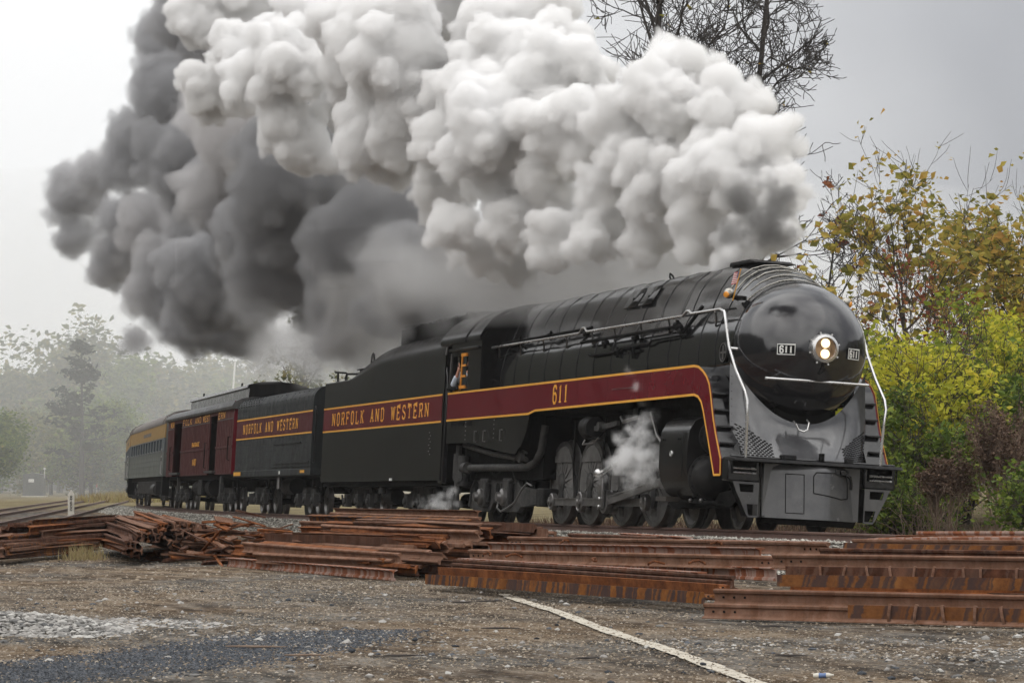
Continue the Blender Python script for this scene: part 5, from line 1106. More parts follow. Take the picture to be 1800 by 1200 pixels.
dp = [(22.37, -17.38), (21.47, -16.31), (19.09, -14.63), (18.39, -13.5), (18.27, -12.35), (19.3, -12.9), (20.62, -13.58), (22.3, -14.7), (23.6, -15.46), (24.87, -17.01), (25.9, -18.2), (23.5, -18.6)]
pp = []
A_ = np.array(dp); lo, hi = A_.min(0), A_.max(0)
def inside(x, y, poly):
    r = np.zeros(len(x), bool); n_ = len(poly); j = n_ - 1
    for i in range(n_):
        xi, yi = poly[i]; xj, yj = poly[j]; r ^= ((yi > y) != (yj > y)) & (x < (xj - xi) * (y - yi) / (yj - yi + 1e-12) + xi); j = i
    return r
P = scatter(74000, lo[0], hi[0], lo[1], hi[1], .0); P = P[inside(P[:, 0] + .22 * RNG.standard_normal(len(P)), P[:, 1] + .22 * RNG.standard_normal(len(P)), dp)]
stones('dark_gravel', P, (.009, .026), M['darkpebble'], .6)
P = scatter(420, 6, 30, -18, -6, .005); stones('yard_gravel', P, (.018, .06), M['palestone'], .55, ico=True)
P = scatter(260, 6, 30, -18, -6, .004); stones('yard_gravel', P, (.015, .05), M['darkpebble'], .55, ico=True)
# white painted concrete strip across the yard
lp = [(10.2, -8.95), (16.5, -10.10), (22.5, -11.20), (27.2, -12.06), (31.5, -12.85)]
xs = np.arange(10.2, 31.5, .12); ys = np.interp(xs, [p[0] for p in lp], [p[1] for p in lp]); V = []
for i, (x, y) in enumerate(zip(xs, ys)):
    wd = .085 + .010 * math.sin(x * 2.3)
    for k, sg in enumerate((-1, 1)):
        yy = y + sg * (wd + .022 * (float(vnoise(np.array([x * 4, sg * 3.0, 0]), 1)) - .5) + .010 * (random.random() - .5)); V.append((x + sg * .01, yy, float(gz(x, yy)) + .016))
mb = MB(); mb.add(V, [(2 * i, 2 * i + 2, 2 * i + 3, 2 * i + 1) for i in range(len(xs) - 1)])
tag(mb.build('painted_line', M['line'], smooth=0, fix=False), kind='structure')
P = np.stack([xs[::2], ys[::2], np.zeros(len(xs[::2]))], 1); P = np.repeat(P, 9, 0); P[:, 1] += RNG.normal(0, .1, len(P)); P[:, 0] += RNG.normal(0, .1, len(P)); P[:, 2] = gz(P[:, 0], P[:, 1]) + .016
stones('yard_gravel', P, (.006, .020), M['pebble'], .6)

# ================================================================== OLD RAILS IN PILES
PROF = [(-.070, 0), (.070, 0), (.070, .011), (.018, .030), (.009, .045), (.009, .118), (.032, .132), (.035, .160), (.026, .170), (-.026, .170), (-.035, .160), (-.032, .132), (-.009, .118), (-.009, .045), (-.018, .030), (-.070, .011)]
rail_cache = {}
def rail_mesh(L):
    L = max(.5, round(L * 2) / 2)
    if L not in rail_cache:
        mb = MB(); k = len(PROF); ns = 4; bend = random.uniform(-.03, .03)
        for i in range(ns + 1):
            x = L * i / ns; off = bend * math.sin(math.pi * i / ns)
            mb.v += [(x, a + off, b - .085) for a, b in PROF]
        mb.f = [(i * k + j, i * k + (j + 1) % k, (i + 1) * k + (j + 1) % k, (i + 1) * k + j) for i in range(ns) for j in range(k)] + [tuple(range(k)), tuple(ns * k + j for j in range(k))]
        rail_cache[L] = mb.mesh('rail', M['rust'], 35)
    return rail_cache[L]
def lay_rail(A, B, roll, mat, label, group, name='steel_rail'):
    A, B = Vector(A), Vector(B); L = (B - A).length
    o = bpy.data.objects.new(name, rail_mesh(L)); link(o); d, s, u = frame_from(B - A)
    mm = Matrix((d, -s, u)).transposed().to_4x4(); mm.translation = A + Z3 * .085
    o.matrix_world = mm @ Matrix.Rotation(rad(roll), 4, 'X'); o.material_slots[0].link = 'OBJECT'; o.material_slots[0].material = mat
    return tag(o, label, 'steel rail', group)
RAILS=[
('C',8.36,-9.47,-0.47,16.38,-8.27,-0.45,-90,0),
('C',8.01,-9.18,-0.37,16.03,-7.950000000000001,-0.36,-80,0),
('C',7.79,-8.97,-0.35,15.58,-7.83,-0.36,0,0),
('C',7.32,-8.81,-0.31,15.35,-7.55,-0.32,0,0),
('C',6.96,-8.6,-0.31,14.59,-7.64,-0.3,180,0),
('C',7.09,-7.15,-0.35,14.31,-6.52,-0.27,180,0),
('C',6.33,-8.29,-0.2,13.93,-6.41,-0.13,8,0),
('C',5.17,-7.65,-0.13,12.67,-6.09,-0.06,180,0),
('C',3.92,-6.94,-0.07,12.61,-5.29,0.0,5,0),
('C',3.54,-5.8,-0.04,6.61,-5.36,-0.04,12,0),
('C',2.84,-4.68,-0.06,5.33,-4.43,-0.08,180,0),
('C',6.23,-4.89,-0.09,10.56,-4.47,-0.04,180,0),
('B',-3.7,-9.85,-0.56,4.71,-9.06,-0.54,180,0),
('B',-4.21,-9.46,-0.52,4.25,-8.53,-0.49,180,0),
('B',-4.3,-9.09,-0.42,3.81,-8.27,-0.38,20,0),
('B',-4.94,-8.77,-0.5,4.23,-7.92,-0.53,150,0),
('B',-4.85,-8.52,-0.25,2.9,-8.22,-0.18,75,0),
('B',-5.27,-8.53,-0.24,2.31,-7.75,-0.15,-92,0),
('B',-5.64,-8.06,-0.06,1.65,-7.18,-0.01,185,0),
('B',-6.22,-7.93,0.04,1.06,-7.07,0.06,10,0),
('B',-6.95,-7.59,0.14,0.26,-6.62,0.14,190,0),
('B',-7.32,-7.08,0.18,-0.06,-6.31,0.18,5,0),
('B',-7.78,-6.88,0.25,-0.7,-6.03,0.28,175,0),
('D',17.66,-8.87,-0.53,23.18,-4.56,-0.53,0,0),
('D',20.0,-8.1,-0.45,25.52,-3.79,-0.45,-90,1),
('D',16.2,-7.0,-0.53,22.64,-3.93,-0.53,-100,0),
('D',17.23,-8.58,-0.39,22.75,-4.27,-0.39,8,0),
('D',15.2,-6.1,-0.48,22.01,-3.61,-0.48,180,0),
('D',15.97,-7.26,-0.27,21.49,-2.95,-0.27,-90,0),
('D',15.44,-6.91,-0.37,20.96,-2.6,-0.37,170,0),
('D',15.07,-6.78,-0.2,20.59,-2.47,-0.2,-88,1),
('D',14.28,-6.66,-0.09,19.8,-2.35,-0.09,10,0),
('D',13.71,-6.12,-0.23,19.23,-1.81,-0.23,185,0),
('D',13.07,-5.51,-0.06,17.8,-3.88,-0.02,0,0),
('D',12.27,-5.03,-0.16,17.0,-3.4,-0.13,180,0),
('D',11.7,-4.53,-0.02,16.43,-2.9,0.03,-95,0),
('D',11.07,-4.17,0.0,15.8,-2.54,0.05,0,0),
('D',10.51,-3.64,0.03,15.24,-2.01,0.09,80,2),
('D',10.07,-3.03,0.02,14.8,-1.4,0.07,180,0),
('D',9.6,-2.52,0.06,14.33,-0.89,0.13,0,0)]

LBL = {'C': ['banded rusty rail lowest along the front of the centre pile, beside the painted line', 'foot-outward rail directly behind the lowest front rail of the centre pile',
  'first of two slim upright rails above the front foot faces of the centre pile', 'second of two slim upright rails above the front foot faces of the centre pile',
  'red and white striped upside down rail under the long brown rail, clips on it', 'short striped upside down rail behind the clip-strewn striped rail of the centre pile',
  'long brown upright rail leaning over the striped rails in the centre pile', 'upside down reddish rail just behind the long brown rail of the centre pile', 'upright brown rail with a clip on it, near the back of the centre pile',
  'short dark rail lying at the back of the centre pile by the ballast', 'short orange striped rail, farthest back on the ballast in the centre pile', 'striped rail at the back right of the centre pile beside the ballast'],
 'B': ['striped upside down rail lowest on the gravel in front of the middle stack', 'rail half hidden just behind the lowest striped rail of the middle stack', 'brown rail tipped on its side with bolts, low in the middle stack', 'dark rail lying below the tipped brown rail in the middle stack',
  'rail with its round head towards us, under the big foot face of the middle stack', 'banded rail with its broad foot face towards us in the middle stack', 'upside down rail above the banded foot face in the middle stack', 'brown upright rail third from the top of the middle stack', 'upside down rail second from the top of the middle stack', 'upright rail on top of the middle stack, in front of the tender', 'upside down rail at the top back of the middle stack'],
 'D': ['lowest brown upright rail at the front of the right pile, its left end sticking out', 'banded rail with clips wrapped round it, on the ground at the lower right', 'rail lying foot outward in the dark gap under the right pile', 'big brown rail across the front of the right pile', 'upside down rail behind the big brown rail of the right pile',
  'banded orange and grey foot face in the middle of the right pile', 'hidden upside down rail behind the banded face of the right pile', 'dark rail with a row of worn clips in the right pile', 'brown upright rail with bolt holes above the row of clips in the right pile', 'upside down rail behind the bolt-holed rail of the right pile',
  'slim dark rail above the bolt-holed rail of the right pile', 'upside down rail low at the back of the right pile', 'orange ended rail lying on its side near the back of the right pile', 'slim upright rail near the back of the right pile', 'rail with a bright red painted end at the back of the right pile', 'upside down rail beside the red ended rail of the right pile', 'pinkish rail topmost at the far back of the right pile']}
GRP = {'C': 'old rails in the centre pile', 'B': 'old rails in the middle stack', 'D': 'old rails in the right pile', 'A': 'old rails in the left pile'}
MATC = {'C': ['rustband', 'rust', 'rustdk', 'rustdk', 'rustred', 'rustred', 'rustbr', 'rustred', 'rustbr', 'rustdk', 'rustred', 'rustred'],
        'B': ['rustred', 'rustdk', 'rustbr', 'rustdk', 'rustbr', 'rustband', 'rust', 'rustbr', 'rustband', 'rustbr', 'rustbr'],
        'D': ['rustbr', 'rustband', 'rustdk', 'rustbr', 'rustdk', 'rustband', 'rust', 'rustdk', 'rustbr', 'rust', 'rustdk', 'rust', 'rustband', 'rustbr', 'rustred', 'rust', 'rustred']}
ctr = {'A': 0, 'B': 0, 'C': 0, 'D': 0}
bolt_me = MB().cyl((0, 0, 0), (0, .012, 0), .014, .014, 6).mesh('dark_bolt_nub', M['dark'], 0)  # proud dark nubs, their colour painting the shade inside bolt holes
anc = MB(); anc.tube([(0, -.078, .004), (0, -.088, -.02), (0, 0, -.03), (0, .088, -.02), (0, .078, .006)], .018, 6)
anchor_me = anc.mesh('rail_anchor', M['rustbr'], 40)
for p, x1, y1, z1, x2, y2, z2, roll, kd in RAILS:
    i = ctr[p]; ctr[p] += 1
    o = lay_rail((x1, y1, z1), (x2, y2, z2), roll, M[MATC[p][i]], LBL[p][i], GRP[p]); L = (Vector((x2, y2, z2)) - Vector((x1, y1, z1))).length
    for xe in (.12, .26, .40, L - .40, L - .26, L - .12):
        if xe < 0 or xe > round(L * 2) / 2: continue
        for sg in (-1,):
            bo = bpy.data.objects.new('dark_bolt_nub', bolt_me); link(bo, o); bo.location = (xe, -.0100 - .011, -.005)
    if kd == 1:
        for k in range(16):
            ao = bpy.data.objects.new('rail_anchor', anchor_me); link(ao, o); ao.location = (.5 + k * (.30 + .03 * random.random()), 0, -.085); ao.rotation_euler = (0, 0, random.uniform(-.25, .25))
    if kd == 2:
        e = MB(); e.v = [(-.004, a * 1.02, (b - .085) * 1.02) for a, b in PROF]; e.f = [tuple(range(len(PROF)))]; e2 = e.build('painted_end', M['red'], o, smooth=0, fix=False)
def cm(ps): return M[random.choice(ps)]
# hidden bulk of the middle stack, with jumbled right ends
for k in range(52):
    y = random.uniform(-8.9, -6.0) if k < 44 else random.uniform(-6.2, -4.8); top_ = np.interp(y, [-8.9, -8.0, -7.1, -6.4, -5.8, -4.8], [-.32, -.02, .22, .20, -.08, -.30]); z = random.uniform(-.55, top_); xe = random.uniform(2.5, 4.5) - .9 * max(0, z + .1)
    if k < 16: z = top_ - .02 - .12 * random.random()
    L = random.choice((5.5, 6.5, 7.5)); an = rad(6 + random.gauss(0, 3)); rl = random.choice((0, 180, 90, -90, 20, 160, 60, -50, 40, 130)) + random.uniform(-15, 15)
    lay_rail((xe - L * math.cos(an), y - L * math.sin(an), z + random.uniform(-.04, .04)), (xe, y, z), rl, cm(['rust', 'rustbr', 'rustbr', 'rustdk', 'rust']), 'rusty rail end poking out of the jumbled right end of the middle stack', 'rail ends of the middle stack')
# short offcuts at the back right of the middle stack
for k, (x, y, z, an, L) in enumerate(((1.6, -4.9, -.30, 25, .8), (2.4, -4.7, -.36, -20, .9), (3.2, -4.5, -.38, 40, .7), (2.9, -5.3, -.28, 10, .9))):
    lay_rail((x, y, z), (x + L * math.cos(rad(an)), y + L * math.sin(rad(an)), z + .03), random.choice((0, 180, 90)), M['rust'], 'short orange rail offcut on the ballast beside the middle stack', 'rail offcuts by the ballast', 'rail_offcut')
# left pile: rails pointing towards us with a heap of end faces
for k in range(88):
    f_ = random.random(); c = Vector((-4.6, -11.55)).lerp(Vector((-11.2, -8.0)), f_); hmax = .62 * math.sin(math.pi * min(1, .12 + f_ * .95)) ** .7
    z = -.56 + hmax * (random.random() ** .8 if k > 30 else .9 + .1 * random.random()); L = random.choice((6.5, 8, 9)); an = rad(-8 + 9 * f_ + random.gauss(0, 1.6)); back = (1 - (z + .56) / max(.1, hmax)) * -.9 + random.uniform(-.6, .5)
    e = c + Vector((math.cos(an), math.sin(an))) * -back * .6
    rl = random.choice((0, 180, 0, 180, 90, -90, 40, 150)) + random.uniform(-9, 9)
    lay_rail((e.x - L * math.cos(an), e.y - L * math.sin(an), z + random.uniform(-.05, .12)), (e.x, e.y, z), rl, cm(['rustdk', 'rustbr', 'rust', 'rustbr', 'rustdk']), 'dark rusty rail in the left pile, its cut end facing the yard', 'rails with ends out in the left pile')
for k in range(26):   # crosswise rails on its left flank
    f_ = random.random(); lay = random.random(); c = Vector((-12.6, -11.1)).lerp(Vector((-8.6, -12.6)), lay); z = -.5 + .62 * (1 - lay) * random.uniform(.6, 1) + .02
    an = rad(152 + random.gauss(0, 3.5)); L = random.choice((4.5, 5.5, 6.5)); d = Vector((math.cos(an), math.sin(an))) * L / 2
    lay_rail((c.x - d.x, c.y - d.y, z), (c.x + d.x, c.y + d.y, z + random.uniform(-.04, .06)), random.choice((0, 180, 90, -90)) + random.uniform(-12, 12), cm(['rustbr', 'rustdk', 'rustband', 'rust']), 'rail lying crosswise on the left flank of the left pile', 'crosswise rails of the left pile')
for k in range(12):   # loose pieces leaning at the far left edge and by the post
    x, y = ((-12.5 - random.random() * 4, -13.2 + random.random() * .9) if k < 5 else (-34 - 6 * random.random(), -8.6 + 2.2 * random.random()))
    an = rad(random.uniform(100, 150)); L = random.choice((1.0, 1.5)); z = float(gz(x, y)) + .02
    lay_rail((x, y, z), (x + L * math.cos(an), y + L * math.sin(an), z + .45 * random.random()), random.choice((0, 90, 180)), cm(['rustdk', 'rustbr']), 'short rail piece leaning at the left edge of the pile' if k < 5 else 'short dark rail piece heaped below the white post', 'short pieces left of the pile' if k < 5 else 'short pieces below the white post', 'rail_offcut')
# scrap heap between the piles: flat bars, joint bars, plates and long thin strips
bars = {}
def bar_mesh(L, w, h):
    key = (L, w, h)
    if key not in bars: bars[key] = MB().add([], []).box(-L / 2, L / 2, -w / 2, w / 2, -h / 2, h / 2).mesh('scrap_bar', M['rust'], 0)
    return bars[key]
SC_C = Vector((-6.9, -9.0))
for k in range(150):
    r = 2.5 * math.sqrt(random.random()); a = random.random() * 6.283; x = SC_C.x + r * math.cos(a) * 1.15; y = SC_C.y + r * math.sin(a) * .62; hh = 1.02 * max(0, 1 - r / 2.55)
    z = -.55 + hh * (.35 + .65 * random.random()) + .03
    if k < 26: z = -.5 + hh * .8; L, w, h, nm, lb = random.choice((1.8, 2.5, 3.0)), .05, .02, 'scrap_strip', 'long thin rusty strip lying slantwise over the scrap heap'
    elif k < 80: L, w, h, nm, lb = random.choice((.6, .9)), .11, .035, 'joint_bar', 'rusty joint bar thrown on the scrap heap'
    elif k < 125: L, w, h, nm, lb = .36, .19, .025, 'tie_plate', 'rusty tie plate thrown on the scrap heap'
    else: L, w, h, nm, lb = random.choice((.5, .8)), .04, .04, 'scrap_rod', 'bent rusty rod on top of the scrap heap'; 
    if k >= 125: z += .06
    o = bpy.data.objects.new(nm, bar_mesh(L, w, h)); link(o); o.location = (x, y, z); tilt = random.gauss(0, .12) + (.02 if k < 26 else 0)
    o.rotation_euler = (random.gauss(0, .5 if k > 25 else .1), tilt, (rad(18) + random.gauss(0, .22)) if k < 26 else random.random() * 6.28)
    o.material_slots[0].link = 'OBJECT'; o.material_slots[0].material = cm(['rust', 'rustbr', 'rustdk', 'rust']); tag(o, lb, nm.replace('_', ' '), {'scrap_strip': 'strips of the scrap heap', 'joint_bar': 'joint bars of the scrap heap', 'tie_plate': 'tie plates of the scrap heap', 'scrap_rod': 'rods of the scrap heap'}[nm])
# loose clips lying on the centre pile
for k, (x, y, z) in enumerate(((8.0, -8.55, -.07), (8.9, -8.42, -.08), (11.6, -8.1, -.07), (12.9, -7.7, -.08), (6.9, -7.0, .06), (10.5, -6.0, .10), (13.5, -7.4, -.06))):
    o = bpy.data.objects.new('rail_clip', MB().tube([(-.10, 0, .01), (-.03, .05, .035), (.04, .02, .045), (.10, .06, .02), (.13, .02, 0)], .017, 6).mesh('rail_clip', M['rust'], 40)); link(o); o.location = (x, y, z); o.rotation_euler = (0, 0, k * 1.3)
    tag(o, 'curled rusty clip lying loose on the rails of the centre pile', 'rail clip', 'loose clips on the centre pile')
# ================================================================== SMALL THINGS IN THE YARD
for k, (x, y, an, L) in enumerate(((20.98, -14.75, 1.0, .62), (22.5, -14.6, 1.25, .42), (12.4, -10.15, 1.3, .32), (12.2, -9.75, 1.5, .3), (18.7, -11.6, 1.15, .42), (19.64, -8.85, 1.3, .3), (22.9, -13.8, 1.5, .35), (24.4, -10.6, 1.0, .3), (24.0, -12.4, 1.7, .22))):
    pts = [(x + L * (q / 5 - .5) * math.cos(an) + .012 * random.gauss(0, 1), y + L * (q / 5 - .5) * math.sin(an) + .012 * random.gauss(0, 1), float(gz(x, y)) + .022) for q in range(6)]
    o = MB().tube(pts, [.005, .010, .012, .011, .008, .004], 6).build('stick', M['drytwig'] if k in (0, 1) else M['darkbark'])
    tag(o, ['long pale stick lying on the dark cinder patch', 'reddish stick on the dirt just below the cinder patch'][k] if k < 2 else 'small dark stick lying on the gravel', 'stick', None if k < 2 else 'dark sticks on the gravel')
for k, (x, y, sz, lb) in enumerate(((23.9, -13.25, .075, 'pale grey rock sitting alone on the dirt at bottom centre'), (26.2, -13.4, .06, 'small white stone at the bottom edge of the yard'), (25.2, -11.75, .05, 'dark lump of stone on the gravel left of the painted line'), (20.6, -13.05, .06, 'dark angular stone at the tip of the cinder patch'), (22.0, -14.05, .07, 'grey rock in the cinder patch'))):
    P0 = np.array([[x, y, float(gz(x, y)) + .03]]); o = stones('rock', P0, (sz, sz * 1.1), M['palestone'] if k in (0, 1) else M['darkpebble'], .7, None); o.data.update()
    sb = o.modifiers.new('sub', 'SUBSURF'); sb.levels = sb.render_levels = 1; tag(o, lb, 'rock')
x, y = 26.75, -11.3; z = float(gz(x, y)) + .022
mb = MB(); mb.lathe([(0, -.08), (.018, -.08), (.024, -.05), (.016, .0), (.022, .04), (.010, .07), (.009, .085), (0, .085)], (x, y, z), Vector((.5, .85, .05)), 10); bo = mb.build('plastic_bottle', M['concrete']); tag(bo, 'crushed pale plastic bottle lying on the gravel at the bottom right', 'bottle')
mb = MB(); mb.lathe([(.024, -.035), (.018, .0), (.0225, .025)], (x, y, z), Vector((.5, .85, .05)), 10)
mt, n, b = newmat('blue_label'); b.inputs['Base Color'].default_value = (.10, .16, .32, 1); mb.build('bottle_label', mt, bo, fix=False)
# white concrete post
px, py = -77.4, -1.2; pz = float(gz(px, py)) - .1
mb = MB(); mb.prism([(-.13, 0), (.13, 0), (.13, 1.02), (0, 1.22), (-.13, 1.02)], (px - .13, py, pz), Y3, Z3, X3, .26); post = mb.build('concrete_post', M['concrete'], bevel=.02); tag(post, 'white painted concrete milepost with black lettering beside the left tracks', 'milepost')
mb = MB(); 
for k, ch in enumerate('RT60G'): letters(mb, ch, -.05, .07, .86 - k * .13, .10, (px + .131, py, pz), Y3, Z3, X3, .22, .09, .004)
mb.build('lettering', M['dark'], post, smooth=0, fix=False)
post.matrix_world = Matrix.Translation((px, py, pz)) @ Matrix.Rotation(rad(-14), 4, 'Z') @ Matrix.Translation((-px, -py, -pz))
# signal cabinet far left
kx, ky = -231.0, 19.3; kz = float(gz(kx, ky))
cabn = empty('signal_cabinet', (kx, ky, kz), 'grey trackside signal cabinet with a white notice and a short antenna', 'signal cabinet'); cabn.rotation_euler = (0, 0, rad(-17))
MB().box(-.7, .7, -.95, .95, .1, 2.05).build('housing', M['cabinet'], cabn, bevel=.03)
mb = MB(); mb.prism([(-1.0, 2.05), (1.0, 2.05), (.1, 2.2), (-.1, 2.2)], (-.78, 0, 0), Y3, Z3, X3, 1.56); mb.build('roof', M['cabinet'], cabn, bevel=.02)
MB().box(.70, .73, -.62, .62, .2, 1.95).build('door', M['cabinet'], cabn, bevel=.015)
MB().box(.735, .75, -.42, .08, 1.35, 1.66).build('notice', M['white'], cabn, smooth=0)
MB().box(-.9, .9, -1.1, 1.1, -.2, .1).build('base_slab', M['concrete'], cabn, smooth=0)
mb = MB(); mb.cyl((.3, 1.0, 1.7), (.3, 1.0, 2.55), .03, .03, 8); mb.lathe([(0, 0), (.1, .02), (.12, .1), (.08, .18), (0, .2)], (.3, 1.0, 2.5), Z3, 12); mb.build('antenna', M['white'], cabn)
# red and white marker
rx, ry = -262.0, 30.2; rz = float(gz(rx, ry)); mk = empty('marker_post', (rx, ry, rz), 'thin red topped white marker post far along the left tracks', 'marker post')
MB().cyl((0, 0, -.2), (0, 0, .75), .07, .07, 8).build('post', M['white'], mk); MB().cyl((0, 0, .75), (0, 0, 1.25), .075, .075, 8).build('red_top', M['red'], mk)
# ================================================================== TREES AND PLANTS
def branchy(rng, base, height, trunk_r, levels, spread=.55, nkids=(5, 4, 4, 3), lean=(0, 0), up=.25, first=.3, wig=.12, ratio=.55, droop=0.0):
    """returns list of (points, radii) limbs and twig end points"""
    limbs, tips = [], []
    def grow_(p, d, L, r, lev):
        n_ = 5 if lev < 3 else 4; pts = [p]; rs = [r]; q = p.copy(); dd = d.copy()
        for i in range(n_):
            dd = (dd + (wig if lev or wig < .15 else .05) * rng.standard_normal(3) + np.array([0, 0, up * .25 * (1 if lev else .3)]) - np.array([0, 0, droop * lev * .1])); dd /= np.linalg.norm(dd)
            q = q + dd * (L / n_); pts.append(q.copy()); rs.append(r * (1 - .75 * (i + 1) / n_) + .004)
        limbs.append((pts, rs, lev))
        if lev >= levels: tips.extend(pts[1:]); return
        if lev == levels - 1: tips.extend(pts[2:])
        for k in range(nkids[min(lev, len(nkids) - 1)]):
            t = first + (1 - first) * (k + rng.random()) / nkids[min(lev, len(nkids) - 1)] if lev == 0 else .25 + .75 * rng.random()
            i = min(int(t * n_), n_ - 1); f_ = t * n_ - i; s = pts[i] * (1 - f_) + pts[i + 1] * f_
            ax = rng.standard_normal(3); ax -= ax.dot(d) * d; ax /= np.linalg.norm(ax) + 1e-6
            a = spread * (1.0 + .5 * rng.standard_normal()) + .25; nd = d * math.cos(a) + ax * math.sin(a); nd[2] += up * .5; nd /= np.linalg.norm(nd)
            grow_(s, nd, L * (ratio if not isinstance(ratio, tuple) else ratio[min(lev, len(ratio) - 1)]) * (.75 + .5 * rng.random()) * (1.1 - .35 * t * (lev == 0)), max(.006, (r * (1 - .7 * t)) * .55), lev + 1)
    grow_(np.array(base, float), np.array([lean[0], lean[1], 1.0]) / math.sqrt(1 + lean[0] ** 2 + lean[1] ** 2), height, trunk_r, 0)
    return limbs, np.array(tips)
def limb_mesh(name, limbs, mat, sides=(7, 5, 4, 3, 3, 3)):
    V, Fq = [], []
    for pts, rs, lev in limbs:
        n_ = sides[min(lev, 5)]; b0 = len(V); pts = np.array(pts); N = len(pts)
        for i in range(N):
            d = pts[min(i + 1, N - 1)] - pts[max(i - 1, 0)]; d = d / (np.linalg.norm(d) + 1e-9)
            a = np.array([0, 0, 1.0]) if abs(d[2]) < .9 else np.array([1.0, 0, 0]); s = np.cross(d, a); s /= np.linalg.norm(s); u = np.cross(s, d)
            for k in range(n_): V.append(pts[i] + rs[i] * (s * math.cos(6.2832 * k / n_) + u * math.sin(6.2832 * k / n_)))
        for i in range(N - 1):
            for k in range(n_): Fq.append((b0 + i * n_ + k, b0 + i * n_ + (k + 1) % n_, b0 + (i + 1) * n_ + (k + 1) % n_, b0 + (i + 1) * n_ + k))
    return raw_mesh(name, V, Fq, mat, True)
def leaf_mesh(name, C, size, mat, rng, jitter=.25, aspect=1.5, flat=.5):
    n_ = len(C); C = C + jitter * rng.standard_normal((n_, 3)); sz = size * (.40 + 1.15 * rng.random(n_) ** 1.6)[:, None]
    a = rng.standard_normal((n_, 3)); a[:, 2] *= flat; a /= np.linalg.norm(a, axis=1)[:, None]; b_ = rng.standard_normal((n_, 3)); b_ -= (a * b_).sum(1)[:, None] * a; b_ /= np.linalg.norm(b_, axis=1)[:, None]
    nrm = np.cross(a, b_) * .18
    P = np.stack([C - a * sz * aspect * .5, C - b_ * sz * .45 + nrm * sz, C + a * sz * aspect * .5, C + b_ * sz * .45 + nrm * sz], 1)
    return raw_mesh(name, P.reshape(-1, 3), np.arange(n_ * 4).reshape(-1, 4), mat)
def plant(name, label, cat, limbs, barkm, leafC=None, leafsize=.1, leafm=None, rng=None, jitter=.25, group=None, aspect=1.5, stem='trunk', crown='crown'):
    r = empty(name, label=label, cat=cat, group=group)
    if limbs: link(bpy.data.objects.new(stem, limb_mesh(stem, limbs, barkm)), r)
    if leafC is not None and len(leafC): link(bpy.data.objects.new(crown, leaf_mesh(crown, leafC, leafsize, leafm, rng, jitter, aspect)), r)
    return r
def clumps(rng, tips, n_, per, r):
    """leaf centres gathered in clumps round some of the twig points"""
    c = tips[rng.integers(0, len(tips), n_)]; return np.repeat(c, per, 0) + r * rng.standard_normal((n_ * per, 3)) * np.array([1, 1, .7])
# --- right side: autumn trees
for k, (x, y, H, tr, lb, nl, ln) in enumerate(((-31, 17.0, 10.8, .17, 'tall half bare autumn tree with yellow brown leaves rising behind the bushes', 360, (0, -.02)), (-33.5, 21.6, 10.0, .17, 'leafier autumn tree at the right edge of the photo', 620, (.0, .05)), (-29.5, 13.2, 7.4, .11, 'low spreading autumn tree beside the bullet nose', 300, (0, -.12)), (-38, 25.5, 10.5, .16, 'autumn tree behind the one at the right edge', 320, (0, 0)))):
    rng = np.random.default_rng(40 + k); limbs, tips = branchy(rng, (x, y, float(gz(x, y)) - .2), H * .62, tr, 4, .62, (9, 5, 4, 3), ln, .45, .22, .10, .56)
    C = clumps(rng, tips, nl, 6, .20)
    plant('autumn_tree', lb, 'tree', limbs, M['bark'], C, .19, M['leaf_au'], rng, .12)
rng = np.random.default_rng(61); x, y = -26.5, 15.6; limbs, tips = branchy(rng, (x, y, 0), 4.2, .06, 4, .6, (8, 5, 4, 3), (0, 0), .4, .25)
plant('red_leaved_tree', 'small tree with rust red leaves showing above the yellow green bushes', 'tree', limbs, M['bark'], clumps(rng, tips, 200, 8, .16), .09, M['leaf_red'], rng, .1)
# --- yellow green bushes: a wall of shrubs, each its own plant
def shrub(name, label, x, y, H, W_, nst, nl, lsz, lm, seed, barkm='bark', group=None, jit=.14, cat='bush', clr=.19):
    rng = np.random.default_rng(seed); L_, T_ = [], []
    for s in range(nst):
        a = rng.random() * 6.283; l = .15 + .55 * rng.random(); b0 = (x + .25 * math.cos(a), y + .25 * math.sin(a), float(gz(x, y)) - .1)
        lm_, t_ = branchy(rng, b0, H * (.55 + .35 * rng.random()), .028 + .02 * rng.random(), 3, .55, (7, 4, 3), (l * W_ / H * math.cos(a), l * W_ / H * math.sin(a)), .3, .12, .14, .5); L_ += lm_; T_.append(t_)
    T_ = np.concatenate(T_); T_ = T_[rng.integers(0, len(T_), max(40, nl // 26))]; return plant(name, label, cat, L_, M[barkm], clumps(rng, T_, nl // 8, 8, clr), lsz, M[lm], rng, jit, group, stem='stems', crown='foliage')
for k, (x, y, H, lb, lm) in enumerate(((-19.5, 10.6, 4.5, 'bright yellow green bush right beside the bullet nose', 'leaf_yg'), (-21.5, 13.0, 4.9, 'tall yellow green bush in the middle of the thicket, behind the dry weeds', 'leaf_mid'), (-23.5, 15.6, 5.0, 'yellow green bush rising above the dry weeds', 'leaf_yg'), (-24.5, 18.2, 4.9, 'yellow green bush at the right edge behind the weeds', 'leaf_mid'), (-16.8, 9.7, 3.3, 'darker green bush low behind the pilot steps', 'leaf_gr'), (-25.5, 11.2, 4.3, 'yellowish bush at the back left of the thicket', 'leaf_mid'), (-18.5, 13.4, 3.4, 'dark green undergrowth bush behind the dry weeds', 'leaf_gr'))):
    shrub('bush', lb, x, y, H, 2.6, 11, 6500 if lm == 'leaf_gr' else 8200, .12, lm, 70 + k)
shrub('green_bush', 'fresh green bush at the lower right edge in front of the weeds', -7.0, 8.3, 1.9, 1.6, 9, 6500, .085, 'leaf_gr', 90)
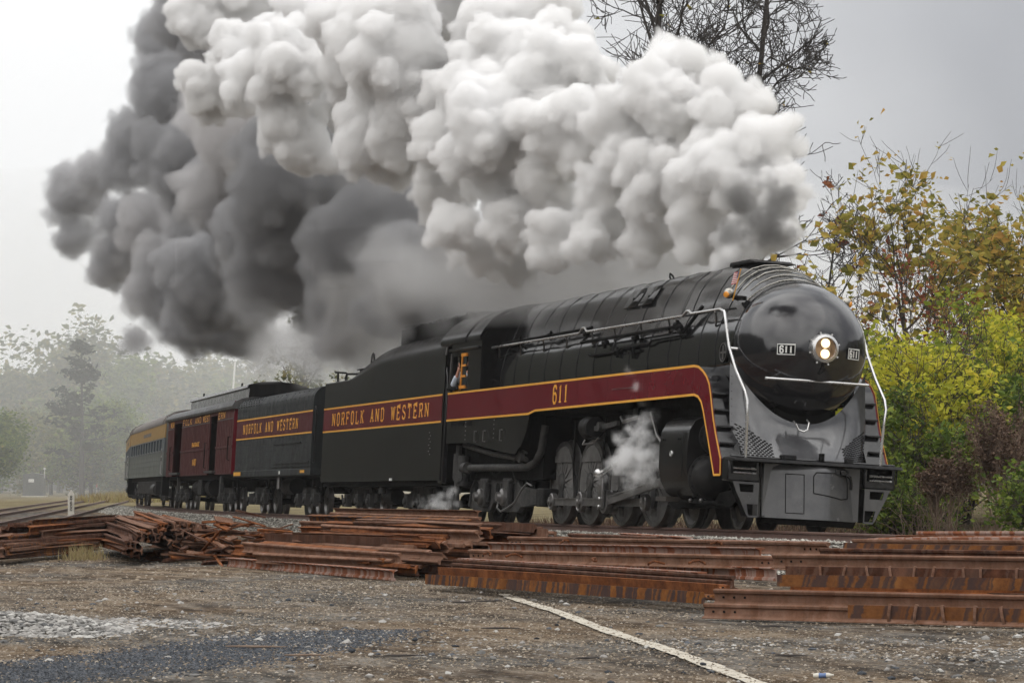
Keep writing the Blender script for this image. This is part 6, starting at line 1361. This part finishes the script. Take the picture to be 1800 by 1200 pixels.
shrub('green_bush', 'low green bush between the pilot and the brambles', -14.4, 8.3, 1.5, 1.8, 9, 5000, .08, 'leaf_gr', 91)
shrub('green_bush', 'small weed growing at the foot of the pilot beside the rail', -5.4, 2.6, .35, .4, 4, 260, .06, 'leaf_gr', 92, clr=.06, jit=.04)
# dry weeds with brown seed heads
for k, (x, y, H, lb) in enumerate(((-10.4, 8.75, 3.1, 'tallest dry brown weed with a dark seed head, standing at the right'), (-10.9, 9.5, 2.5, 'dry brown weed just right of the tallest one'), (-11.6, 8.0, 2.0, 'shorter dry brown weed left of the tallest one'))):
    rng = np.random.default_rng(95 + k); L_, T_ = [], []
    for s in range(9):
        a = rng.random() * 6.283; lm_, t_ = branchy(rng, (x + .2 * math.cos(a), y + .2 * math.sin(a), float(gz(x, y)) - .05), H * (.6 + .4 * rng.random()) * .9, .012, 2, .28, (9, 5), (.1 * math.cos(a), .1 * math.sin(a)), .5, .35, .05, .28); L_ += lm_; T_.append(t_[t_[:, 2] > H * .3])
    plant('dry_weed', lb, 'weed', L_, M['drytwig'], clumps(rng, np.concatenate(T_), 900, 9, .075), .05, M['leaf_dry'], rng, .05, None, 1.2, 'stems', 'seed_heads')
for k, (x, y, n_, lb) in enumerate(((-13.2, 8.2, 34, 'pale leafless bramble stems arching left behind the right pile'), (-11.8, 7.8, 30, 'pale leafless bramble stems in front of the dry weeds'), (-9.0, 7.9, 22, 'bare reddish stems arching beside the fresh green bush'))):
    rng = np.random.default_rng(100 + k); L_ = []
    for s in range(n_):
        a = rng.random() * 6.283; R0 = rng.random() * .9; p = np.array([x + R0 * math.cos(a), y + R0 * math.sin(a), float(gz(x, y)) - .05]); h_ = .8 + 1.5 * rng.random(); l = .3 + 1.3 * rng.random(); b = rng.random() * 6.283; pts = []
        for q in range(7):
            t = q / 6; pts.append(p + np.array([l * t * math.cos(b), l * t * math.sin(b), h_ * (1.5 * t - .75 * t * t * (1 + .4 * rng.random()))]) + .02 * rng.standard_normal(3))
        L_.append((pts, [.009 * (1 - .6 * q / 6) for q in range(7)], 3))
    plant('bramble', lb, 'bramble', L_, M['drytwig'], stem='stems')
# --- big bare tree behind the smoke
rng = np.random.default_rng(21); limbs = []; tips = []
bx, by = -39.3, 12.3
def add_tree(l, t): limbs.extend(l); tips.append(t)
add_tree(*branchy(rng, (bx, by - 1.5, float(gz(bx, by)) - .2), 21.0, .20, 4, .62, (18, 7, 6, 4), (.0, -.045), .30, .40, .20, (.23, .52, .48, .5)))
add_tree(*branchy(rng, (bx + .3, by + 1.0, float(gz(bx, by)) - .2), 20.0, .18, 4, .72, (16, 7, 6, 4), (.0, -.01), .30, .34, .20, (.155, .52, .48, .5)))
limbs = [(p_, [max(r_, .013) for r_ in rs_], l_) for p_, rs_, l_ in limbs]
T_ = np.concatenate(tips); sel = T_[rng.integers(0, len(T_), 70)]
plant('bare_tree', 'tall almost leafless tree whose black branches show above the white smoke', 'tree', limbs, M['darkbark'], np.repeat(sel, 2, 0), .14, M['leaf_au'], rng, .05)
rng = np.random.default_rng(27); limbs, tips = branchy(rng, (-38.2, 15.0, .0), 8.8, .09, 4, .7, (8, 5, 4, 3), (0, .10), .35, .3, .08, (.28, .55, .5, .5))
limbs = [(p_, [max(r_, .010) for r_ in rs_], l_) for p_, rs_, l_ in limbs]; sel = tips[rng.integers(0, len(tips), 36)]
plant('bare_sapling', 'bare sapling with a few orange leaves between the smoke and the autumn trees', 'tree', limbs, M['darkbark'], np.repeat(sel, 3, 0), .2, M['leaf_red'], rng, .09)
# --- thin tree behind the water tender
rng = np.random.default_rng(22); limbs, tips = branchy(rng, (-116.5, 18.0, -1.5), 11.0, .16, 4, .6, (14, 5, 4, 3), (0, 0), .3, .3, .06, .34)
plant('thin_tree', 'thin sparse tree standing in the mist beyond the water tender', 'tree', limbs, M['bark'], clumps(rng, tips, 160, 8, .2), .2, M['leaf_far'], rng, .12)
# pale ragged clump showing over the boiler
rng = np.random.default_rng(23); limbs, tips = branchy(rng, (-44.0, 13.4, -.5), 8.3, .22, 2, .5, (6, 4), (0, 0), .4, .7, .03, .16)
plant('dead_tree', 'pale broken tree top peeping over the boiler below the smoke', 'tree', limbs, M['drytwig'], clumps(rng, tips, 120, 8, .14), .12, M['drygrass'], rng, .1)
# --- misty wood at the far left: individual trees, four builds reused
protos_t = []
for k in range(4):
    rng = np.random.default_rng(30 + k); H = 10
    limbs, tips = branchy(rng, (0, 0, -.4), H * .62, .18, 3, .75, (16, 6, 5), (0, 0), .35, .16, .08, .52)
    C = clumps(rng, tips, 1500, 9, .40); protos_t.append((limb_mesh('trunk', limbs, M['bark']), leaf_mesh('crown', C, .24, M['leaf_far'] if k != 1 else M['leaf_gr'], rng, .2)))
def far_tree(k, x, y, H, rot, label, group=None, wid=1.0):
    r = empty('forest_tree', (x, y, float(gz(x, y))), label, 'tree', group); s = H / 10; r.scale = (s * wid, s * wid, s); r.rotation_euler = (0, 0, rot)
    link(bpy.data.objects.new('trunk', protos_t[k][0]), r); link(bpy.data.objects.new('crown', protos_t[k][1]), r); return r
rng = random.Random(5)
front = [(-205, 9.5, 7.5), (-214, 13, 8.5), (-252, 17, 10), (-246, 26, 9), (-246, 27, 10.5), (-262, 25.5, 11), (-255, 36, 9), (-268, 38.5, 10), (-278, 44, 9), (-282, 35, 13), (-245, 41, 7), (-290, 52, 11), (-222, 5, 9)]
ORD = ('first', 'second', 'third', 'fourth', 'fifth', 'sixth', 'seventh', 'eighth', 'ninth', 'tenth', 'eleventh', 'twelfth', 'thirteenth')
def along(p):   # how far right it stands as seen from the yard
    d = Vector((p[0], p[1], 0)) - Vector((49.5, -21, 0)); return d.dot(Rv) / d.dot(Fv)
for k, (x, y, H) in enumerate(sorted(front, key=along)): far_tree(rng.randrange(4), x, y, H, rng.random() * 6, 'leafy tree in the front row of the misty wood, ' + ORD[k] + ' from the left edge', 'front trees of the misty wood', 1.15)
for k in range(26):
    x = -300 - 70 * rng.random(); y = 8 + 92 * (k + rng.random()) / 26; far_tree(rng.randrange(4), x, y, 13 + 8 * rng.random(), rng.random() * 6, 'taller tree fading into the mist at the back of the wood', 'back trees of the misty wood', 1.1)
for k in range(16):
    x = -175 + 12 * k + 5 * rng.random(); y = 58 + 14 * rng.random() + .12 * (-x); far_tree(rng.randrange(4), x, y, 9 + 4 * rng.random(), rng.random() * 6, 'tree in the row behind the train, mostly hidden by smoke', 'trees behind the train', 1.1)
for k in range(18):
    x = -150 + 11 * k + 4 * rng.random(); y = 72 + 30 * rng.random(); far_tree(rng.choice((0, 2, 3)), x, y, 8 + 4 * rng.random(), rng.random() * 6, 'hazy tree on the hill behind the autumn trees', 'hazy trees on the hill')
for k in range(15):
    x = -246 - 6.0 * k + 4 * rng.random(); y = 26 + 2.3 * k + 8 * rng.random(); o = far_tree(rng.randrange(4), x, y, 4.5 + 2 * rng.random(), rng.random() * 6, 'low misty bush under the trees of the wood', 'undergrowth of the misty wood', 1.9); o.location.z -= 1.6
# conifer
rng2 = np.random.default_rng(33); cx_, cy_ = -236, 24.5; z0 = float(gz(cx_, cy_)); limbs = [([np.array([cx_, cy_, z0 + 14.6 * t]) for t in (0, .3, .6, 1)], [.3, .22, .14, .03], 0)]; C = []
for k in range(44):
    h_ = 3.5 + 11 * rng2.random(); a = rng2.random() * 6.283; l = (15.2 - h_) * .34 * (.5 + .7 * rng2.random()) + .4; p = np.array([cx_, cy_, z0 + h_]); e = p + np.array([l * math.cos(a), l * math.sin(a), .25 * l]); m_ = (p + e) / 2 + np.array([0, 0, -.1 * l]); limbs.append(([p, m_, e], [.06, .04, .015], 2))
    for t in np.linspace(.45, 1, 5): C.append(np.repeat((p * (1 - t) + e * t)[None], 9, 0) + .24 * rng2.standard_normal((9, 3)) * np.array([1, 1, .45]))
plant('pine_tree', 'dark ragged pine standing out of the mist on the left', 'tree', limbs, M['darkbark'], np.concatenate(C), .30, M['needle'], rng2, .15, None, 2.2)
# pale leaning pole in the wood
o = MB().tube([(-268, 45.2, -1.5), (-268, 45.7, 8), (-268, 46.1, 13)], [.14, .12, .1], 8).build('utility_pole', M['white']); tag(o, 'pale bare pole leaning slightly among the misty trees left of the baggage car', 'pole')
# dry grass along the far tracks
n_ = 9000; t = RNG.random(n_); X = -150 - 140 * t; Y = 12 + .205 * (-X - 150) + -2 + 9 * RNG.random(n_); Y += .02 * (-X - 150); Z = gz(X, Y); w = .05; h_ = .25 + .5 * RNG.random(n_); a = RNG.random(n_) * 6.283; lx, ly = .2 * RNG.standard_normal(n_), .2 * RNG.standard_normal(n_)
P = np.stack([np.stack([X - w * np.cos(a), Y - w * np.sin(a), Z], 1), np.stack([X + w * np.cos(a), Y + w * np.sin(a), Z], 1), np.stack([X + lx, Y + ly, Z + h_], 1)], 1)
tag(link(bpy.data.objects.new('dry_grass', raw_mesh('dry_grass', P.reshape(-1, 3), np.arange(n_ * 3).reshape(-1, 3), M['drygrass']))), kind='stuff')
n_ = 9000; X = -42 + 46 * RNG.random(n_); Y = 5.4 + 5 * RNG.random(n_); Z = gz(X, Y); h_ = .08 + .3 * RNG.random(n_) ** 2; a = RNG.random(n_) * 6.283; w = .02; lx, ly = .12 * RNG.standard_normal(n_), .12 * RNG.standard_normal(n_)
P = np.stack([np.stack([X - w * np.cos(a), Y - w * np.sin(a), Z], 1), np.stack([X + w * np.cos(a), Y + w * np.sin(a), Z], 1), np.stack([X + lx, Y + ly, Z + h_], 1)], 1)
tag(link(bpy.data.objects.new('trackside_grass', raw_mesh('trackside_grass', P.reshape(-1, 3), np.arange(n_ * 3).reshape(-1, 3), M['leaf_dry']))), kind='stuff')
n_ = 260; X = -10.2 + .22 * RNG.standard_normal(n_); Y = -11.6 + .22 * RNG.standard_normal(n_); X[n_ // 2:] += 1.2; Z = gz(X, Y); h_ = .15 + .2 * RNG.random(n_); lx, ly = .12 * RNG.standard_normal(n_), .12 * RNG.standard_normal(n_); w = .008
P = np.stack([np.stack([X, Y - w, Z], 1), np.stack([X, Y + w, Z], 1), np.stack([X + lx, Y + ly, Z + h_], 1)], 1)
tag(link(bpy.data.objects.new('grass_tuft', raw_mesh('grass_tuft', P.reshape(-1, 3), np.arange(n_ * 3).reshape(-1, 3), M['drygrass']))), kind='stuff')
# wood on the near side of the yard, beyond the camera: the dark tree line mirrored in the nose
hill('wooded_slope', [(40, -115, 0), (100, -85, 0), (140, -35, 0)], 15, 22, 8, -2)
hill('wooded_slope', [(-190, 4, 0), (-150, -6, 0), (-112, -19, 0), (-80, -35, 0), (-40, -56, 0), (0, -78, 0), (50, -98, 0)][::-1], 40, 30, 9, -2)  # unseen wood at left, raised and steepened for dark reflections in boiler and tender
hill('wooded_slope', [(-395, -90, 0), (-392, 20, 0), (-385, 120, 0)][::-1], 13, 24, 10, -2)
# ================================================================== SMOKE AND STEAM (volumes grown from clustered puffs)
WHITE = [(-3.81,0.75,5.73,0.63),(-4.48,0.31,5.45,0.57),(-3.73,0.9,6.49,0.52),(-4.81,0.8,6.59,0.77),(-4.7,1.01,7.47,0.66),(-6.27,0.92,8.2,0.82),(-5.49,0.24,6.97,0.83),(-6.56,0.29,6.05,0.79),(-8.38,0.75,9.08,0.8),(-8.62,0.08,8.33,0.94),(-7.66,-0.03,7.06,0.86),(-8.24,-0.07,6.06,0.72),(-10.6,0.3,9.46,0.87),(-10.82,-0.27,8.32,1.03),(-9.42,-0.64,6.97,0.83),(-10.04,-0.81,6.07,0.69),(-12.88,-0.35,9.61,1.0),(-11.7,-1.27,7.29,0.97),(-13.14,-1.05,8.68,1.06),(-12.69,-0.95,6.5,0.69),(-12.53,-0.48,6.77,0.74),(-10.92,-0.26,6.09,0.56),(-14.25,-0.85,6.01,0.58),(-9.26,0.05,5.79,0.47),(-13.0,-0.2,5.94,0.5),(-15.43,-1.29,6.09,0.56),(-15.14,-0.95,10.06,1.22),(-17.09,-0.62,11.25,1.19),(-13.96,-1.86,7.74,1.07),(-13.97,-1.73,6.61,0.83),(-14.44,-1.46,5.89,0.61),(-15.45,-1.8,9.17,1.03),(-17.49,-1.88,10.86,1.06),(-16.71,-2.38,8.38,0.98),(-16.63,-2.0,7.54,0.76),(-18.73,-2.37,9.93,1.14),(-18.86,-2.61,8.66,0.8),(-20.75,-2.38,11.7,1.17),(-21.0,-2.89,9.78,1.1),(-24.01,-2.71,11.42,1.22),(-24.22,-3.1,9.42,0.83),(-25.27,-3.29,10.69,0.84),(-22.09,-2.9,8.92,0.61),(-27.19,-2.99,12.58,1.19),(-28.43,-3.47,11.52,0.88),(-30.53,-3.63,12.56,1.11),(-31.73,-4.01,11.76,0.66),(-33.51,-3.31,13.94,1.12),(-21.4,-1.2,12.4,1.26),(-27.81,-1.76,13.47,1.36),(-14.89,-0.22,10.76,0.96),(-20.84,0.53,13.08,1.4),(-27.34,-0.32,14.22,1.51),(-34.07,-1.87,14.89,1.46)]
SOOTY = [(-0.27,-0.97,5.47,0.47),(0.05,-0.69,5.91,0.42),(-0.63,-1.2,5.94,0.37),(-0.14,-0.53,5.27,0.28),(-0.98,-1.23,5.35,0.31),(-0.18,-0.83,6.43,0.28)]
VEIL = [(-16.15,3.2,5.82,0.79),(-18.51,2.34,5.69,0.82),(-22.78,2.13,5.52,0.86),(-27.04,1.91,5.38,0.91),(-31.4,1.39,5.13,0.95),(-35.76,0.87,4.91,0.83),(-40.05,0.54,5.09,0.87),(-21.48,6.24,6.07,0.86),(-23.93,5.13,5.92,1.18),(-26.45,3.78,5.75,1.36),(-28.91,2.63,5.49,1.39),(-33.32,1.92,5.47,1.46),(-37.75,1.2,5.17,1.36),(-42.11,0.67,5.0,1.06),(-20.43,2.85,6.1,1.12),(-24.88,2.03,5.93,1.32),(-35.4,1.81,6.57,1.66),(-48.29,0.96,5.26,0.94)]
LOWER = [(-18.7,1.55,6.92,0.82),(-20.94,1.11,6.66,0.84),(-16.51,1.94,6.35,0.66),(-14.33,2.27,6.07,0.64),(-24.25,0.62,6.46,0.87),(-12.23,2.3,5.92,0.5),(-13.71,-0.76,5.66,0.65),(-11.44,-0.21,5.7,0.56),(-9.2,0.27,5.61,0.54),(-7.02,0.58,5.41,0.39),(-15.35,-0.92,5.32,0.71),(-17.03,-1.35,5.81,0.76),(-13.07,-0.32,5.25,0.5),(-18.64,-1.57,6.45,0.8),(-17.46,-0.95,5.18,0.61),(-21.64,-1.01,5.7,0.84),(-10.81,0.21,5.3,0.41),(-8.57,0.67,5.28,0.4),(-6.43,0.83,5.24,0.32),(-25.78,-0.77,5.36,0.88),(-29.93,-0.62,5.12,0.77),(-14.21,-0.61,5.13,0.51),(-13.0,-0.08,5.13,0.45),(-17.35,-0.58,5.05,0.53),(-21.51,-0.48,5.0,0.56),(-23.81,-1.3,6.11,1.0),(-29.99,-0.92,5.9,0.93),(-9.69,0.45,5.14,0.31)]
DARK = [(-29.82,-0.64,7.75,1.7),(-25.56,-0.22,6.39,1.4),(-35.97,-0.43,9.4,1.83),(-38.1,-0.28,7.55,1.78),(-31.83,-0.13,6.17,1.35),(-27.71,-0.26,5.4,0.94),(-32.06,-0.73,5.14,0.73),(-48.31,0.21,9.97,2.17),(-52.38,0.88,8.17,1.96),(-56.79,0.37,6.82,1.47),(-59.15,-0.42,6.31,0.93),(-61.42,-0.95,5.99,0.63),(-58.88,0.16,8.38,1.62),(-48.28,0.77,6.95,0.94),(-56.61,0.14,12.32,1.83),(-60.96,-0.07,10.2,1.65),(-65.29,-0.58,10.75,1.4),(-65.41,-0.78,9.44,1.09),(-67.61,-1.07,8.92,0.8),(-63.14,-0.74,12.95,1.42),(-65.34,-1.23,14.15,1.14),(-69.56,-1.19,13.13,1.04),(-73.83,-1.42,12.83,1.22),(-76.01,-1.55,11.95,0.95),(-73.85,-1.18,10.73,0.84),(-77.06,-1.75,13.12,0.62),(-60.77,-0.1,14.85,1.52),(-62.46,0.87,17.02,1.55),(-64.69,0.31,17.96,0.92),(-63.8,0.03,16.41,0.87),(-56.23,0.69,17.2,1.73),(-46.2,-0.06,12.2,1.94),(-63.36,-0.71,7.79,0.82),(-25.53,0.07,5.06,0.68)]
JET = [(-5.37,-1.48,2.73,0.11),(-5.5,-1.61,3.01,0.09),(-5.51,-1.79,1.74,0.15),(-4.99,-1.4,1.3,0.28),(-5.31,-1.53,1.96,0.24),(-5.33,-1.27,2.13,0.18),(-5.2,-1.46,1.74,0.26),(-5.47,-1.63,1.41,0.3),(-5.22,-1.45,1.08,0.3),(-5.74,-1.77,1.22,0.22),(-4.97,-1.29,0.89,0.15),(-5.49,-1.59,0.84,0.18),(-5.53,-1.29,2.46,0.1),(-6.21,-1.9,1.0,0.13),(-5.14,-1.23,1.52,0.18)]
LEAK = [(-18.82,-1.94,0.3,0.16),(-18.56,-1.77,0.27,0.17),(-18.3,-1.63,0.3,0.17),(-18.24,-1.47,0.67,0.12),(-19.29,-2.12,0.32,0.11),(-18.97,-1.76,0.43,0.19),(-18.85,-1.4,0.59,0.17),(-18.33,-1.37,0.36,0.12),(-19.53,-1.88,0.37,0.12),(-18.91,-1.59,0.54,0.13)]

def billow(rng, puffs, n1=22, n2=9, rmin=.14, n3=0, squash=1.0, k1=(.30, .52), k2=(.32, .5), off=.80, vary=0):
    P = [];
    for x, y, z, R in puffs:
        if vary and x < -8.5: R *= math.exp((.12 if x < -40 else .20) * rng.standard_normal()); y += vary * (rng.random() * 2 - 1.2); z += .25 * vary * (rng.random() - .5)
        c = np.array([x, y, z]); P.append((*c, R * .92)); d = rng.standard_normal((n1, 3)); d /= np.linalg.norm(d, axis=1)[:, None]
        for v in d:
            r = R * (k1[0] + (k1[1] - k1[0]) * rng.random()); q = c + v * R * off; P.append((*q, r))
            e = rng.standard_normal((n2, 3)) + v * .8; e /= np.linalg.norm(e, axis=1)[:, None]
            for w in e:
                r2 = max(rmin, r * (k2[0] + (k2[1] - k2[0]) * rng.random())); q2 = q + w * r * .86; P.append((*q2, r2))
                for _ in range(n3):
                    t = rng.standard_normal(3) + w; t /= np.linalg.norm(t); P.append((*(q2 + t * r2 * .85), max(rmin, r2 * (.35 + .2 * rng.random()))))
    return np.array(P)
SOOT = (.47, .70)
def volume_mat(name, col, dens, aniso=0.0, nsc=.9, lo=.3, hi=.62, ndet=5, wisp=1.0, col2=None, csc=.12, erode=0, sharp=5):
    mt = bpy.data.materials.new(name); mt.use_nodes = True; n = mt.node_tree; n.nodes.clear(); out = n.nodes.new('ShaderNodeOutputMaterial'); v = n.nodes.new('ShaderNodeVolumePrincipled')
    v.inputs['Color'].default_value = (*col, 1); v.inputs['Anisotropy'].default_value = aniso; v.inputs['Density Attribute'].default_value = ''
    at = n.nodes.new('ShaderNodeAttribute'); at.attribute_name = 'density'; d = at.outputs['Fac']
    if erode:      # fine lumps eat into the soft skin of the puffs, leaving crisp billow edges
        nz_ = noise(n, nsc, ndet, .72); d = mathn(n, 'MULTIPLY', mathn(n, 'SUBTRACT', d, mathn(n, 'MULTIPLY', nz_, erode)), sharp); cl = n.nodes.new('ShaderNodeClamp'); n.links.new(d, cl.inputs[0]); d = cl.outputs[0]
    elif wisp:
        nz_ = noise(n, nsc, ndet, .62); w = ramp(n, nz_, [(lo, (0, 0, 0)), (hi, (1, 1, 1))])
        d = mathn(n, 'MULTIPLY', d, w) if wisp == 1 else mathn(n, 'MULTIPLY', d, mathn(n, 'ADD', mathn(n, 'MULTIPLY', w, wisp), 1 - wisp))
    if col2: n.links.new(ramp(n, noise(n, csc, 4, .6), [(SOOT[0], col2), (SOOT[1], col)]), v.inputs['Color'])     # soot is not evenly mixed
    n.links.new(mathn(n, 'MULTIPLY', d, dens), v.inputs['Density']); n.links.new(v.outputs[0], out.inputs['Volume'])
    return mt
def puff_volume(name, P, mat, voxel, label=None):
    me = bpy.data.meshes.new(name); me.vertices.add(len(P)); me.vertices.foreach_set('co', P[:, :3].astype(np.float32).ravel())
    a = me.attributes.new('r', 'FLOAT', 'POINT'); a.data.foreach_set('value', P[:, 3].astype(np.float32)); me.materials.append(mat)
    o = link(bpy.data.objects.new(name, me)); g = bpy.data.node_groups.new(name + '_nodes', 'GeometryNodeTree')
    g.interface.new_socket('Geometry', in_out='INPUT', socket_type='NodeSocketGeometry'); g.interface.new_socket('Geometry', in_out='OUTPUT', socket_type='NodeSocketGeometry')
    N = g.nodes; gi, go = N.new('NodeGroupInput'), N.new('NodeGroupOutput'); mp = N.new('GeometryNodeMeshToPoints'); na = N.new('GeometryNodeInputNamedAttribute'); na.data_type = 'FLOAT'; na.inputs['Name'].default_value = 'r'
    pv = N.new('GeometryNodePointsToVolume'); pv.resolution_mode = 'VOXEL_SIZE'; pv.inputs['Density'].default_value = 1.0; pv.inputs['Voxel Size'].default_value = voxel
    sm = N.new('GeometryNodeSetMaterial'); sm.inputs['Material'].default_value = mat; Lk = g.links.new
    Lk(gi.outputs[0], mp.inputs['Mesh']); Lk(na.outputs['Attribute'], mp.inputs['Radius']); Lk(mp.outputs[0], pv.inputs['Points']); Lk(na.outputs['Attribute'], pv.inputs['Radius']); Lk(pv.outputs[0], sm.inputs['Geometry']); Lk(sm.outputs[0], go.inputs[0])
    md = o.modifiers.new('puffs', 'NODES'); md.node_group = g
    return tag(o, kind='stuff')
rng = np.random.default_rng(3)
puff_volume('white_smoke', billow(np.random.default_rng(3), WHITE, 26, 10, .06, 3, k1=(.16, .56), k2=(.2, .5), off=.9, vary=1.2), volume_mat('white_smoke_volume', (.997, .9955, .9935), 9.0, 0.0, 3.4, ndet=7, erode=1.15, sharp=1.9, col2=(.965, .962, .957), csc=.35), .11)
puff_volume('smoke_veil', billow(np.random.default_rng(5), VEIL + LOWER, 12, 4, .3), volume_mat('smoke_veil_volume', (.78, .775, .77), 2.0, 0, .35, .34, .64, 4, wisp=.8), .32)
puff_volume('soot_wisps', billow(np.random.default_rng(8), SOOTY, 14, 6, .08, 2), volume_mat('soot_wisp_volume', (.30, .295, .29), 5.0, 0, 1.8, .42, .58, 6), .11)
puff_volume('dark_smoke', billow(np.random.default_rng(12), DARK, 26, 8, .14, 3, k1=(.2, .58), vary=.5), volume_mat('dark_smoke_volume', (.80, .79, .79), 3.2, 0.0, 1.6, ndet=6, erode=.75, sharp=.95, col2=(.52, .52, .53)), .16)
puff_volume('steam_jet', billow(rng, JET, 10, 5, .03), volume_mat('steam_jet_volume', (.985, .985, .985), 9.0, 0, 3.2, .42, .66), .07)
puff_volume('steam_leak', billow(rng, LEAK, 9, 4, .03), volume_mat('steam_leak_volume', (.98, .98, .98), 9.0, 0, 3.2, .42, .66), .07)
# ================================================================== HAZE
def air(name, mesh_mb, col, dens):
    mt = bpy.data.materials.new(name + '_air'); mt.use_nodes = True; n = mt.node_tree; n.nodes.clear(); out = n.nodes.new('ShaderNodeOutputMaterial'); v = n.nodes.new('ShaderNodeVolumePrincipled')
    v.inputs['Color'].default_value = (*col, 1); v.inputs['Density'].default_value = dens; n.links.new(v.outputs[0], out.inputs['Volume'])
    return tag(mesh_mb.build(name, mt, smooth=0), kind='stuff')
air('haze', MB().box(-440, 178, -165, 190, -3.5, 58), (.93, .94, .95), .00016)
mb = MB(); c = Vector((-300, 55, 10)); mb.grid(lambda a, b: c + Vector((175 * math.sin(math.pi * a) * math.cos(6.28318531 * b), 120 * math.sin(math.pi * a) * math.sin(6.28318531 * b), 22 * math.cos(math.pi * a))), 32, 64)
air('mist_bank', mb, (.93, .94, .94), .0034)
mb = MB(); c2_ = Vector((-125, 88, 1)); mb.grid(lambda a, b: c2_ + Vector((120 * math.sin(math.pi * a) * math.cos(6.28318531 * b), 44 * math.sin(math.pi * a) * math.sin(6.28318531 * b), 17 * math.cos(math.pi * a))), 32, 64)
air('mist_bank', mb, (.95, .935, .925), .009)
